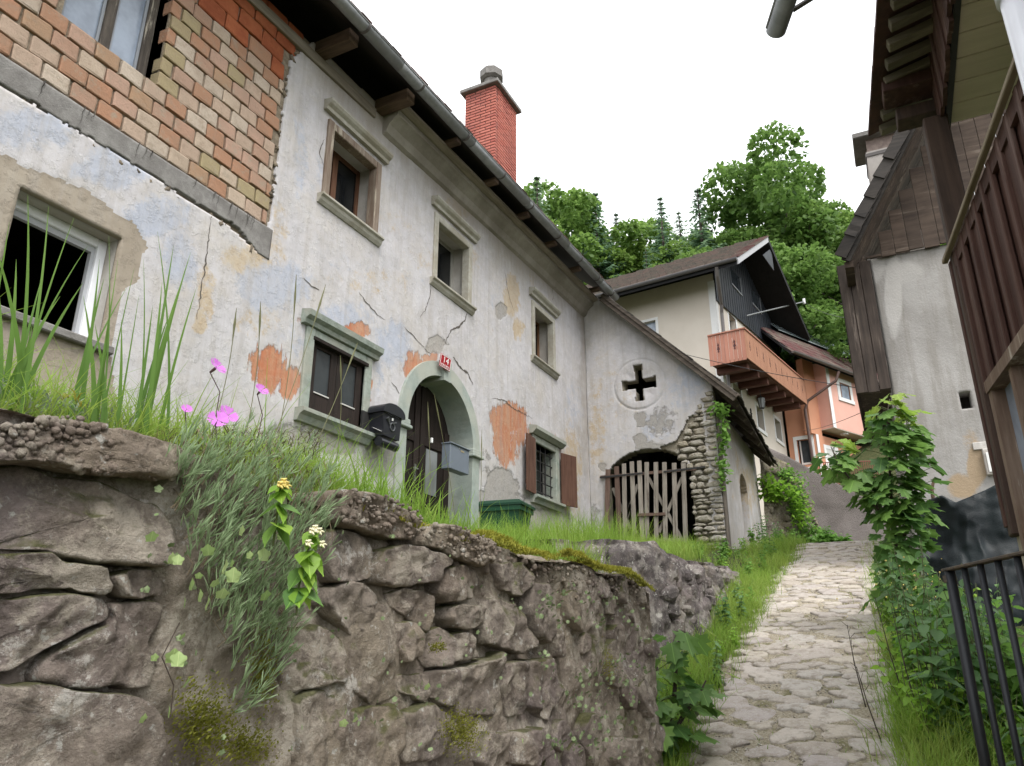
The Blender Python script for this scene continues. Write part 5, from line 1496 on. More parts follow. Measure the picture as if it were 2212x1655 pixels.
# ---- iron railing
rp = np.array([3.31, -.14, 0]); rdv = np.array([-.947, -.319, 0]); rnm = np.array([.319, -.947, 0])
rail_o = empty('iron_railing', (3.31, -.14, -.85), 'black iron railing with round bars beside the cobbled lane', 'railing')
M_rail = m_plain('black_painted_iron', (0.022, 0.024, 0.028), .5, .4, .2, .35, 25)
M_railtop = m_rough('rusty_flat_bar', (.055, .048, .042), (.11, .085, .06), 30, rough=.7)
tops = [PPL(u, v, rp, rnm) for u, v in ((2051, 1232), (2083, 1222), (2119, 1214), (2156, 1207), (2197, 1200))]
zt = [p[2] for p in tops]; z_t = float(np.mean(zt))
d_s = [float((p - rp) @ rdv) for p in tops]
pit = (d_s[-1] - d_s[0]) / 4
for k in range(18):
    s = d_s[0] + k * pit
    p = rp + rdv * s
    MB().tube([(p[0], p[1], gz(p[0], p[1]) - .05), (p[0], p[1], z_t)], .0175 if k % 12 == 0 else .0105, 10).build('post' if k % 12 == 0 else 'bar', M_rail, rail_o, True)
a = rp + rdv * (d_s[0] - .03) + [0, 0, z_t]; b = rp + rdv * (d_s[0] + 17 * pit) + [0, 0, z_t]
MB().beam(a, b, .036, .010, (0, 0, 1), .002).build('top_bar', M_railtop, rail_o)
MB().tube([a + [.0, 0, -.02] + rdv * .02, a + [0, 0, -.045] + rdv * .02], .022, 10).build('cap', M_railtop, rail_o)

# ================================================================ grey rendered house on the right
XG = 10.0
gh = empty('grey_house', (XG, -1, .6), 'tall grey rendered house with dark overhanging timber roof on the right of the lane', 'house')
A = np.arange(-2.6, -.27 + .001, .03); B = np.arange(.3, 4.80, .03)
G1, G2 = np.meshgrid(A, B, indexing='ij'); PT = np.stack([np.full_like(G1, XG), G1, G2], -1)
hole = (G1 > -1.115) & (G1 < -.985) & (G2 > 2.60) & (G2 < 2.81)
U, V = proj(PT)
t = NT('grey_render')
n1 = t.noise(1.8, 7, .65); n3 = t.noise(40, 6, .7)
c = t.mix(t.step(n1, .5, .14), (0.375, 0.36, 0.345), (0.30, 0.285, 0.27))
c = t.mix(t.math('MULTIPLY', t.step(t.noise(1.0, 6, .65, t.scale((5, 5, .5))), .55, .10), .55), c, (0.22, 0.20, 0.175))
c = t.mix(t.math('MULTIPLY', t.step(t.math('ADD', t.attr('ochre'), t.math('MULTIPLY', t.math('SUBTRACT', t.noise(6, 7, .7), .5), .9)), .5, .12), .8), c, (0.36, 0.26, 0.155))
c = t.mix(t.math('MULTIPLY', t.step(t.math('ADD', t.attr('pale'), t.math('MULTIPLY', t.math('SUBTRACT', n1, .5), .9)), .5, .15), .8), c, (0.47, 0.45, 0.43))
c = t.mix(t.math('MULTIPLY', t.step(n3, .66, .04), .4), c, (.2, .18, .16))
t.bump(t.math('ADD', n3, t.noise(9, 5, .6)), .006)
M_render = t.fin(c, .93, .12)
at = {'ochre': blobs(U, V, [(2110, 1005, 30, 60, .9), (2080, 1050, 50, 40, .7), (2095, 950, 30, 40, .5)]), 'pale': blobs(U, V, [(1930, 640, 25, 110, .9), (1890, 560, 30, 80, .7), (1960, 590, 60, 40, .6)])}
sheet('rendered_wall', A, B, ~hole[:-1, :-1], lambda a, b: np.stack([np.full_like(a, XG), a, b], -1), (-1, 0, 0), .015 * fbm(PT, 1.2, 4, 131), .25, M_render, at, gh)
MB().box((XG + .02, -.30, .3), (15, -.26, 4.8)).box((14.9, -3.5, .3), (15, -.3, 4.8)).box((XG + .26, -2.6, .3), (XG + .3, -.3, 2.5)).build('side_wall', M_render, gh)
MB().box((XG + .3, -1.3, 2.4), (XG + .4, -.8, 3)).build('vent_back', M_dark, gh)
MB().box((XG - .005, -1.14, 2.585), (XG + .05, -.96, 2.60)).build('vent_sill', M_conc, gh)
# roof: steep plane, boarded underside, verge, gable boards
M_rb = m_wood('dark_roof_plank', (0.050, 0.034, 0.026), (0.115, 0.082, 0.062), 'y', sc=.5, rand=.45, wear=(.19, .15, .12))
tipv = PX(1826, 560, 9.1); apv = PX(1950, 310, 9.1)
y_t, z_t_ = tipv[1], tipv[2]; slg = (apv[2] - tipv[2]) / (tipv[1] - apv[1])
rzg = lambda y: z_t_ + (y_t - y) * slg
groof = None
x = 9.1; k = 0
while x < 14.9:
    w = rnd.uniform(.16, .24)
    o = MB().prism([(y_t, rzg(y_t)), (-3.6, rzg(-3.6)), (-3.6, rzg(-3.6) + .03), (y_t, rzg(y_t) + .03)], x, x + w - .002, 'x').xf(lambda a, b, c_: (a, b, c_ + .008 * (k % 2))).build('roof_plank', M_rb, gh)
    x += w; k += 1
MB().prism([(y_t - .02, rzg(y_t) + .05), (-3.6, rzg(-3.6) + .05), (-3.6, rzg(-3.6) + .12), (y_t - .02, rzg(y_t) + .12)], 9.15, 15, 'x').build('roof_cover', M_shing, gh)
M_vsh = m_wood('dark_shingle', (0.022, 0.019, 0.017), (0.05, 0.042, 0.036), 'y', rand=.4)
for k in range(16):
    yy = y_t + .02 - k * .14
    w = rnd.uniform(.03, .09)
    MB().beam((9.06 + rnd.uniform(-.03, .03), yy + .03, rzg(yy) + .07), (9.06 + rnd.uniform(-.03, .03), yy - .20, rzg(yy - .17) + .13), .14, .03, (1, 0, 0)).build('shingle', M_vsh, gh)
MB().beam((9.12, y_t, rzg(y_t) - .01), (9.12, -2.2, rzg(-2.2) - .01), .04, .10, (0, 0, 1)).build('verge_board', M_vsh, gh)
MB().beam((9.2, y_t - .03, z_t_ - .03), (10.02, y_t - .03, z_t_ - .03), .10, .08).build('eave_beam', M_rb, gh)
y = -.10
while y > -2.5:
    w = rnd.uniform(.13, .2)
    MB().box((XG - .06, y - w + .006, 4.74 + rnd.uniform(0, .03)), (XG - .035, y, min(rzg(y), 6.9) - .02), .003).build('gable_board', M_rb, gh); y -= w
# timber cladding box at the lane side
M_clad = m_wood('near_black_plank', (0.030, 0.022, 0.018), (0.075, 0.056, 0.045), 'z', sc=.6, rand=.4, wear=(.15, .12, .10))
pT, pB = PX(1832, 575, XG - .2), PX(1853, 850, XG - .2)
y = -.275
for k in range(3):
    w = (pT[1] + .275 + .14) / 3
    MB().box((XG - .22, y, pB[2] + rnd.uniform(-.03, .05)), (XG - .19, y + w - .006, 4.66), .004).build('plank', M_clad, gh); y += w
MB().box((XG - .21, y - .03, pB[2]), (12.5, y, 4.66)).build('side_planks', M_clad, gh)
MB().box((XG - .18, -.27, pB[2] + .02), (12.5, y - .03, pB[2] + .06)).build('cladding_floor', M_clad, gh)
# chimney
XC = 12.6
chg = [PX(u, v, XC) for u, v in ((1873, 345), (1862, 300), (1845, 275), (1952, 310))]
yl, yr = chg[0][1], -1.35
M_chw = m_rough('pale_chimney_plaster', (.46, .43, .40), (.37, .34, .32), 3, dirt=(.28, .25, .22))
zc_ = float(PX(1868, 330, XC)[2])
chs = MB().box((XC, yr, 4.5), (XC + .7, yl, zc_)).build('chimney', M_chw, gh)
MB().box((XC + .03, yr + .03, zc_), (XC + .67, yl - .03, zc_ + .26)).build('flue_course', m_rough('flue_brick', (.30, .24, .21), (.22, .17, .15), 14), chs)
MB().box((XC - .12, yr - .12, zc_ + .26), (XC + .82, yl + .17, zc_ + .36), .01).build('cap', M_conc, chs)
MB().box((XC - .015, yr - .015, zc_ - .10), (XC + .715, yl + .015, zc_ - .04)).build('collar', M_bracket, chs)
# meter box
mbx = empty('meter_box', (XG - .05, -1.2, 1.8), 'white broken meter box on the grey rendered wall above the tarpaulin', 'meter box')
q0, q1 = PX(2120, 966, XG - .06), PX(2162, 1024, XG - .06)
M_box = m_rough('chipped_white_paint', (.60, .58, .55), (.48, .45, .42), 9, dirt=(.30, .26, .22))
MB().box((XG - .07, q1[1], q1[2]), (XG, q0[1], q0[2] - .02), .008).build('body', M_box, mbx)
MB().box((XG - .085, q1[1] + .03, q1[2] + .03), (XG - .072, q0[1] - .025, q0[2] - .07), .004).build('door', M_wht, mbx)
MB().box((XG - .09, q1[1] + .005, (q0[2] + q1[2]) / 2 - .03), (XG - .068, q1[1] + .025, (q0[2] + q1[2]) / 2 + .03)).build('latch', M_iron, mbx)
MB().box((XG - .03, q1[1] - .05, q0[2] - .02), (XG, q0[1] + .08, q0[2] + .07), .01).build('patch', M_box, mbx)

# ---- black tarpaulin draped over a heap
XT = 7.9
A = np.linspace(0, 1, 90); B = np.linspace(0, 1, 60)
GU, GV = np.meshgrid(A, B, indexing='ij')
tu = np.array([0, .12, .25, .38, .52, .75, 1.0]); tv = np.array([1095, 1078, 1072, 1088, 1075, 1050, 1028])
px_u = 1978 + 225 * GU
top_v = np.interp(GU, tu, tv)
ptop = np.stack([PX(u, v, XT) for u, v in zip(px_u[:, 0], top_v[:, 0])])
yy = ptop[:, 1][:, None] + 0 * GV
gzz = np.array([gz(XT, a) for a in ptop[:, 1]])
front = np.clip(GV / .8, 0, 1); bk = np.clip((GV - .8) / .2, 0, 1)
zz = (gzz - .05)[:, None] + (ptop[:, 2] - gzz + .05)[:, None] * front ** .9
PT = np.stack([XT + 0 * yy, yy, zz], -1)
sw = PT * np.array([1, 1, .35]) + np.stack([0 * GU, .25 * GV, 0 * GU], -1)
fold = .16 * (np.abs(fbm(sw, 2.6, 3, 140)) - .3) + .10 * (np.abs(fbm(PT, 3.4, 3, 141)) - .3) + .012 * np.abs(fbm(PT, 8, 2, 142)) + .05 * np.sin(GU * 9 + 4 * fbm(PT, 1.1, 2, 145))
PT[..., 0] += -.22 * (1 - front) + fold + bk * .6
PT[..., 2] += -.25 * bk ** 2 + .03 * fbm(PT, 4, 3, 143) * bk
PT[..., 1] += .06 * fbm(PT, 2, 3, 144) * (1 - front) + .05 * (1 - GU) * (1 - front)
idx = np.arange(GU.size).reshape(GU.shape)
q = np.stack([idx[:-1, :-1], idx[1:, :-1], idx[1:, 1:], idx[:-1, 1:]], -1).reshape(-1, 4)
t = NT('black_tarp')
c = t.mix(t.step(t.noise(4, 5, .6), .5, .2), (0.006, 0.009, 0.011), (0.012, 0.018, 0.020))
t.bump(t.noise(120, 3, .5), .003)
tarp = empty('tarpaulin', (XT, -.7, gz(XT, -.7)), 'black tarpaulin draped over a heap against the grey house', 'tarpaulin')
npmesh('sheet', PT.reshape(-1, 3), q, t.fin(c, .42, .22), tarp, None, True)
st0 = PX(2012, 1078, XT + .15); st1 = PX(2018, 1034, XT + .15)
MB().tube([st0 - [0, 0, .5], (st0 + st1) / 2 + [0, .01, 0], st1], [.02, .016, .012], 7).build('stick', M_beam, tarp)
# ================================================================ cream house with dark timber gable up the lane
an_ = r_(-7)
hd = np.array([math.cos(an_), math.sin(an_), 0]); hn = np.array([-math.sin(an_), math.cos(an_), 0])
hc0 = PX(1552, 720, 25.0); hc0 = np.array([hc0[0], hc0[1], 0])
def HP(s, t, z): return hc0 + hd * s + hn * t + np.array([0, 0, z])
def hx(mb): return mb.xf(lambda s, t, z: tuple(HP(s, t, z)))
M_cream = m_rough('cream_render', (.60, .545, .475), (.565, .51, .44), 1.5, bsc=60, bd=.002)
M_trimw = m_plain('white_trim', (.72, .72, .71), .6, .3, 0, .08)
M_navy = m_wood('blue_black_boarding', (.016, .019, .027), (.032, .037, .05), 'z', rand=.35, spec=.4, rough=.5)
M_soff = m_wood('black_soffit', (.010, .010, .012), (.022, .021, .022), 'x', rand=.2)
M_tile2 = m_rough('dark_red_tile', (.135, .050, .048), (.095, .040, .042), 5, dirt=(.16, .15, .12), rand=.35)
M_tileg = m_rough('mossy_grey_tile', (.125, .11, .088), (.075, .068, .058), 8, rand=.3, dirt=(.15, .10, .085))
M_dkglass = m_glass('dark_far_glass', (.025, .030, .036))
cream = empty('cream_house', tuple(HP(3, 3, 5)), 'cream rendered house with black timber gable and long balcony up the lane', 'house')
SW, TW = 7.95, 9.0
def rect_holes(mb, S0, S1, Z0, Z1, holes, t0, t1, axis):
    tmp = MB(); wall_boxes(tmp, S0, S1, Z0, Z1, holes, t0, t1)
    if axis == 't': tmp.xf(lambda x, y, z: (y, x, z))
    mb.add(tmp.v, tmp.f); return mb
wins_f = [(3.85, 4.75, 7.72, 8.62), (6.45, 7.35, 7.85, 8.75), (1.05, 2.0, 7.2, 8.75), (1.45, 2.3, 10.55, 11.6)]
wins_l = [(2.30, 3.05, 10.2, 11.32)]
mb = MB(); rect_holes(mb, 0, SW, 1.5, 12.6, wins_f, .0, .3, 's'); hx(mb).build('front_wall', M_cream, cream)
mb = MB(); rect_holes(mb, .3, TW, 1.5, 12.6, wins_l, .0, .3, 't'); hx(mb).build('side_wall', M_cream, cream)
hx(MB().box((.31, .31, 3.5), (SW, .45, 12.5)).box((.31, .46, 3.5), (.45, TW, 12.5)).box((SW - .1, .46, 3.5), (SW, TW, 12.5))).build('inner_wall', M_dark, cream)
for (a, b, c, d) in wins_f:
    w = hx(MB().box((a - .14, -.012, c - .12), (a, .02, d + .14)).box((b, -.012, c - .12), (b + .14, .02, d + .14)).box((a, -.010, d), (b, .02, d + .14)).box((a - .16, -.05, c - .14), (b + .16, .02, c - .001))).build('window', M_trimw, cream)
    hx(MB().box((a, .20, c), (b, .22, d))).build('pane', M_dkglass, w)
for (a, b, c, d) in wins_l:
    w = hx(MB().box((-.012, a - .10, c - .1), (.02, a, d + .1)).box((-.012, b, c - .1), (.02, b + .1, d + .1)).box((-.01, a, d), (.02, b, d + .1)).box((-.01, a, c - .1), (.02, b, c))).build('window', M_trimw, cream)
    hx(MB().box((.16, a, c), (.18, b, d))).build('pane', M_glass_curtain, w)
hx(MB().box((-.02, -.02, 3.5), (.22, -.001, 12.3)).box((-.02, .0, 3.5), (-.001, .22, 12.3))).build('corner_trim', M_trimw, cream)
# dark boarded gable
zr = lambda s: 12.27 + (s + 1.18) * (15.35 - 12.27) / (3.6 + 1.18) if s < 3.6 else 15.35 - (s - 3.6) * (15.35 - 13.1) / (9.3 - 3.6)
zl0, zl1 = 11.52, 12.15
gwin = [(2.0, 3.2, 13.0, 13.75), (4.75, 6.0, 13.25, 14.0)]
s = -.0; k = 0
while s < SW - .02:
    w = .145
    zb_ = 11.50 + .08 * s
    top = zr(s + w / 2) - .25
    segs = [(zb_, top)]
    for g in gwin:
        if g[0] < s + w / 2 < g[1]: segs = [(zb_, g[2]), (g[3], top)] if top > g[3] + .05 else [(zb_, g[2])]
    for z0, z1 in segs:
        hx(MB().box((s, -.075 - .012 * (k % 2), z0), (s + w - .008, -.045, z1))).build('gable_board', M_navy, cream)
    s += w; k += 1
hx(MB().prism([(0, 11.6), (SW, 12.2), (SW, zr(SW) - .28), (3.6, 15.0), (0, 12.6)], -.044, .0, 'y')).build('gable_backing', M_soff, cream)
for g in gwin:
    w = hx(MB().box((g[0] - .03, -.12, g[2] - .06), (g[1] + .03, -.05, g[2])).box((g[1], -.11, g[2]), (g[1] + .035, -.05, g[3]))).build('window', m_plain('grey_metal_trim', (.35, .36, .38), .4, .5, .5), cream)
    hx(MB().box((g[0], -.06, g[2]), (g[1], -.05, g[3]))).build('pane', M_dkglass, w)
# roof with deep overhang, soffit, tiles, gutter
OV = -1.25
rl = [(-1.25, 12.25), (3.6, 15.38), (9.35, 13.1)]
und = MB()
pf = [(s, z - .22) for s, z in rl]; pt = [(s, z) for s, z in rl]
hx(und.prism(pf + pt[::-1], OV + .02, TW + 1, 'y')).build('roof', M_soff, cream)
crf = [o for o in cream.children if o.name.startswith('roof')][-1]
hx(MB().prism([(-1.22, 12.06), (3.6, 15.18), (3.6, 15.42), (-1.22, 12.30)], OV - .03, OV + .018, 'y')).build('verge_board', m_plain('grey_white_fascia', (.42, .42, .44), .5), crf)
hx(MB().prism([(3.61, 15.18), (9.37, 12.88), (9.37, 13.14), (3.61, 15.42)], OV - .03, OV + .018, 'y')).build('verge_board', M_soff, crf)
hx(MB().prism([(2.05, 13.9), (3.6, 14.92), (3.6, 13.9)], OV + .02, OV + .05, 'y').xf(lambda s, t, z: (s + .55, t, z + .25))).build('gable_screen', M_navy, crf)
# tile rows along the verge (dark red) and eave (mossy)
L_ = math.hypot(4.85, 3.13)
for k in range(22):
    f0, f1 = k / 22, (k + 1.15) / 22
    a = np.array([-1.25 + 4.85 * f0, 12.27 + 3.13 * f0]); b = np.array([-1.25 + 4.85 * f1, 12.27 + 3.13 * f1])
    hx(MB().prism([(a[0], a[1] + .05), (b[0], b[1] + .01), (b[0], b[1] + .05), (a[0], a[1] + .10)], OV - .06, OV + .30, 'y')).build('verge_tile', M_tile2, crf)
for k in range(34):
    t0 = OV + .30 + k * .30
    hx(MB().prism([(-1.30, 12.20 + .01), (-.85, 12.52), (-.85, 12.58), (-1.30, 12.27 + .02 * (k % 2))], t0, t0 + .285, 'y')).build('eave_tile', M_tileg, crf)
hx(MB().prism([(-.9, 12.47), (3.6, 15.38), (9.36, 13.10), (9.36, 13.12), (3.6, 15.40), (-.9, 12.49)], OV + .30, TW + 1, 'y')).build('roof_deck', M_tileg, crf)
tfm = MB()
for r in range(14):
    for k in range(36):
        sA = -.95 + r * .335; t0 = OV + .30 + k * .29 + (.14 if r % 2 else 0); zA = 12.27 + (sA + 1.25) * .6454
        tfm.prism([(sA, zA + .05), (sA + .37, zA + .37 * .6454 + .02), (sA + .37, zA + .37 * .6454 + .05), (sA, zA + .115 + .02 * ((k * 7 + r * 3) % 3))], t0, t0 + .275, 'y')
tag(hx(tfm).build('tile_field', M_tileg, crf), kind='stuff')
gt = MB(); n = 10; R0 = .10
pr = [(R0 * math.cos(math.pi + math.pi * i / n) - 1.33, R0 * math.sin(math.pi + math.pi * i / n) + 12.24) for i in range(n + 1)]
hx(gt.prism(pr, OV - .02, TW + 1, 'y')).build('gutter', m_plain('dark_gutter', (.11, .105, .11), .5), crf)
hx(MB().tube([(-1.3, -.55, 12.12), (-1.15, -.50, 11.85), (-.25, -.28, 11.2), (-.12, -.22, 10.9), (-.10, -.20, 4.5)], .06, 10)).build('downpipe', m_plain('brown_grey_pipe', (.14, .125, .12), .5), cream)
# balcony
bal = empty('balcony', tuple(HP(2, -.6, 9)), 'long terracotta painted wooden balcony on the cream house', 'balcony')
bs0, bs1, bt = -1.28, 7.0, -1.22
ztp = lambda s: 9.66 + (s - bs0) * .075; zbt = lambda s: 8.66 + (s - bs0) * .072
M_bal = m_wood('terracotta_board', (.36, .155, .105), (.42, .20, .145), 'z', rand=.18)
M_balf = m_wood('tan_board', (.34, .165, .10), (.40, .205, .13), 'z', rand=.18)
M_cut = m_plain('cutout_dark', (.06, .02, .02), .8)
def cutout(s, t, z, ax, par):
    sh = [(0, .22), (.035, .12), (.012, .09), (.05, -.02), (.012, -.05), (.03, -.10), (0, -.15), (-.03, -.10), (-.012, -.05), (-.05, -.02), (-.012, .09), (-.035, .12)]
    mb = MB()
    if ax == 's': mb.prism([(s + a, z + b) for a, b in sh], t - .004, t - .001, 'y')
    else: mb.prism([(t + a, z + b) for a, b in sh], s - .004, s - .001, 'x')
    hx(mb).build('cutout', M_cut, par)
s = bs0; k = 0
while s < bs1 - .01:
    w = .135
    hx(MB().box((s, bt - .02, zbt(s)), (s + w - .012, bt, ztp(s)))).build('board', M_balf, bal)
    if k % 6 == 3: cutout(s + w / 2, bt - .02, (zbt(s) + ztp(s)) / 2, 's', bal)
    s += w; k += 1
t_ = bt; k = 0
while t_ < -.05:
    w = .135
    hx(MB().box((bs0 - .02, t_, 8.60), (bs0, t_ + w - .012, 9.66))).build('board', M_bal, bal)
    if k in (2, 6): cutout(bs0 - .02, t_ + w / 2, 9.15, 't', bal)
    t_ += w; k += 1
mb = MB().beam((bs0 - .03, bt - .01, ztp(bs0) + .02), (bs1, bt - .01, ztp(bs1) + .02), .09, .045); hx(mb).build('handrail', M_bal, bal)
hx(MB().beam((bs0 - .01, bt - .05, 9.68), (bs0 - .01, -.02, 9.68), .09, .045)).build('handrail', M_bal, bal)
M_bbeam = m_wood('red_brown_beam', (.085, .035, .025), (.13, .058, .042), 'y', rand=.2)
hx(MB().beam((bs0 + .03, bt / 2, 8.68), (bs1 - .03, bt / 2, 8.68 + .6), -bt - .06, .06)).build('floor', M_bbeam, bal)
for k in range(7):
    s = -.65 + k * 1.18
    hx(MB().box((s - .11, -1.08, zbt(s) - .24), (s + .11, -.04, zbt(s) - .02), .01)).build('joist', M_bbeam, bal)
# lantern under the balcony
lp = HP(2.55, -.55, 8.15)
lan = empty('wall_lantern', tuple(lp), 'small black lantern hanging under the terracotta balcony', 'lantern')
MB().tube([lp + [0, 0, .62], lp + [0, 0, .36]], .012, 6).tube([lp + [0, 0, .36], lp + [0, 0, .28]], [.03, .15], 6).tube([lp + [0, 0, -.12], lp + [0, 0, -.08]], [.08, .10], 6).build('frame', M_iron, lan)
MB().tube([lp + [0, 0, -.08], lp + [0, 0, .28]], [.09, .13], 6).build('glass', m_plain('lantern_glass', (.25, .26, .26), .3), lan)
mb = MB()
for k in range(6):
    a = k * math.pi / 3
    mb.tube([lp + [.095 * math.cos(a), .095 * math.sin(a), -.08], lp + [.135 * math.cos(a), .135 * math.sin(a), .28]], .010, 4)
mb.build('cage', M_iron, lan)
orn = HP(3.0, -.02, 8.05)
o_ = empty('wall_ornament', tuple(orn), 'small dark iron ornament on the cream wall between the windows', 'ornament')
mb = MB()
for a in (0, 1.05, 2.1): mb.beam(orn + hd * .13 * math.cos(a) + [0, 0, .16 * math.sin(a) + .02], orn - hd * .13 * math.cos(a) - [0, 0, .16 * math.sin(a) - .02], .02, .03, (0, 1, 0))
for a in (0.5, 1.5, 2.6): mb.tube([orn + hd * .08 * math.cos(q) * .6 + [0, 0, .05 * math.sin(q) + (a - 1.5) * .14] for q in np.linspace(0, 6.28, 9)], .012, 5)
mb.build('ironwork', M_iron, o_)

# ================================================================ salmon house beyond
M_salm = m_rough('salmon_render', (.56, .275, .17), (.52, .25, .155), 1.2, bsc=60, bd=.002)
M_pink = m_rough('pink_render', (.66, .38, .31), (.62, .355, .29), 1.2, bsc=60, bd=.002)
salm = empty('salmon_house', tuple(HP(9, -1, 5)), 'salmon pink rendered house with dark red tiled roof and solar panels', 'house')
# wall stepping forward from the cream house, facing down the lane
s0 = HP(SW + .02, -.1, 0); s0 = np.array([s0[0], s0[1], 0])
c2 = PX(1768, 980, s0[0] - .15); c2 = np.array([c2[0], c2[1], 0])
def seg(a, b):
    d = (b - a); L = np.linalg.norm(d); d = d / L; nrm = np.array([d[1], -d[0], 0])
    return a, d, nrm, L
def SX(sg): return lambda x, y, z: tuple(sg[0] + sg[1] * x - sg[2] * y + np.array([0, 0, z]))
sgA = seg(s0, c2); LA = sgA[3]
mb = MB(); wall_boxes(mb, 0, LA, 1.5, 10.6, [(.30 * LA, .78 * LA, 6.95, 8.05)], 0, .3); mb.xf(SX(sgA)).build('wall', M_salm, salm)
w = MB().box((.18 * LA, -.02, 6.85), (.30 * LA, .05, 8.2)).box((.78 * LA, -.02, 6.85), (.9 * LA, .05, 8.2)).box((.30 * LA, -.02, 8.05), (.78 * LA, .05, 8.2)).box((.18 * LA, -.05, 6.75), (.9 * LA, .05, 6.85)).xf(SX(sgA)).build('window', M_trimw, salm)
MB().box((.30 * LA, .2, 6.95), (.78 * LA, .22, 8.05)).xf(SX(sgA)).build('pane', M_dkglass, w)
MB().box((.36 * LA, .14, 7.0), (.40 * LA, .2, 8.05)).box((.72 * LA, .14, 7.0), (.76 * LA, .2, 8.05)).box((.40 * LA, .14, 7.0), (.72 * LA, .2, 7.08)).xf(SX(sgA)).build('sash', M_trimw, w)
# front going away to the right, with jettied bay
c3 = c2 + 6.0 * np.array([math.cos(r_(-26.7)), math.sin(r_(-26.7)), 0])
sgB = seg(c2, c3); LB = sgB[3]
MB().box((0, 0, 1.5), (LB, .3, 8.2)).xf(SX(sgB)).build('lower_wall', M_salm, salm)
def onB(u, v, off=0.0):
    p = PPL(u, v, c2 + sgB[2] * off, sgB[2]); return float((p - c2) @ sgB[1]), float(p[2])
bo = 0.55
b0, zt0 = onB(1783, 800, bo); b1 = onB(1868, 850, bo)[0]; zbb = onB(1800, 922, bo)[1]
zee = onB(1790, 790, bo)[1]
MB().prism([(-bo, zbb), (.3, zbb), (.3, zee + .25), (-bo, zee + .02)], b0, LB, 'x').xf(SX(sgB)).build('bay', M_pink, salm)
MB().box((-.3, -.0, 8.2), (b0, .3, zee + .25)).xf(SX(sgB)).build('upper_wall', M_salm, salm)
MB().box((b0 + .001, -bo + .01, zbb - .03), (LB, .0, zbb - .002)).xf(SX(sgB)).build('bay_underside', M_cream, salm)
MB().box((b0 - .02, -bo - .02, zbb - .02), (b0 + .2, -bo, zee)).box((-.02, -.02, 4.5), (.16, -.001, 8.2)).xf(SX(sgB)).build('corner_trim', M_trimw, salm)
wa, wz1 = onB(1812, 826, bo); wb2, wz0 = onB(1838, 866, bo)
w = MB().box((wa - .22, -bo - .02, wz0 - .16), (wa, -bo + .05, wz1 + .2)).box((wb2, -bo - .02, wz0 - .16), (wb2 + .22, -bo + .05, wz1 + .2)).box((wa, -bo - .02, wz1), (wb2, -bo + .05, wz1 + .2)).box((wa - .24, -bo - .05, wz0 - .16), (wb2 + .24, -bo + .05, wz0)).xf(SX(sgB)).build('window', M_trimw, salm)
MB().box((wa, -bo - .012, wz0), (wb2, -bo - .005, wz1)).xf(SX(sgB)).build('pane', M_glass_curtain, w)
MB().box((wb2 - .09, -bo - .03, wz0), (wb2, -bo - .013, wz1)).box((wa, -bo - .03, wz0), (wa + .06, -bo - .013, wz1)).box((wa + .06, -bo - .03, wz1 - .06), (wb2 - .09, -bo - .013, wz1)).xf(SX(sgB)).build('sash', M_wood_red, w)
lx, lz_ = onB(1825, 945, .3)
MB().tube([(lx, -.3, zbb - .10), (lx, -.3, zbb - .03)], .16, 14).xf(SX(sgB)).build('ceiling_lamp', M_trimw, salm)
da, dz1 = onB(1778, 960, 0); db, _ = onB(1805, 970, 0)
MB().box((da, -.03, 5.6), (da + .15, .0, dz1)).box((db, -.03, 5.6), (db + .15, .0, dz1)).box((da + .15, -.03, dz1 - .15), (db, .0, dz1)).xf(SX(sgB)).build('door_frame', M_trimw, salm)
MB().box((da + .15, -.015, 5.6), (db, .0, dz1 - .15)).xf(SX(sgB)).build('door', m_plain('pale_door', (.55, .55, .52), .5), salm)
# roof of the salmon house: tiles, solar panels
ez0 = onB(1658, 745, bo + .4)[1]; ez1 = onB(1855, 812, bo + .4)[1]
ezm = (ez0 + ez1) / 2
sl = 1.15
def RZ(y): return ezm + (y + bo + .4) * sl
def slab(q, th): return MB().add([SX(sgB)(a, b, c) for a, b, c in q] + [SX(sgB)(a, b, c - th) for a, b, c in q], [(0, 1, 2, 3), (7, 6, 5, 4), (0, 4, 5, 1), (1, 5, 6, 2), (2, 6, 7, 3), (3, 7, 4, 0)])
y0_ = -bo - .4
rs = slab([(-2.6, y0_, RZ(y0_)), (LB + 1, y0_, RZ(y0_)), (LB + 1, 1.75, RZ(1.75)), (-2.6, 1.75, RZ(1.75))], .12).build('roof', M_soff, salm)
tme = None
for r in range(6):
    for k in range(26):
        xa = -2.6 + k * .36 + (.18 if r % 2 else 0); f = y0_ - .04 + r * .26
        q = [(xa, f, RZ(f) + .075), (xa + .345, f, RZ(f) + .075), (xa + .345, f + .29, RZ(f + .29) + .04), (xa, f + .29, RZ(f + .29) + .04)]
        slab(q, .03).build('roof_tile', M_tile2, rs)
M_pv = m_plain('solar_glass', (.16, .19, .20), .18, .5, 0, .1)
for k in range(5):
    xa = -.9 + k * 1.62
    slab([(xa, .55, RZ(.55) + .22), (xa + 1.6, .55, RZ(.55) + .22), (xa + 1.6, 1.55, RZ(1.55) + .22), (xa, 1.55, RZ(1.55) + .22)], .04).build('solar_panel', M_pv, rs)
    MB().box((xa + .2, 1.0, RZ(1.0) - .02), (xa + .24, 1.04, RZ(1.04) + .2)).xf(SX(sgB)).build('panel_foot', M_gutter, rs)
gm_ = MB().prism([(-bo - .52 + .09 * math.cos(math.pi + math.pi * i / 8), ezm + .0 + .09 * math.sin(math.pi + math.pi * i / 8)) for i in range(9)], -2.65, LB + 1, 'x').xf(SX(sgB)).build('gutter', m_plain('brown_gutter', (.13, .115, .11), .5), rs)
qd = [(1812, 803), (1806, 822), (1745, 866), (1739, 885), (1760, 1020)]
pd = [PX(u, v, c2[0] - .55) for u, v in qd]
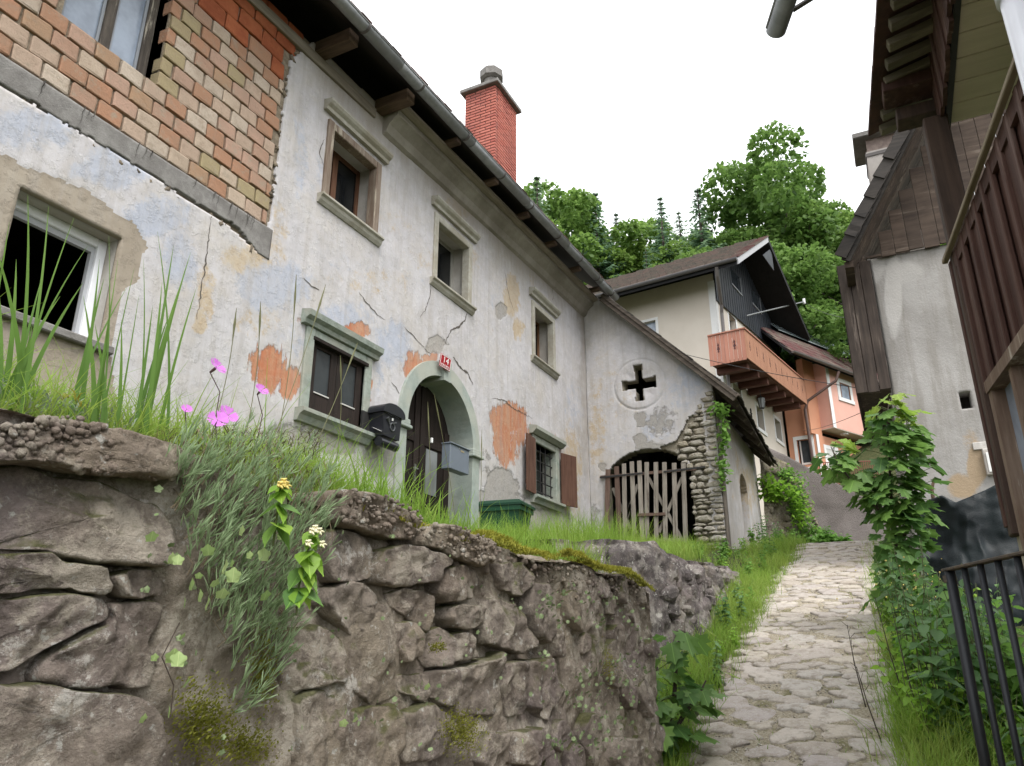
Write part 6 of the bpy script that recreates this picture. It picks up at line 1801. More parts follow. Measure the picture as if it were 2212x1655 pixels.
MB().tube([pd[0], pd[1], pd[2], pd[3], pd[4]], .06, 10).build('downpipe', m_plain('brown_pipe', (.10, .06, .05), .5), salm)
# red metal railing in front of the salmon house
rl_ = empty('balcony_railing', tuple(c2 + [0, -.8, 5.4]), 'thin rusty red metal railing in front of the salmon house', 'railing')
M_rr = m_plain('rust_red_paint', (.22, .07, .05), .6)
ra, rb_ = PX(1765, 1000, c2[0] - .9), PX(1900, 1020, c2[0] - .2)
zt_ = ra[2]
for k in range(30):
    p = ra + (rb_ - ra) * k / 29
    MB().tube([(p[0], p[1], zt_ - .9), (p[0], p[1], zt_)], .012, 5).build('bar', M_rr, rl_)
MB().tube([(ra[0], ra[1], zt_), (rb_[0], rb_[1], zt_)], .02, 6).build('top_bar', M_rr, rl_)
MB().tube([(ra[0], ra[1], zt_ - .88), (rb_[0], rb_[1], zt_ - .88)], .02, 6).build('bottom_bar', M_rr, rl_)
# dark balcony glimpsed at the right of the bay
dk = empty('dark_balcony', tuple(c3), 'dark timber balcony with window behind at the right end of the salmon house', 'balcony')
xk, zk1 = onB(1868, 862, bo); xk2, zk0 = onB(1905, 935, bo)
MB().box((xk + .1, -bo - 1.0, zk0 - .2), (xk + 4, -bo - .95, zk0 + .75)).xf(SX(sgB)).build('parapet', M_soff, dk)
MB().box((xk + .1, -bo - .9, zk0 - .25), (xk + 4, -bo - .06, zk0 - .15)).xf(SX(sgB)).build('floor', M_soff, dk)
ww_ = MB().box((xk + .2, -bo - .06, zk0 + .75), (xk + 3.6, -bo - .003, zk1 + .5)).xf(SX(sgB)).build('window_wall', M_trimw, dk)
for k in range(3): MB().box((xk + .35 + k * 1.1, -bo - .075, zk0 + .85), (xk + 1.2 + k * 1.1, -bo - .062, zk1 + .3)).xf(SX(sgB)).build('pane', M_dkglass, dk)

# ================================================================ retaining walls at the bend of the lane
M_cw = m_rough('grey_concrete_wall', (.175, .152, .142), (.125, .108, .10), 1.4, bsc=24, bd=.03, dirt=(.085, .072, .064))
cw = empty('concrete_wall', (19.5, 1.4, 2.0), 'grey concrete retaining wall at the bend of the lane below the salmon house', 'wall')
tp = [PX(1640, 958, 18.9), PX(1700, 985, 19.5), PX(1800, 1040, 20.6), PX(1885, 1085, 21.6), PX(1960, 1110, 23.0)]
tp = np.array(tp); L = np.r_[0, np.cumsum(np.linalg.norm(np.diff(tp, axis=0), axis=1))]; S = np.linspace(0, L[-1], 120)
cx2, cy2, cz2 = (np.interp(S, L, tp[:, i]) for i in range(3))
T = np.linspace(0, 1, 50); bot = 1.3 + 0 * S
GZ = bot[:, None] + (cz2 - bot)[:, None] * T
PT = np.stack([cx2[:, None] + 0 * GZ, cy2[:, None] + 0 * GZ, GZ], -1)
stp = PT * np.array([.3, .3, 3])
PT[..., 0] += -.04 * fbm(PT, 1.4, 4, 151) - .03 * fbm(stp, 1.5, 3, 152) - .25 * (1 - T)[None]
PT = np.concatenate([PT, (PT[:, -1] + np.array([.5, .1, 0]))[:, None], (PT[:, -1] + np.array([.55, .1, -2.5]))[:, None]], 1)
idx = np.arange(PT.shape[0] * PT.shape[1]).reshape(PT.shape[:2])
q = np.stack([idx[:-1, :-1], idx[1:, :-1], idx[1:, 1:], idx[:-1, 1:]], -1).reshape(-1, 4)
npmesh('wall_face', PT.reshape(-1, 3), q, M_cw, cw, None, True)
# mossy rubble wall between annex and concrete wall
rw = empty('rubble_wall', (18, 2.3, 1.8), 'mossy rubble wall overgrown with plants past the annex niche', 'stone wall')
tp = np.array([PX(1640, 985, 18.4), PX(1668, 985, 18.6), PX(1705, 1002, 18.8), PX(1738, 1052, 19.0), PX(1766, 1155, 19.1)])
L = np.r_[0, np.cumsum(np.linalg.norm(np.diff(tp, axis=0), axis=1))]; S = np.linspace(0, L[-1], 120)
cx2, cy2, cz2 = (np.interp(S, L, tp[:, i]) for i in range(3))
bot = 1.0 + 0 * S; T = np.linspace(0, 1, 60)
GZ = bot[:, None] + (cz2 - bot)[:, None] * T
PT = np.stack([cx2[:, None] + 0 * GZ, cy2[:, None] + 0 * GZ, GZ], -1)
PT[..., 0] += -.12 * fbm(PT, 3.2, 4, 161) - .05 * fbm(PT, 9, 3, 162) - .35 * (1 - T)[None]
PT = np.concatenate([PT, (PT[:, -1] + np.array([.7, .1, .05]))[:, None]], 1)
idx = np.arange(PT.shape[0] * PT.shape[1]).reshape(PT.shape[:2])
q = np.stack([idx[:-1, :-1], idx[1:, :-1], idx[1:, 1:], idx[:-1, 1:]], -1).reshape(-1, 4)
npmesh('wall_face', PT.reshape(-1, 3), q, stone_mat('mossy_rubble', [(.15, .13, .095)] * 2, (.21, .19, .14), True, (.045, .038, .03)), rw, None, True)
for k in range(70):
    i, j = rnd.randrange(5, 115), rnd.randrange(14, 58)
    c = PT[i, j]
    o = place(_sm[rnd.randrange(8)], 'stone', tuple(c), (rnd.uniform(.10, .24), rnd.uniform(.14, .32), .045), rw)
    o.material_slots[0].link = 'OBJECT'; o.material_slots[0].material = bpy.data.materials['mossy_rubble']
    o.rotation_euler = (rnd.uniform(-.3, .3), -math.pi / 2 + rnd.uniform(-.2, .2), rnd.uniform(-.4, .4))

# ================================================================ overhead wires
M_wire = m_plain('black_cable', (.03, .03, .03), .6)
def wire(a, b, sag, r, label):
    P = [a + (b - a) * f + np.array([0, 0, -sag * 4 * f * (1 - f)]) for f in np.linspace(0, 1, 24)]
    o = MB().tube(P, r, 5).build('overhead_wire', M_wire, None, True)
    tag(o, label, 'wire')
wire(PX(1478, 765, XA + .5), PX(1880, 842, 12.4), .05, .006, 'thin cable from the annex roof across the lane to the grey house')
wire(PX(1735, 930, c2[0] - .4), PX(1902, 872, 12.2), .10, .006, 'thin cable from the salmon wall to the grey house')
ip = HP(8.6, OV - .1, 13.0)
wire(PPL(1737, 652, ip, hn), PX(1850, 690, 14.5), .15, .006, 'service cable from the dark gable corner towards the grey house')
aro = empty('cable_bracket', tuple(PPL(1737, 652, ip, hn)), 'pale metal cable bracket on the edge of the dark gable roof', 'bracket')
p0, p1 = PPL(1675, 668, ip, hn), PPL(1737, 652, ip, hn)
MB().tube([p0 + hn * 1.1, p1], .03, 6).build('arm', M_gutter, aro)
MB().tube([p1 - [0, 0, .1], p1 + [0, 0, .15]], .06, 8).build('insulator', M_trimw, aro)
# ================================================================ wooded hillside
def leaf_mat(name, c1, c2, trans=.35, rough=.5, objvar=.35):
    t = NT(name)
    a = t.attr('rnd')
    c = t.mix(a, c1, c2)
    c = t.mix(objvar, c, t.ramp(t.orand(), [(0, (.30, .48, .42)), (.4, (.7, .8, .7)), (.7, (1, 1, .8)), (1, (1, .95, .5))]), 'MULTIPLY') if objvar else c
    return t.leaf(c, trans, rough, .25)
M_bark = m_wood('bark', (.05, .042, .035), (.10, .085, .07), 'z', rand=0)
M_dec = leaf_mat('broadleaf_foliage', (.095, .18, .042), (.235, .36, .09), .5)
M_con = leaf_mat('conifer_foliage', (.12, .205, .125), (.25, .36, .225), .5)  # tones lightened in place of distance haze over the far conifers
LC_V = np.array([(-.5, -.1, 0), (-.2, .28, .06), (0.05, .0, .10), (-.15, -.35, -.02), (.25, .35, .0), (.5, .02, -.08), (.22, -.32, -.04)])
LC_F = [(0, 1, 2, 3), (2, 1, 4, 5), (2, 5, 6, 3)]
def crown_decid(seed, n=14000, h=10.0, w=7.0):
    r = np.random.RandomState(seed)
    nb = 34
    C = np.stack([r.normal(0, .26 * w, nb), r.normal(0, .26 * w, nb), h * r.uniform(.30, .93, nb)], -1)
    C[:, :2] *= (1.12 - np.abs(C[:, 2:] / h - .5) * 1.25)
    C[0] = (0, 0, h * .9)
    R_ = r.uniform(.10, .20, nb) * w
    k = r.choice(nb, n, p=R_ ** 2 / (R_ ** 2).sum())
    d = r.normal(size=(n, 3)); d /= np.linalg.norm(d, axis=1)[:, None]
    d[:, 2] = np.abs(d[:, 2]) * np.where(r.rand(n) < .75, 1, -1)
    rad = R_[k] * r.uniform(.45, 1.08, n) ** .6
    T = C[k] + d * rad[:, None] * np.array([1, 1, .72])
    dr = d + r.normal(0, .45, (n, 3))
    yaw = np.arctan2(dr[:, 1], dr[:, 0]); tilt = r.normal(.15, .5, n)
    R = rot_euler(r.normal(0, .6, n), tilt, yaw)
    V, F = scatter(LC_V, LC_F, T, R, r.uniform(.13, .31, n) * w / 7)
    V[:, 2] *= h / V[:, 2].max()
    shade = np.clip(.5 + .5 * d[:, 2] * .5 + r.normal(0, .25, n), 0, 1)  # top light put into leaf colour: lighter facing up, darker below, plus random
    return V, F, np.repeat(shade, len(LC_V)), C, R_
CN_V = np.array([(0, -.05, 0), (.45, -.22, -.06), (1.0, 0, -.22), (.45, .22, -.06), (0, .05, 0), (.5, 0, .02)])
CN_F = [(0, 1, 5, 4), (1, 2, 5, 5), (5, 2, 3, 3), (4, 5, 3, 3)]
CN_F = [(0, 1, 5, 4), (1, 2, 3, 5), (4, 5, 3, 3)]
def crown_conif(seed, h=16.0, w=6.8):
    r = np.random.RandomState(seed)
    T, Rr, S, A = [], [], [], []
    z = h * .10
    while z < h * .99:
        f = 1 - (z - h * .10) / (h * .9)
        L = w * .5 * f ** 1.05 + .05
        nbr = max(5, int(9 * f + 4))
        a0 = r.uniform(0, 6.28)
        for b in range(nbr):
            a = a0 + 6.28 * b / nbr + r.normal(0, .15); Lb = L * r.uniform(.72, 1.1)
            ns = max(3, int(Lb / .17))
            for s in range(ns):
                q = (s + .6) / ns
                droop = -.25 * Lb * q ** 1.5 + .10 * Lb * q ** 3
                p = np.array([math.cos(a) * Lb * q, math.sin(a) * Lb * q, z + droop])
                for sd in (-1, 1, 0):
                    T.append(p); A.append(q); S.append(r.uniform(.22, .42) * (.8 + .5 * (1 - q)) * (.35 + .65 * min(1, f * 2.2)))
                    Rr.append((r.normal(0, .25), .25 + r.normal(0, .15), a + sd * (.75 + r.normal(0, .15))))
        z += .32 + .22 * f
    T = np.array(T); Rr = np.array(Rr)
    V, F = scatter(CN_V, CN_F, T, rot_euler(Rr[:, 0], Rr[:, 1], Rr[:, 2]), np.array(S))
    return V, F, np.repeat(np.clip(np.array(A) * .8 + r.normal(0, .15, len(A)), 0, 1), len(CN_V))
def mk_tree(kind, seed):
    root = empty('tree')
    if kind == 'd':
        V, F, a, C, R_ = crown_decid(seed)
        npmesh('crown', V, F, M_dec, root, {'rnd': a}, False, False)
        mb = MB().tube([(0, 0, -1.5), (.1, .05, 3), (0, .1, 6), (-.1, 0, 8.6)], [.28, .2, .12, .04], 7)
        for c in C[:9]: mb.tube([(0, .05, max(1.5, c[2] * .55)), (c[0] * .5, c[1] * .5, c[2] * .8), tuple(c)], [.10, .06, .02], 5)
    else:
        V, F, a = crown_conif(seed)
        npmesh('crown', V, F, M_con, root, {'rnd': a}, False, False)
        mb = MB().tube([(0, 0, -1.5), (0, 0, 8), (0, 0, 15.9)], [.22, .13, .02], 7)
    mb.build('trunk', M_bark, root, True, False)
    return root
PROTO = {'d': [mk_tree('d', 1000 + k) for k in range(5)], 'c': [mk_tree('c', 1100 + k) for k in range(3)]}
protos_used = set()
def tree_on(kind, x, y, h, label, group=None, wid=1.0):
    pr = rnd.choice(PROTO[kind])
    o = pr if pr not in protos_used else copy_tree(pr)
    protos_used.add(pr)
    o.name = 'conifer_tree' if kind == 'c' else 'broadleaf_tree'
    sc = h / (10.0 if kind == 'd' else 16.0)
    wd = (1.0 if kind == 'd' else 1.0) * wid
    o.location = (x, y, gz(x, y)); o.scale = (sc * wd, sc * wd, sc)
    o.rotation_euler = (0, 0, rnd.uniform(0, 6.28))
    tag(o, label, 'tree', group)
def tree_top(kind, u, v, x, label, wid=1.0):
    """tree on the slope at depth x whose tip is seen at pixel (u, v)"""
    p = PX(u, v, x)
    tree_on(kind, p[0], p[1], p[2] - gz(p[0], p[1]), label, None, wid)
for k, u, v, x, w, lab in [('c', 1160, 374, 40, 1.3, 'dark spruce whose tip rises just right of the brick chimney'), ('d', 1200, 428, 45, .9, 'bushy green tree directly right of the brick chimney'),
    ('c', 1285, 410, 41, 1.3, 'thin topped spruce left of the gap in the treeline'), ('d', 1245, 460, 43, .9, 'bright green tree above the old house gutter'),
    ('c', 1425, 420, 41, 1.25, 'slender pale spruce right of the gap in the treeline'), ('c', 1505, 402, 41, 1.5, 'wide pale spruce between the slender spruce and the tallest tree'),
    ('d', 1645, 353, 44, .82, 'tallest broadleaf tree with open crown above the tiled gable'), ('c', 1768, 444, 52, .9, 'small grey conifer tip right of the tallest broadleaf tree'),
    ('d', 1805, 468, 46, .95, 'light green tree behind the solar panels'), ('c', 1850, 452, 47, 1.0, 'conifer beside the shingled edge of the grey house roof'),
    ('c', 1465, 452, 44, 1.2, 'short spruce close beside the slender pale spruce'), ('c', 1330, 455, 45, 1.2, 'spruce on the left flank of the gap in the treeline'), ('d', 1720, 415, 50, .8, 'tree leaning out behind the tallest broadleaf tree'),
    ('d', 1345, 540, 43, .9, 'yellow green tree in the dip of the treeline'), ('d', 1465, 545, 42, .8, 'round tree in front of the slender spruce'),
    ('d', 1590, 520, 43, .8, 'green tree rising behind the tiled roof ridge'), ('d', 1735, 450, 46, .85, 'tree filling the slope right of the gable apex'), ('d', 1880, 500, 43, 1.0, 'tree behind the shingles of the grey house')]:
    tree_top(k, u, v, x, lab, w)
LIM = lambda u: np.interp(u, [1000, 1160, 1250, 1350, 1390, 1440, 1500, 1580, 1640, 1700, 1750, 1850, 2300], [425, 430, 450, 490, 510, 500, 490, 455, 445, 440, 480, 490, 490])
for ri, x in enumerate(np.arange(36.5, 72, 3.6)):
    y = -14.0
    while y < 30:
        xx, yy = x + rnd.uniform(-1.4, 1.4), y + rnd.uniform(-1.0, 1.0)
        y += 3.6
        if xx < 44 and yy < 3.5 and yy > -9: continue            # houses stand here
        if xx < 36 and yy < 15: continue
        kd = 'c' if rnd.random() < .25 else 'd'
        h = rnd.uniform(7, 11) if kd == 'd' else rnd.uniform(9, 13)
        uu, vv = proj(np.array([[xx, yy, gz(xx, yy) + h]]))
        if not (950 < uu[0] < 2150): continue
        while h > 4 and min(vv[0] - LIM(uu[0] + o_) for o_ in (-45, 0, 45)) < 0:
            h -= .4; uu, vv = proj(np.array([[xx, yy, gz(xx, yy) + h]]))
        if h < 5: continue
        tree_on(kd, xx, yy, h, 'broadleaf tree on the wooded slope behind the houses' if kd == 'd' else 'dark conifer among the broadleaf trees on the wooded slope', 'trees on the wooded slope' if kd == 'd' else 'conifers on the wooded slope')
# ================================================================ plants
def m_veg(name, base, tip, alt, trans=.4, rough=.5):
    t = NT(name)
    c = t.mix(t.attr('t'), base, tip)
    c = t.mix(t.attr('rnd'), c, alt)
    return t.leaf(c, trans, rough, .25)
def blades(T, az, h, lean, w, droop=0.0, seg=4, s=0):
    """bent tapering strips; returns verts, quads, t, rnd"""
    n = len(T); r = np.random.RandomState(s)
    T = np.asarray(T, float); az = np.asarray(az); h = np.broadcast_to(h, n); lean = np.broadcast_to(lean, n); w = np.broadcast_to(w, n); droop = np.broadcast_to(droop, n)
    d = np.stack([np.cos(az), np.sin(az), 0 * az], -1)
    fa = az + np.pi / 2 + r.normal(0, .6, n); sd = np.stack([np.cos(fa), np.sin(fa), 0 * fa], -1)
    V = []; tt = []
    for k in range(seg + 1):
        t = k / seg
        c = T + d * (h * lean * t ** 1.8)[:, None] + np.array([0, 0, 1.0]) * (h * (t - droop * t ** 2.6))[:, None]
        ww = (w * (1 - t) ** .75 * (.55 + .9 * min(t * 2.2, .5)) + .0004)[:, None]
        V += [c - sd * ww * .5, c + sd * ww * .5]; tt += [np.full(n, t)] * 2
    V = np.stack(V, 1); tt = np.stack(tt, 1)
    m = 2 * (seg + 1)
    base = (np.arange(n) * m)[:, None]
    q = np.concatenate([base + np.array([2 * k, 2 * k + 1, 2 * k + 3, 2 * k + 2]) for k in range(seg)], 0)
    rn = np.repeat(np.clip(.75 * r.beta(1.2, 2.6, n) + .55 * fbm(T, 1.9, 3, 301), 0, 1), m)
    return V.reshape(-1, 3), q, tt.ravel(), rn
def veg(name, parts, mat, parent=None, **tg):
    V, Q, t, r, o = [], [], [], [], 0
    for p in parts:
        V.append(p[0]); Q.append(p[1] + o); t.append(p[2]); r.append(p[3]); o += len(p[0])
    ob = npmesh(name, np.concatenate(V), np.concatenate(Q), mat, parent, {'t': np.concatenate(t), 'rnd': np.concatenate(r)})
    return tag(ob, **tg)
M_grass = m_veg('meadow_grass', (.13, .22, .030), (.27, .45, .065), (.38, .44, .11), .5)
M_straw = m_veg('straw_grass', (.13, .12, .045), (.30, .27, .12), (.17, .22, .06), .4)
M_blade = m_veg('broad_blade', (.10, .19, .030), (.19, .33, .065), (.13, .24, .07), .5)
M_stalk = m_veg('thin_stalk', (.07, .11, .035), (.16, .165, .08), (.10, .10, .06), .3)
M_moss = m_veg('moss', (.16, .15, .02), (.42, .39, .05), (.26, .29, .05), .3, .8)
M_pinkleaf = m_veg('grey_green_needle', (.12, .17, .07), (.38, .49, .29), (.27, .38, .19), .35)
M_silver = m_veg('silver_leaf', (.13, .17, .11), (.34, .38, .30), (.22, .28, .18), .3)

# ---- terrace meadow
def field(n, x0, x1, y0, y1, hmin, hmax, lean, w, seed, dens=None, zoff=0):
    r = np.random.RandomState(seed)
    x = r.uniform(x0, x1, n); y = r.uniform(y0, y1, n)
    if dens is not None:
        k = r.rand(n) < dens(x, y); x, y = x[k], y[k]
    n = len(x); z = ground_z(x, y) + zoff
    h = r.uniform(hmin, hmax, n) * (.75 + .5 * np.clip(.5 + fbm(np.stack([x, y, 0 * x], -1), 1.6, 3, seed), 0, 1))
    return blades(np.stack([x, y, z], -1), r.uniform(0, 6.28, n), h, np.abs(r.normal(lean, .25, n)), w * r.uniform(.7, 1.3, n), r.uniform(0, .35, n), 4, seed)
clear_door = lambda x, y: np.where((np.abs(x - 8.3) < .9) & (y > 4.3), .25, 1.0)
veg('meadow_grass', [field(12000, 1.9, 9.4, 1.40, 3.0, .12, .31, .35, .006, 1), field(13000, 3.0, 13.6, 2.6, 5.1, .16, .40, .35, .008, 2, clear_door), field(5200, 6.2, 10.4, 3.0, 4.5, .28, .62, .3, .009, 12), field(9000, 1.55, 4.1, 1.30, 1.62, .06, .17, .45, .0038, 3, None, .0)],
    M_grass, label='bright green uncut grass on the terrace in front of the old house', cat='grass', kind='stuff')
veg('meadow_grass', [field(15000, -.5, 1.9, 1.27, 1.75, .06, .19, .7, .004, 4), field(4200, -.6, 2.2, 1.9, 4.8, .15, .42, .5, .006, 5)],
    M_grass, label='fine low grass on the wall top at the white window', cat='grass', kind='stuff')
veg('dry_grass', [field(6500, .1, 1.75, 1.24, 1.55, .03, .10, 1.0, .0025, 6), field(4200, .75, 1.5, 1.16, 1.34, .03, .11, 1.3, .0022, 16, None, .02), field(1500, 2.2, 3.0, 1.22, 1.34, .03, .09, 1.0, .002, 7)],
    M_straw, label='pale dry grass along the top edge of the near wall', cat='grass', kind='stuff')
# ---- moss along the wall top
r = np.random.RandomState(8)
n = 15000
x = np.concatenate([r.uniform(1.42, 4.05, n), r.uniform(-.5, .75, 2500)]); n = len(x)
y = YW - .055 + np.abs(r.normal(0, .075, n)); z = ztop(x) + .012 + .022 * fbm(np.stack([x, y, 0 * x], -1), 14, 3, 8) - np.clip(YW - .03 - y, 0, 1) * .9
k = fbm(np.stack([x, 0 * x, 0 * x], -1), 3.2, 3, 88) + .35 > np.clip(y - YW, 0, 1) * 2
veg('moss', [blades(np.stack([x, y, z], -1)[k], r.uniform(0, 6.28, n)[k], r.uniform(.008, .022, n)[k], .8, .005, .2, 2, 8)], M_moss, label='yellow green moss cushion along the top of the near wall', cat='moss', kind='stuff')
pm = []
for (u, v, ru, rv, n) in ((430, 1560, 70, 90, 1500), (560, 1450, 25, 90, 800), (985, 1580, 45, 50, 1300), (1310, 1440, 10, 40, 400), (520, 1610, 60, 50, 800), (940, 1400, 12, 12, 160)):
    r = np.random.RandomState(u)
    P = np.array([PY(u + ru * a, v + rv * b, YW - .065) for a, b in r.normal(0, .45, (n, 2))])
    P[:, 1] -= .05 * (ztop(P[:, 0]) - P[:, 2]) - r.uniform(-.01, .03, n)
    pm.append(blades(P, -np.pi / 2 + r.normal(0, .9, n), r.uniform(.004, .012, n), 1.2, .005, .5, 2, u))
veg('wall_moss', pm, m_veg('dark_moss', (.20, .20, .03), (.40, .40, .07), (.28, .30, .06), .5, .8), label='dark green moss clinging to the face of the near wall', cat='moss', kind='stuff')

# ---- broad bladed clumps on the wall top
def clump(name, u, v, y, tips, label, seed, w=.013):
    b = PY(u, v, y); b[2] = gz(b[0], b[1]) - .01; r = np.random.RandomState(seed)
    root = empty(name, tuple(b), label, 'grass clump')
    for i, (tu, tv, ww) in enumerate(tips):
        tp_ = PY(tu, tv, y + r.uniform(-.05, .05))
        o = b + np.array([r.normal(0, .03), r.normal(0, .02), 0])
        d = tp_ - o; L = np.linalg.norm(d[:2]); h = max(d[2], .03)
        P = blades(o[None], np.array([math.atan2(d[1], d[0])]), np.array([h]), np.array([L / h]), np.array([w * ww]), 0.0, 9, seed + i)
        # turn the broad side towards the lane
        V = P[0]; c = (V[0::2] + V[1::2]) / 2; hw = np.linalg.norm(V[1::2] - V[0::2], axis=1) / 2
        t3 = np.gradient(c, axis=0); sd = np.cross(t3, np.array([.25, 1, 0])); sd /= np.linalg.norm(sd, axis=1)[:, None] + 1e-9
        V[0::2] = c - sd * hw[:, None]; V[1::2] = c + sd * hw[:, None]
        npmesh('blade', V, P[1], M_blade, root, {'t': P[2], 'rnd': P[3]})
    return root
clump('iris_clump', 30, 880, 1.52, [(60, 420, .9), (105, 445, .7), (-20, 500, 1.2), (35, 560, 1.2), (90, 600, .8), (-40, 640, 1.2), (130, 640, 1.0), (180, 610, 1.1), (20, 480, .7), (70, 700, 1.2), (-10, 580, 1.0), (160, 470, .5), (190, 530, .5)], 'tallest clump of broad green blades in front of the white window', 11)
clump('iris_clump', 205, 870, 1.50, [(215, 560, 1.0), (225, 600, 1.1), (180, 640, 1.2), (240, 650, 1.0), (255, 560, .5), (275, 620, .6), (205, 700, 1.3), (262, 690, 1.0), (235, 510, .4), (290, 580, .4)], 'broad green blades at the right jamb of the white window', 31)
clump('iris_clump', 320, 870, 1.54, [(375, 530, 1.1), (412, 545, 1.0), (340, 500, .7), (395, 600, 1.3), (350, 610, 1.2), (330, 660, 1.0), (310, 560, .5), (425, 620, .9), (365, 680, 1.2), (300, 640, .5)], 'clump of broad green blades standing against blue stained plaster', 51)
# ---- fine arching stalks
r = np.random.RandomState(70)
n = 300
bx = np.array([PY(u, v, yy) for u, v, yy in zip(r.uniform(130, 760, n), r.uniform(870, 950, n), r.uniform(1.28, 1.6, n))]); bx[:, 2] = ground_z(bx[:, 0], bx[:, 1])
veg('arching_stalks', [blades(bx, r.normal(.2, 1.0, n), r.uniform(.09, .26, n), np.abs(r.normal(.9, .5, n)), .0022, r.uniform(0, .4, n), 7, 70)], M_stalk, label='thin arching grass stalks over the pink flowers', cat='grass', kind='stuff')
for i, (u0, v0, u1, v1) in enumerate(((560, 930, 690, 655), (590, 940, 636, 640), (520, 930, 560, 690), (720, 990, 735, 800), (1000, 1080, 945, 890), (440, 930, 505, 700), (1030, 1090, 1040, 960), (930, 1070, 925, 905), (640, 960, 760, 770))):
    a, b = PY(u0, v0, 1.5 if u0 < 800 else 2.2), PY(u1, v1, 1.45 if u0 < 800 else 2.2)
    P = [a + (b - a) * f + np.array([.02 * math.sin(3 * f), 0, .03 * math.sin(math.pi * f)]) for f in np.linspace(0, 1, 10)]
    a[2] = gz(a[0], a[1])
    P = [a + (b - a) * f + np.array([.02 * math.sin(3 * f), 0, .03 * math.sin(math.pi * f)]) for f in np.linspace(0, 1, 10)]
    ro = empty('seeding_grass', tuple(a), 'single tall grass stalk with a narrow brown seed head above the wall', 'grass', 'tall seeding grass stalks')
    sc_ = 1 if u0 < 800 else 1.4
    MB().tube(P, [.0011 * sc_] * 10, 5).build('stalk', m_plain('stalk_brown', (.15, .15, .07), .7) if i == 0 else bpy.data.materials['stalk_brown'], ro)
    MB().tube([P[-1] - (P[-1] - P[-3]) * .6, P[-1], P[-1] + (P[-1] - P[-2]) * 1.2], [.0012 * sc_, .0032 * sc_, .0006], 6).build('seed_head', bpy.data.materials['stalk_brown'], ro)
# silver leaved low plant
r = np.random.RandomState(77); n = 900
P = np.array([PY(u, v, yy) for u, v, yy in zip(r.uniform(-40, 330, n), r.normal(815, 22, n), r.uniform(1.4, 1.7, n))]); P[:, 2] = ground_z(P[:, 0], P[:, 1]) + r.uniform(.0, .10, n)
veg('silver_foliage', [blades(P, r.uniform(0, 6.28, n), r.uniform(.015, .035, n), np.abs(r.normal(.8, .4, n)), .006, .2, 3, 78)], M_silver, label='silvery leaved ground cover below the white window', cat='plant', kind='stuff')

# ---- pinks
M_petal = NT('magenta_petal'); M_petal = M_petal.leaf(M_petal.mix(M_petal.noise(60, 3), (.62, .16, .66), (.74, .30, .78)), .4, .6)
M_calyx = m_plain('calyx', (.12, .07, .07), .6)
def pink(u, v, size, y, label, tilt, seed):
    c = PY(u, v, y); r = np.random.RandomState(seed)
    ro = empty('pink_flower', tuple(c), label, 'flower')
    zc = np.array([math.cos(tilt) * .35 - .25, -.75, .5]); zc /= np.linalg.norm(zc)
    xa = np.cross([0, 0, 1.0], zc); xa /= np.linalg.norm(xa); ya = np.cross(zc, xa)
    for k in range(5):
        a = k * 2 * math.pi / 5 + r.uniform(-.1, .1)
        ou = [(.05, -.03), (.05, .03), (.45, .20), (.75, .36), (.95, .42), (.86, .28), (1.05, .24), (.90, .12), (1.08, .02), (.92, -.10), (1.05, -.22), (.88, -.30), (.96, -.42), (.75, -.36), (.45, -.20)]
        V = []
        for q, s_ in ou:
            s_ *= 1.35
            px_, py_ = q * math.cos(a) - s_ * math.sin(a), q * math.sin(a) + s_ * math.cos(a)
            V.append(c + size * (px_ * xa + py_ * ya + zc * (.28 * q * q + r.uniform(-.04, .04))))
        MB().add(V, [tuple(range(len(V)))]).build('petal', M_petal, ro)
    MB().tube([c - zc * size * .9, c - zc * size * .3, c], [size * .12, size * .17, size * .1], 7).build('calyx', M_calyx, ro, True)
    g = PY(u - 10 + r.uniform(-10, 10), v + 110, y + .04)
    MB().tube([c - zc * size * .9, (c + g) / 2 + [.01, 0, .005], g], .0012, 5).build('stem', M_calyx, ro)
pink(468, 793, .022, 1.30, 'magenta pink flower blooming highest among the grass stalks', .3, 1)
pink(564, 843, .017, 1.28, 'magenta pink flower in front of the rusty orange plaster', 1.2, 2)
pink(403, 884, .011, 1.26, 'small half open magenta bud low in the grass', 2.0, 3)
pink(470, 908, .021, 1.20, 'lower flower of the magenta pair at the wall edge', 2.4, 4)
pink(492, 897, .023, 1.21, 'upper flower of the magenta pair at the wall edge', .9, 5)

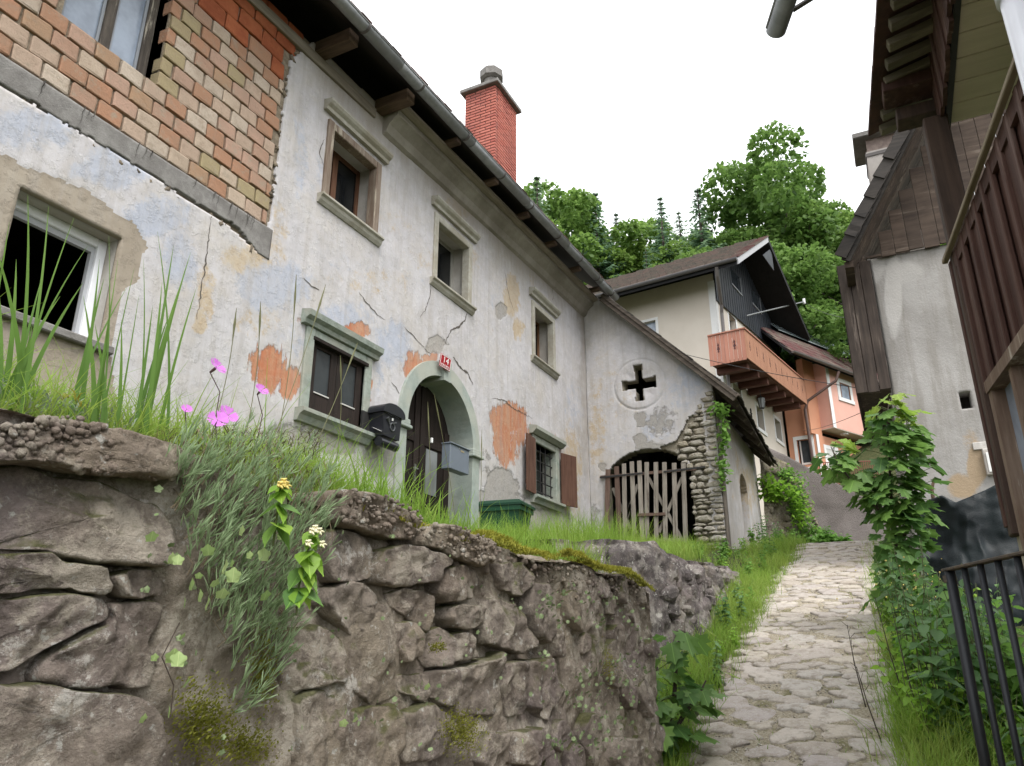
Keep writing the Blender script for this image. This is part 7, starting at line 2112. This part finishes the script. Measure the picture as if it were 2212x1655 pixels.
# ---- trailing cushion of narrow grey green leaves over the wall
r = np.random.RandomState(90)
poly = [(350, 985), (430, 968), (560, 985), (640, 1010), (700, 1045), (708, 1110), (690, 1200), (640, 1270), (625, 1400), (560, 1480), (520, 1560), (470, 1560), (480, 1440), (440, 1330), (400, 1250), (375, 1130), (352, 1040)]
SH = []
while len(SH) < 480:
    u, v = r.uniform(345, 712), r.uniform(930, 1570)
    if inpoly(np.array([u]), np.array([v]), poly)[0]: SH.append((u, v))
parts = []
for (u, v) in SH:
    edge = np.clip((v - 950) / 300, 0, 1)
    p = PY(u, v, YW - r.uniform(.03, .115)); p[1] -= .04 * (ztop(np.array(p[0])) - p[2])
    ax = np.array([r.normal(.10, .22), r.normal(-.40, .2), r.normal(.85 - .1 * edge, .25)]); ax /= np.linalg.norm(ax)
    L = r.uniform(.03, .085); m = r.randint(8, 13)
    f = r.uniform(0, 1, m)
    T = p + np.outer(f, ax) * L
    spread = r.normal(0, 1, (m, 3)); spread -= np.outer(spread @ ax, ax); spread /= np.linalg.norm(spread, axis=1)[:, None]
    dr = ax + spread * r.uniform(.15, .42, m)[:, None]; dr /= np.linalg.norm(dr, axis=1)[:, None]
    hl = r.uniform(.017, .036, m); wl = r.uniform(.0008, .0015, m)
    sd = np.cross(dr, r.normal(0, 1, (m, 3))); sd /= np.linalg.norm(sd, axis=1)[:, None]
    V = np.stack([T - sd * wl[:, None] * .6, T + sd * wl[:, None] * .6, T + dr * (hl * .55)[:, None] + sd * wl[:, None], T + dr * (hl * .55)[:, None] - sd * wl[:, None],
                  T + dr * hl[:, None] + sd * .0003, T + dr * hl[:, None] - sd * .0003], 1)
    b = (np.arange(m) * 6)[:, None]
    q = np.concatenate([b + np.array([0, 1, 2, 3]), b + np.array([3, 2, 4, 5])])
    parts.append((V.reshape(-1, 3), q, np.tile([0, 0, .6, .6, 1, 1], m), np.repeat(r.rand(m) * .6, 6)))
    # bare stem
sh_ = veg('trailing_pinks', parts, M_pinkleaf, label='trailing cushion of narrow grey green leaves hanging over the near wall', cat='plant', kind='stuff')
mb = MB()
for (u, v) in SH[:140]:
    p = PY(u, v, YW - .08); a = PY(u + r.uniform(-25, 25), v - r.uniform(30, 110), YW - .02)
    mb.tube([a, (a + p) / 2 + [0, -.03, -.01], p], .0011, 4)
o = mb.build('trailing_stems', m_plain('dry_stem', (.13, .10, .06), .8)); tag(o, 'thin dry stems under the trailing grey green cushion', 'plant', kind='stuff')
# brown thatch under the cushion
n = 1500; P = np.array([PY(u, v, YW - .03) for u, v in zip(r.uniform(350, 690, n), r.uniform(935, 1130, n))])
veg('dead_thatch', [blades(P, -np.pi / 2 + r.normal(0, 1, n), r.uniform(.01, .04, n), 1.4, .002, 1.0, 3, 92)], m_veg('thatch', (.07, .055, .03), (.19, .15, .08), (.12, .12, .05), .2), label='dead brown thatch under the trailing cushion', cat='plant', kind='stuff')

# ---- leaves
def leaf_shape(kind):
    if kind == 'ovate':
        n = 9; L = []
        for i in range(n + 1):
            t = i / n; w = .36 * math.sin(math.pi * min(1, t * 1.02) ** .75) * (1.0 - .25 * t)
            L.append((t, w * (1 + .10 * (i % 2)) if 0 < i < n else .01))
        V = []; F = []
        for t, w in L: V += [(t, -w, .12 * w - .10 * t * t), (t, 0, -.04 - .10 * t * t), (t, w, .12 * w - .10 * t * t)]
        for i in range(n):
            a = 3 * i; F += [(a, a + 1, a + 4, a + 3), (a + 1, a + 2, a + 5, a + 4)]
        return np.array(V), np.array(F)
    if kind == 'maple':
        tips = [(-150, .40), (-118, .30), (-95, .62), (-72, .50), (-60, .66), (-44, .42), (-30, .80), (-12, .78), (0, 1.0), (12, .78), (30, .80), (44, .42), (60, .66), (72, .50), (95, .62), (118, .30), (150, .40)]
        V = [(0, 0, 0)] + [(.12 + .85 * r_ * math.cos(math.radians(a)), .85 * r_ * math.sin(math.radians(a)), -.10 * r_ * r_ + .05 * math.cos(math.radians(a * 4))) for a, r_ in tips]
        F = []
        for i in range(1, len(tips)): F.append((0, i, i + 1, i + 1))
        return np.array(V), np.array([(0, i, i + 1, i + 1) for i in range(1, len(tips))])
    if kind == 'lobed':
        V = [(0, 0, 0)]; n = 15
        for i in range(n):
            a = -2.5 + 5.0 * i / (n - 1); V.append((.45 + .5 * math.cos(a) * (1 + .16 * math.cos(5 * a)), .55 * math.sin(a) * (1 + .16 * math.cos(5 * a)), .05 * math.cos(a * 3)))
        return np.array(V), np.array([(0, i, i + 1, i + 1) for i in range(1, n)])
def leaf_me(kind, mat, name='leaf'):
    V, F = leaf_shape(kind)
    me = bpy.data.meshes.new(name); me.from_pydata([tuple(v) for v in V], [], [tuple(dict.fromkeys(f)) for f in F.tolist()])
    me.materials.append(mat); me.polygons.foreach_set('use_smooth', [True] * len(me.polygons)); me.update(); return me
def m_leaf(name, c1, c2, trans=.4, vein=True):
    t = NT(name)
    c = t.mix(t.orand(), c1, c2)
    if vein:
        o = t.sep(t.objco()); c = t.mix(t.math('MULTIPLY', t.math('SUBTRACT', 1.0, t.step(t.math('ABSOLUTE', o[1]), .014, .012)), .35), c, tuple(min(1, q * 2.2) for q in c2))
    t.bump(t.noise(90, 3, .6), .002)
    return t.leaf(c, trans, .45, .35)
M_maple = m_leaf('maple_leaf', (.075, .165, .045), (.17, .30, .065), .45)
M_mapley = m_leaf('young_maple_leaf', (.26, .40, .065), (.34, .44, .09), .5)
M_nettle = m_leaf('nettle_leaf', (.08, .18, .04), (.19, .33, .07), .45)
M_bright = m_leaf('bright_leaf', (.20, .37, .045), (.30, .46, .07), .5)
M_pale = m_leaf('pale_round_leaf', (.30, .44, .15), (.44, .55, .24), .4)
ME_maple, ME_mapley = leaf_me('maple', M_maple), leaf_me('maple', M_mapley)
ME_ov, ME_brt, ME_rnd = leaf_me('ovate', M_nettle), leaf_me('ovate', M_bright), leaf_me('lobed', M_pale)
def put_leaf(me, parent, p, size, az, pitch, roll=0.0, name='leaf'):
    o = bpy.data.objects.new(name, me); COL.objects.link(o)
    o.location = p; o.scale = (size, size, size)
    o.rotation_euler = (Matrix.Rotation(az, 4, 'Z') @ Matrix.Rotation(pitch, 4, 'Y') @ Matrix.Rotation(roll, 4, 'X')).to_euler()
    return own(o, parent)
M_stem = m_plain('green_stem', (.10, .12, .04), .6); M_stemd = m_plain('dark_stem', (.055, .04, .03), .7)
# yellow archangel on the wall
M_yel = m_plain('yellow_petal', (.75, .60, .18), .6); M_cre = m_plain('cream_petal', (.78, .74, .50), .6)
def archangel(pts, label, fl, y, seed):
    r = random.Random(seed)
    P = [PY(u, v, y) for u, v in pts]
    ro = empty('yellow_archangel', tuple(P[0]), label, 'plant')
    MB().tube(P, .0022, 6).build('stem', M_stem, ro)
    for i, p in enumerate(P[1:]):
        big = .056 if i < len(P) - 3 else .034
        for k in range(4 if i < len(P) - 2 else 5):
            az = -math.pi / 2 + (k - 1.5) * .95 + r.uniform(-.3, .3)
            put_leaf(ME_brt if i > 1 or k % 2 else ME_ov, ro, p, big * r.uniform(.8, 1.15), az, r.uniform(.3, 1.0), r.uniform(-.5, .5))
    for (u, v) in fl:
        c = PY(u, v, y - .01)
        mb = MB()
        for k in range(5):
            a = k * 1.257
            mb.tube([c, c + [.006 * math.cos(a), -.006, .005 + .004 * math.sin(a)], c + [.011 * math.cos(a), -.010, .003 + .007 * math.sin(a)]], [.0015, .0032, .0012], 5)
        mb.build('blossom', M_yel if v < 1100 else M_cre, ro, True)
archangel([(590, 1180), (596, 1130), (602, 1090), (605, 1060), (607, 1048)], 'upper yellow flowering nettle rising from the trailing cushion', [(607, 1045), (600, 1052), (613, 1053)], 1.03, 5)
archangel([(640, 1330), (645, 1270), (655, 1225), (665, 1190), (672, 1165), (675, 1148)], 'lower yellow flowering nettle with broad toothed leaves on the wall', [(675, 1146), (668, 1152), (684, 1152), (660, 1178), (690, 1180)], 1.02, 6)
# ivy leaved toadflax on the stones
cr = empty('toadflax', tuple(PY(420, 1250, 1.1)), 'trailing creeper with pale round lobed leaves on the near wall', 'plant')
for i, (u, v, s_) in enumerate(((325, 1170, .016), (368, 1218, .016), (383, 1220, .014), (450, 1200, .018), (482, 1240, .022), (502, 1258, .022), (458, 1268, .014), (570, 1212, .022), (520, 1157, .016), (606, 1166, .014), (538, 1207, .012), (412, 1275, .017), (432, 1300, .018), (398, 1315, .017), (445, 1318, .020), (476, 1293, .018),
        (370, 1432, .020), (383, 1440, .020), (332, 1428, .010), (398, 1485, .014), (365, 1550, .015), (388, 1382, .012), (428, 1250, .010), (305, 1562, .012), (570, 1297, .018), (500, 1225, .012), (920, 1490, .014), (912, 1482, .012), (745, 1545, .012), (740, 1570, .014), (765, 1560, .011), (1130, 1605, .012), (590, 1005, .010))):
    p = PY(u, v, YW - .15 - .02 * (i % 3)); s_ *= 1.15
    put_leaf(ME_rnd, cr, p, s_, rnd.uniform(-2.6, -.6), rnd.uniform(-1.9, -.9), rnd.uniform(-.4, .4))
mb = MB()
for pts in (((388, 1345), (350, 1420), (375, 1480), (368, 1550)), ((500, 1255), (560, 1235), (610, 1170)), ((430, 1290), (420, 1240), (470, 1200))):
    mb2 = MB().tube([PY(u, v, YW - .09) for u, v in pts], .0011, 5); mb2.build('runner', M_stemd, cr)
r = np.random.RandomState(120); n = 900
uu = np.concatenate([r.uniform(1150, 1395, 560), r.uniform(700, 1395, 260), r.uniform(280, 640, 80)]); vv = np.concatenate([r.uniform(1240, 1640, 560), r.uniform(1150, 1640, 260), r.uniform(1040, 1640, 80)])
ok = vv > 1040 + (uu - 700) * .34 + 40
uu, vv = uu[ok], vv[ok]; n = len(uu)
# keep them in clusters
kk = fbm(np.stack([uu / 60, vv / 60, 0 * uu], -1), 1.0, 3, 121) > -.05
uu, vv = uu[kk], vv[kk]; n = len(uu)
P = np.array([PY(u, v, YW - .075) for u, v in zip(uu, vv)]); P[:, 1] -= .05 * (ztop(P[:, 0]) - P[:, 2])
V, F = scatter(*leaf_shape('lobed'), P, rot_euler(r.normal(0, .4, n), r.uniform(-1.8, -.4, n), r.uniform(-2.8, -.4, n)), r.uniform(.006, .013, n) * np.where(uu > 1100, 1.35, 1))
tag(npmesh('small_creeper_leaves', V, F, m_rough('pale_small_leaf', (.15, .21, .09), (.27, .33, .18), 60)), 'tiny pale creeper leaves dotted over the near wall', 'plant', kind='stuff')

# ---- maple saplings
def sapling(base, stems, n, size, label, seed, ylev, young=.12):
    r = random.Random(seed)
    ro = empty('maple_sapling', tuple(base), label, 'sapling')
    for si, st_ in enumerate(stems):
        P = [np.array(p, float) for p in st_]
        k = len(P)
        MB().tube(P, [.016 * (1 - .75 * i / (k - 1)) for i in range(k)], 7).build('stem', M_stemd, ro, True)
        L = np.r_[0, np.cumsum([np.linalg.norm(P[i + 1] - P[i]) for i in range(k - 1)])]
        m = n[si]
        for j in range(m):
            f = (.10 + .90 * (j / m) ** .85) * L[-1]
            c = np.array([np.interp(f, L, [p[i] for p in P]) for i in range(3)])
            az = j * 2.4 + r.uniform(-.5, .5)
            if r.random() < .5: az = -math.pi * .75 + r.uniform(-1.3, 1.3)
            pl_ = r.uniform(.06, .24) * (1.1 - .5 * j / m)
            lp_ = c + np.array([math.cos(az) * pl_, math.sin(az) * pl_, pl_ * .45])
            if j % 2 == 0: MB().tube([c, (c + lp_) / 2 + [0, 0, .01], lp_], .0022, 4).build('leaf_stalk', M_stem, ro)
            yo = j > m * (1 - young)
            put_leaf(ME_mapley if yo else ME_maple, ro, lp_, size * r.uniform(.65, 1.15) * (.8 if yo else 1), az + r.uniform(-.4, .4), r.uniform(.15, .95), r.uniform(-.5, .5))
    return ro
XS = 6.9
def S_(u, v, dx=0): return PX(u, v, XS + dx)
sapling((XS, S_(1935, 1300)[1], gz(XS, 0)), [[(XS, S_(1945, 1380)[1], gz(XS, -.1) - .05), S_(1938, 1200), S_(1925, 1080), S_(1920, 980), S_(1915, 900), S_(1922, 862)], [S_(1935, 1150), S_(1890, 1090), S_(1840, 1040), S_(1810, 1000), S_(1795, 965)], [S_(1940, 1230, .1), S_(1965, 1100, .1), S_(1955, 960, .15), S_(1960, 900, .15)]],
        [170, 70, 95], .165, 'tall maple sapling with large lobed leaves beside the lane in front of the grey house', 61, 0)
b2 = np.array([4.28, 1.28, gz(4.28, 1.2)])
def Q_(u, v, x=4.35): return PX(u, v, x)
sapling(tuple(b2), [[b2, Q_(1455, 1530), Q_(1460, 1450), Q_(1462, 1395), Q_(1475, 1365)], [b2, Q_(1425, 1560, 4.3), Q_(1410, 1500, 4.3), Q_(1420, 1440, 4.3)], [b2, Q_(1480, 1540, 4.4), Q_(1510, 1500, 4.4), Q_(1525, 1470, 4.4)], [b2, Q_(1420, 1600, 4.2), Q_(1400, 1585, 4.2)]], [22, 17, 16, 9], .15, 'low maple seedling at the foot of the near wall end', 62, 0, .08)

# ---- leafy weeds
def weed(seed, h, nn, lsize, me_mat, branch=2):
    r = np.random.RandomState(seed)
    ro = empty('leafy_weed')
    T, R, S = [], [], []
    for b in range(branch + 1):
        lean = r.normal(0, .16, 2); hh = h * r.uniform(.65, 1.0)
        P = [np.array([lean[0] * hh * f ** 1.5 + r.normal(0, .01), lean[1] * hh * f ** 1.5, hh * f]) for f in np.linspace(0, 1, 6)]
        MB().tube(P, [.004 * (1 - .6 * i / 5) for i in range(6)], 5).build('stem', M_stem, ro, True, False)
        for k in range(nn):
            f = .15 + .85 * k / nn
            c = np.array([np.interp(f * 5, range(6), [p[i] for p in P]) for i in range(3)])
            for sd in (0, math.pi):
                az = k * 1.57 + sd + r.normal(0, .3)
                T.append(c); S.append(lsize * r.uniform(.7, 1.2) * (1.1 - .6 * f)); R.append((r.normal(0, .3), .35 + r.normal(0, .3), az))
    R = np.array(R)
    V, F = scatter(*leaf_shape('ovate'), np.array(T), rot_euler(R[:, 0], R[:, 1], R[:, 2]), np.array(S))
    npmesh('foliage', V, F, me_mat, ro, None, True, False)
    return ro
M_wA = m_leaf('weed_green', (.11, .24, .045), (.20, .37, .075), .5, False); M_wB = m_leaf('weed_bright', (.22, .42, .045), (.33, .52, .075), .55, False); M_wC = m_leaf('weed_blue_green', (.11, .22, .08), (.20, .34, .13), .45, False)
WP = [weed(1, .75, 9, .14, M_wA), weed(2, .60, 8, .13, M_wA), weed(3, .55, 7, .09, M_wB), weed(4, .85, 9, .10, M_wC), weed(5, .42, 6, .085, M_wB, 3), weed(6, .65, 8, .13, M_wC)]
wused = set()
def put_weed(k, x, y, sc, label, group):
    pr = WP[k]
    o = pr if k not in wused else copy_tree(pr)
    wused.add(k)
    o.location = (x, y, gz(x, y) - .01); o.rotation_euler = (0, 0, rnd.uniform(0, 6.28)); o.scale = (sc, sc, sc * rnd.uniform(.9, 1.1))
    tag(o, label, 'weed', group)
LB1 = ('broad leaved green weed between the railing and the cobbles', 'weeds behind the railing')
for k in range(150):
    x = rnd.uniform(3.5, 8.2); y = ypath(x) - .56 - .75 * rnd.random() ** 1.4
    if x < 4.3 and y > -.30: continue
    kk = rnd.choice((0, 1, 2, 2, 4, 3, 5)) if x > 4.4 else rnd.choice((1, 2, 4, 4, 5))
    put_weed(kk, x, y, rnd.uniform(.8, 1.3) * (.62 if x > 6 else .9 if x > 4.5 else .75), {0: 'tall broad leaved green weed', 1: 'medium broad leaved green weed', 2: 'bright yellow green leafy weed', 3: 'tall narrow blue green weed', 4: 'low bushy bright weed', 5: 'blue green weed with very broad leaves'}[kk] + ' between the railing and the cobbles', 'weeds behind the railing')
for k in range(26):
    x = rnd.uniform(4.6, 7.2); y = ypath(x) - .54 - .3 * rnd.random()
    put_weed(rnd.choice((2, 4)), x, y, rnd.uniform(.8, 1.15), 'yellow green leafy weed at the edge of the cobbles', 'bright weeds at the path edge')
for k in range(26):
    x = rnd.uniform(9.2, 13.6); y = rnd.uniform(1.35, 2.3) + .03 * (x - 9)
    put_weed(rnd.choice((0, 1, 2, 4)), x, y, rnd.uniform(.35, .7), 'low weed between the cobbles and the annex', 'weeds below the annex')
for k in range(18):
    x = rnd.uniform(13.6, 17.6); y = rnd.uniform(1.7, 2.3)
    put_weed(rnd.choice((0, 1, 3)), x, y, rnd.uniform(.5, .85), 'low weed at the foot of the annex side wall', 'weeds below the niche wall')
for k in range(12):
    p = PX(rnd.uniform(1755, 1835), 1185, rnd.uniform(18.2, 19.2))
    put_weed(rnd.choice((0, 1, 2)), p[0], p[1], rnd.uniform(.6, 1.0), 'bushy weed at the foot of the concrete wall', 'weeds at the bend of the lane')
for k in range(34):
    x = rnd.uniform(4.5, 9.4); y = ypath(x) + rnd.uniform(.60, .95)
    kk = rnd.choice((1, 2, 4, 4, 5))
    put_weed(kk, x, y, rnd.uniform(.25, .6), {1: 'small green weed', 2: 'small bright green weed', 4: 'low bushy bright weed', 5: 'small blue green weed'}[kk] + ' at the foot of the dark lumpy wall', 'weeds at the foot of the dark wall')
# plants hanging on the rubble wall and the annex corner
def tuft(name, lst, label, mat, size, seed, plane):
    r = np.random.RandomState(seed); T = []
    for (u, v, ru, rv, n) in lst:
        for a, b in r.normal(0, .5, (n, 2)):
            T.append(plane(u + ru * a, v + rv * b) - np.array([abs(r.normal(0, .12)), abs(r.normal(0, .05)), 0]))
    n = len(T)
    V, F = scatter(*leaf_shape('ovate'), np.array(T), rot_euler(r.normal(0, .5, n), r.uniform(-.2, 1.0, n), r.uniform(0, 6.28, n)), size * r.uniform(.6, 1.2, n))
    o = npmesh(name, V, F, mat, None, None, True); tag(o, label, 'plant')
tuft('wall_shrub', [(1680, 1060, 40, 26, 260), (1655, 1050, 20, 30, 140), (1725, 1100, 20, 40, 150)], 'leafy plant spilling over the mossy rubble wall', M_wB, .11, 1, lambda u, v: PX(u, v, 18.4))
tuft('wall_creeper', [(1718, 1090, 24, 60, 620), (1738, 1150, 20, 34, 260), (1690, 1030, 30, 20, 200)], 'dark creeper hanging down the mossy rubble wall', M_wA, .09, 2, lambda u, v: PX(u, v, 18.7))
tuft('corner_creeper', [(1556, 888, 16, 14, 120), (1562, 940, 8, 40, 130), (1560, 1010, 7, 40, 90)], 'creeper on the annex corner under the shingle eave', M_wA, .10, 3, lambda u, v: PX(u, v, 13.85))
tuft('verge_bush', [(1775, 1168, 26, 14, 300), (1815, 1172, 18, 12, 150)], 'rounded green bush at the bend of the lane', M_wA, .14, 4, lambda u, v: PX(u, v, 18.0))
# ---- grass at the path edges
def strip(n, x0, x1, yc, wd, hmin, hmax, seed, w=.005):
    r = np.random.RandomState(seed); x = r.uniform(x0, x1, n); y = yc(x) + r.normal(0, wd, n)
    k = (np.abs(y - ypath(x)) > .46 - .14 * (r.rand(n) < .12)) & (fbm(np.stack([x, y, 0 * x], -1), 2.4, 3, seed) + .35 > r.uniform(-.1, .45, n))
    x, y = x[k], y[k]; n = len(x)
    return blades(np.stack([x, y, ground_z(x, y)], -1), r.uniform(0, 6.28, n), r.uniform(hmin, hmax, n) * (.7 + .7 * np.clip(.5 + fbm(np.stack([x, y, 0 * x], -1), 1.4, 3, seed + 1), 0, 1)), np.abs(r.normal(.5, .3, n)), w, r.uniform(0, .4, n), 4, seed)
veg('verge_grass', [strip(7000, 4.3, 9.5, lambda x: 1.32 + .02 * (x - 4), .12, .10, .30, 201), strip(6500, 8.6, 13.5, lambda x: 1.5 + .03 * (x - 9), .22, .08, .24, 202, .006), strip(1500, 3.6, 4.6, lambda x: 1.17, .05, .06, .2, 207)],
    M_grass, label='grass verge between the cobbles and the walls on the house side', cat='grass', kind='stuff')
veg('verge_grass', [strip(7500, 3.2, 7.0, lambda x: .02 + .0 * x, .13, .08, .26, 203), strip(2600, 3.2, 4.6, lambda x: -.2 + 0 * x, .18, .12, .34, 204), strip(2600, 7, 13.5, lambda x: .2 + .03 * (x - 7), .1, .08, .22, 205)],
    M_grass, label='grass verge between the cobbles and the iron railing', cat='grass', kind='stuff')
rr_ = np.random.RandomState(210); n = 700; x = rr_.uniform(3.4, 13, n); y = ypath(x) + rr_.uniform(-.5, .5, n)
kk = fbm(np.stack([x, y, 0 * x], -1), 2.0, 2, 211) > .15
x, y = x[kk], y[kk]; n = len(x)
veg('joint_grass', [blades(np.stack([x, y, ground_z(x, y) + .01], -1), rr_.uniform(0, 6.28, n), rr_.uniform(.02, .06, n), .9, .004, .2, 3, 212)], M_grass, label='sparse grass tufts in the joints of the cobbles', cat='grass', kind='stuff')
# tall dead stems
for i, (u0, v0, u1, v1, x) in enumerate(((1905, 1585, 1850, 1440, 4.6), (1990, 1530, 1925, 1310, 4.7), (2030, 1485, 1975, 1330, 4.8), (1860, 1450, 1830, 1350, 5.2), (1960, 1500, 1890, 1290, 5.0))):
    a, b = PX(u0, v0, x), PX(u1, v1, x)
    a[2] = gz(a[0], a[1])
    ro = empty('dead_stem', tuple(a), 'thin dark dead flower stem leaning over the cobbles', 'dead stem', 'dead stems over the path')
    MB().tube([a, (a + b) / 2 + [0, .01, .02], b], [.004, .003, .0015], 6).build('stem', M_stemd, ro)
    mb = MB()
    for k in range(5): 
        q = a + (b - a) * (.7 + .07 * k); mb.tube([q, q + [rnd.uniform(-.03, .03), rnd.uniform(-.04, .04), .03]], .0012, 4)
    mb.build('twigs', M_stemd, ro)
# small yellow flowers in the weeds
r = np.random.RandomState(230); n = 60
P = np.array([PX(u, v, xx) for u, v, xx in zip(r.normal(1965, 45, n), r.normal(1275, 35, n), r.uniform(5.2, 6.6, n))])
V, F = scatter(_oct, _octf, P, rot_euler(r.uniform(0, 6, n), r.uniform(0, 6, n), r.uniform(0, 6, n)), r.uniform(.004, .009, n)); tag(npmesh('weed_blossoms', V, F, M_yel), 'tiny yellow blossoms among the bright weeds', 'flowers', kind='stuff')
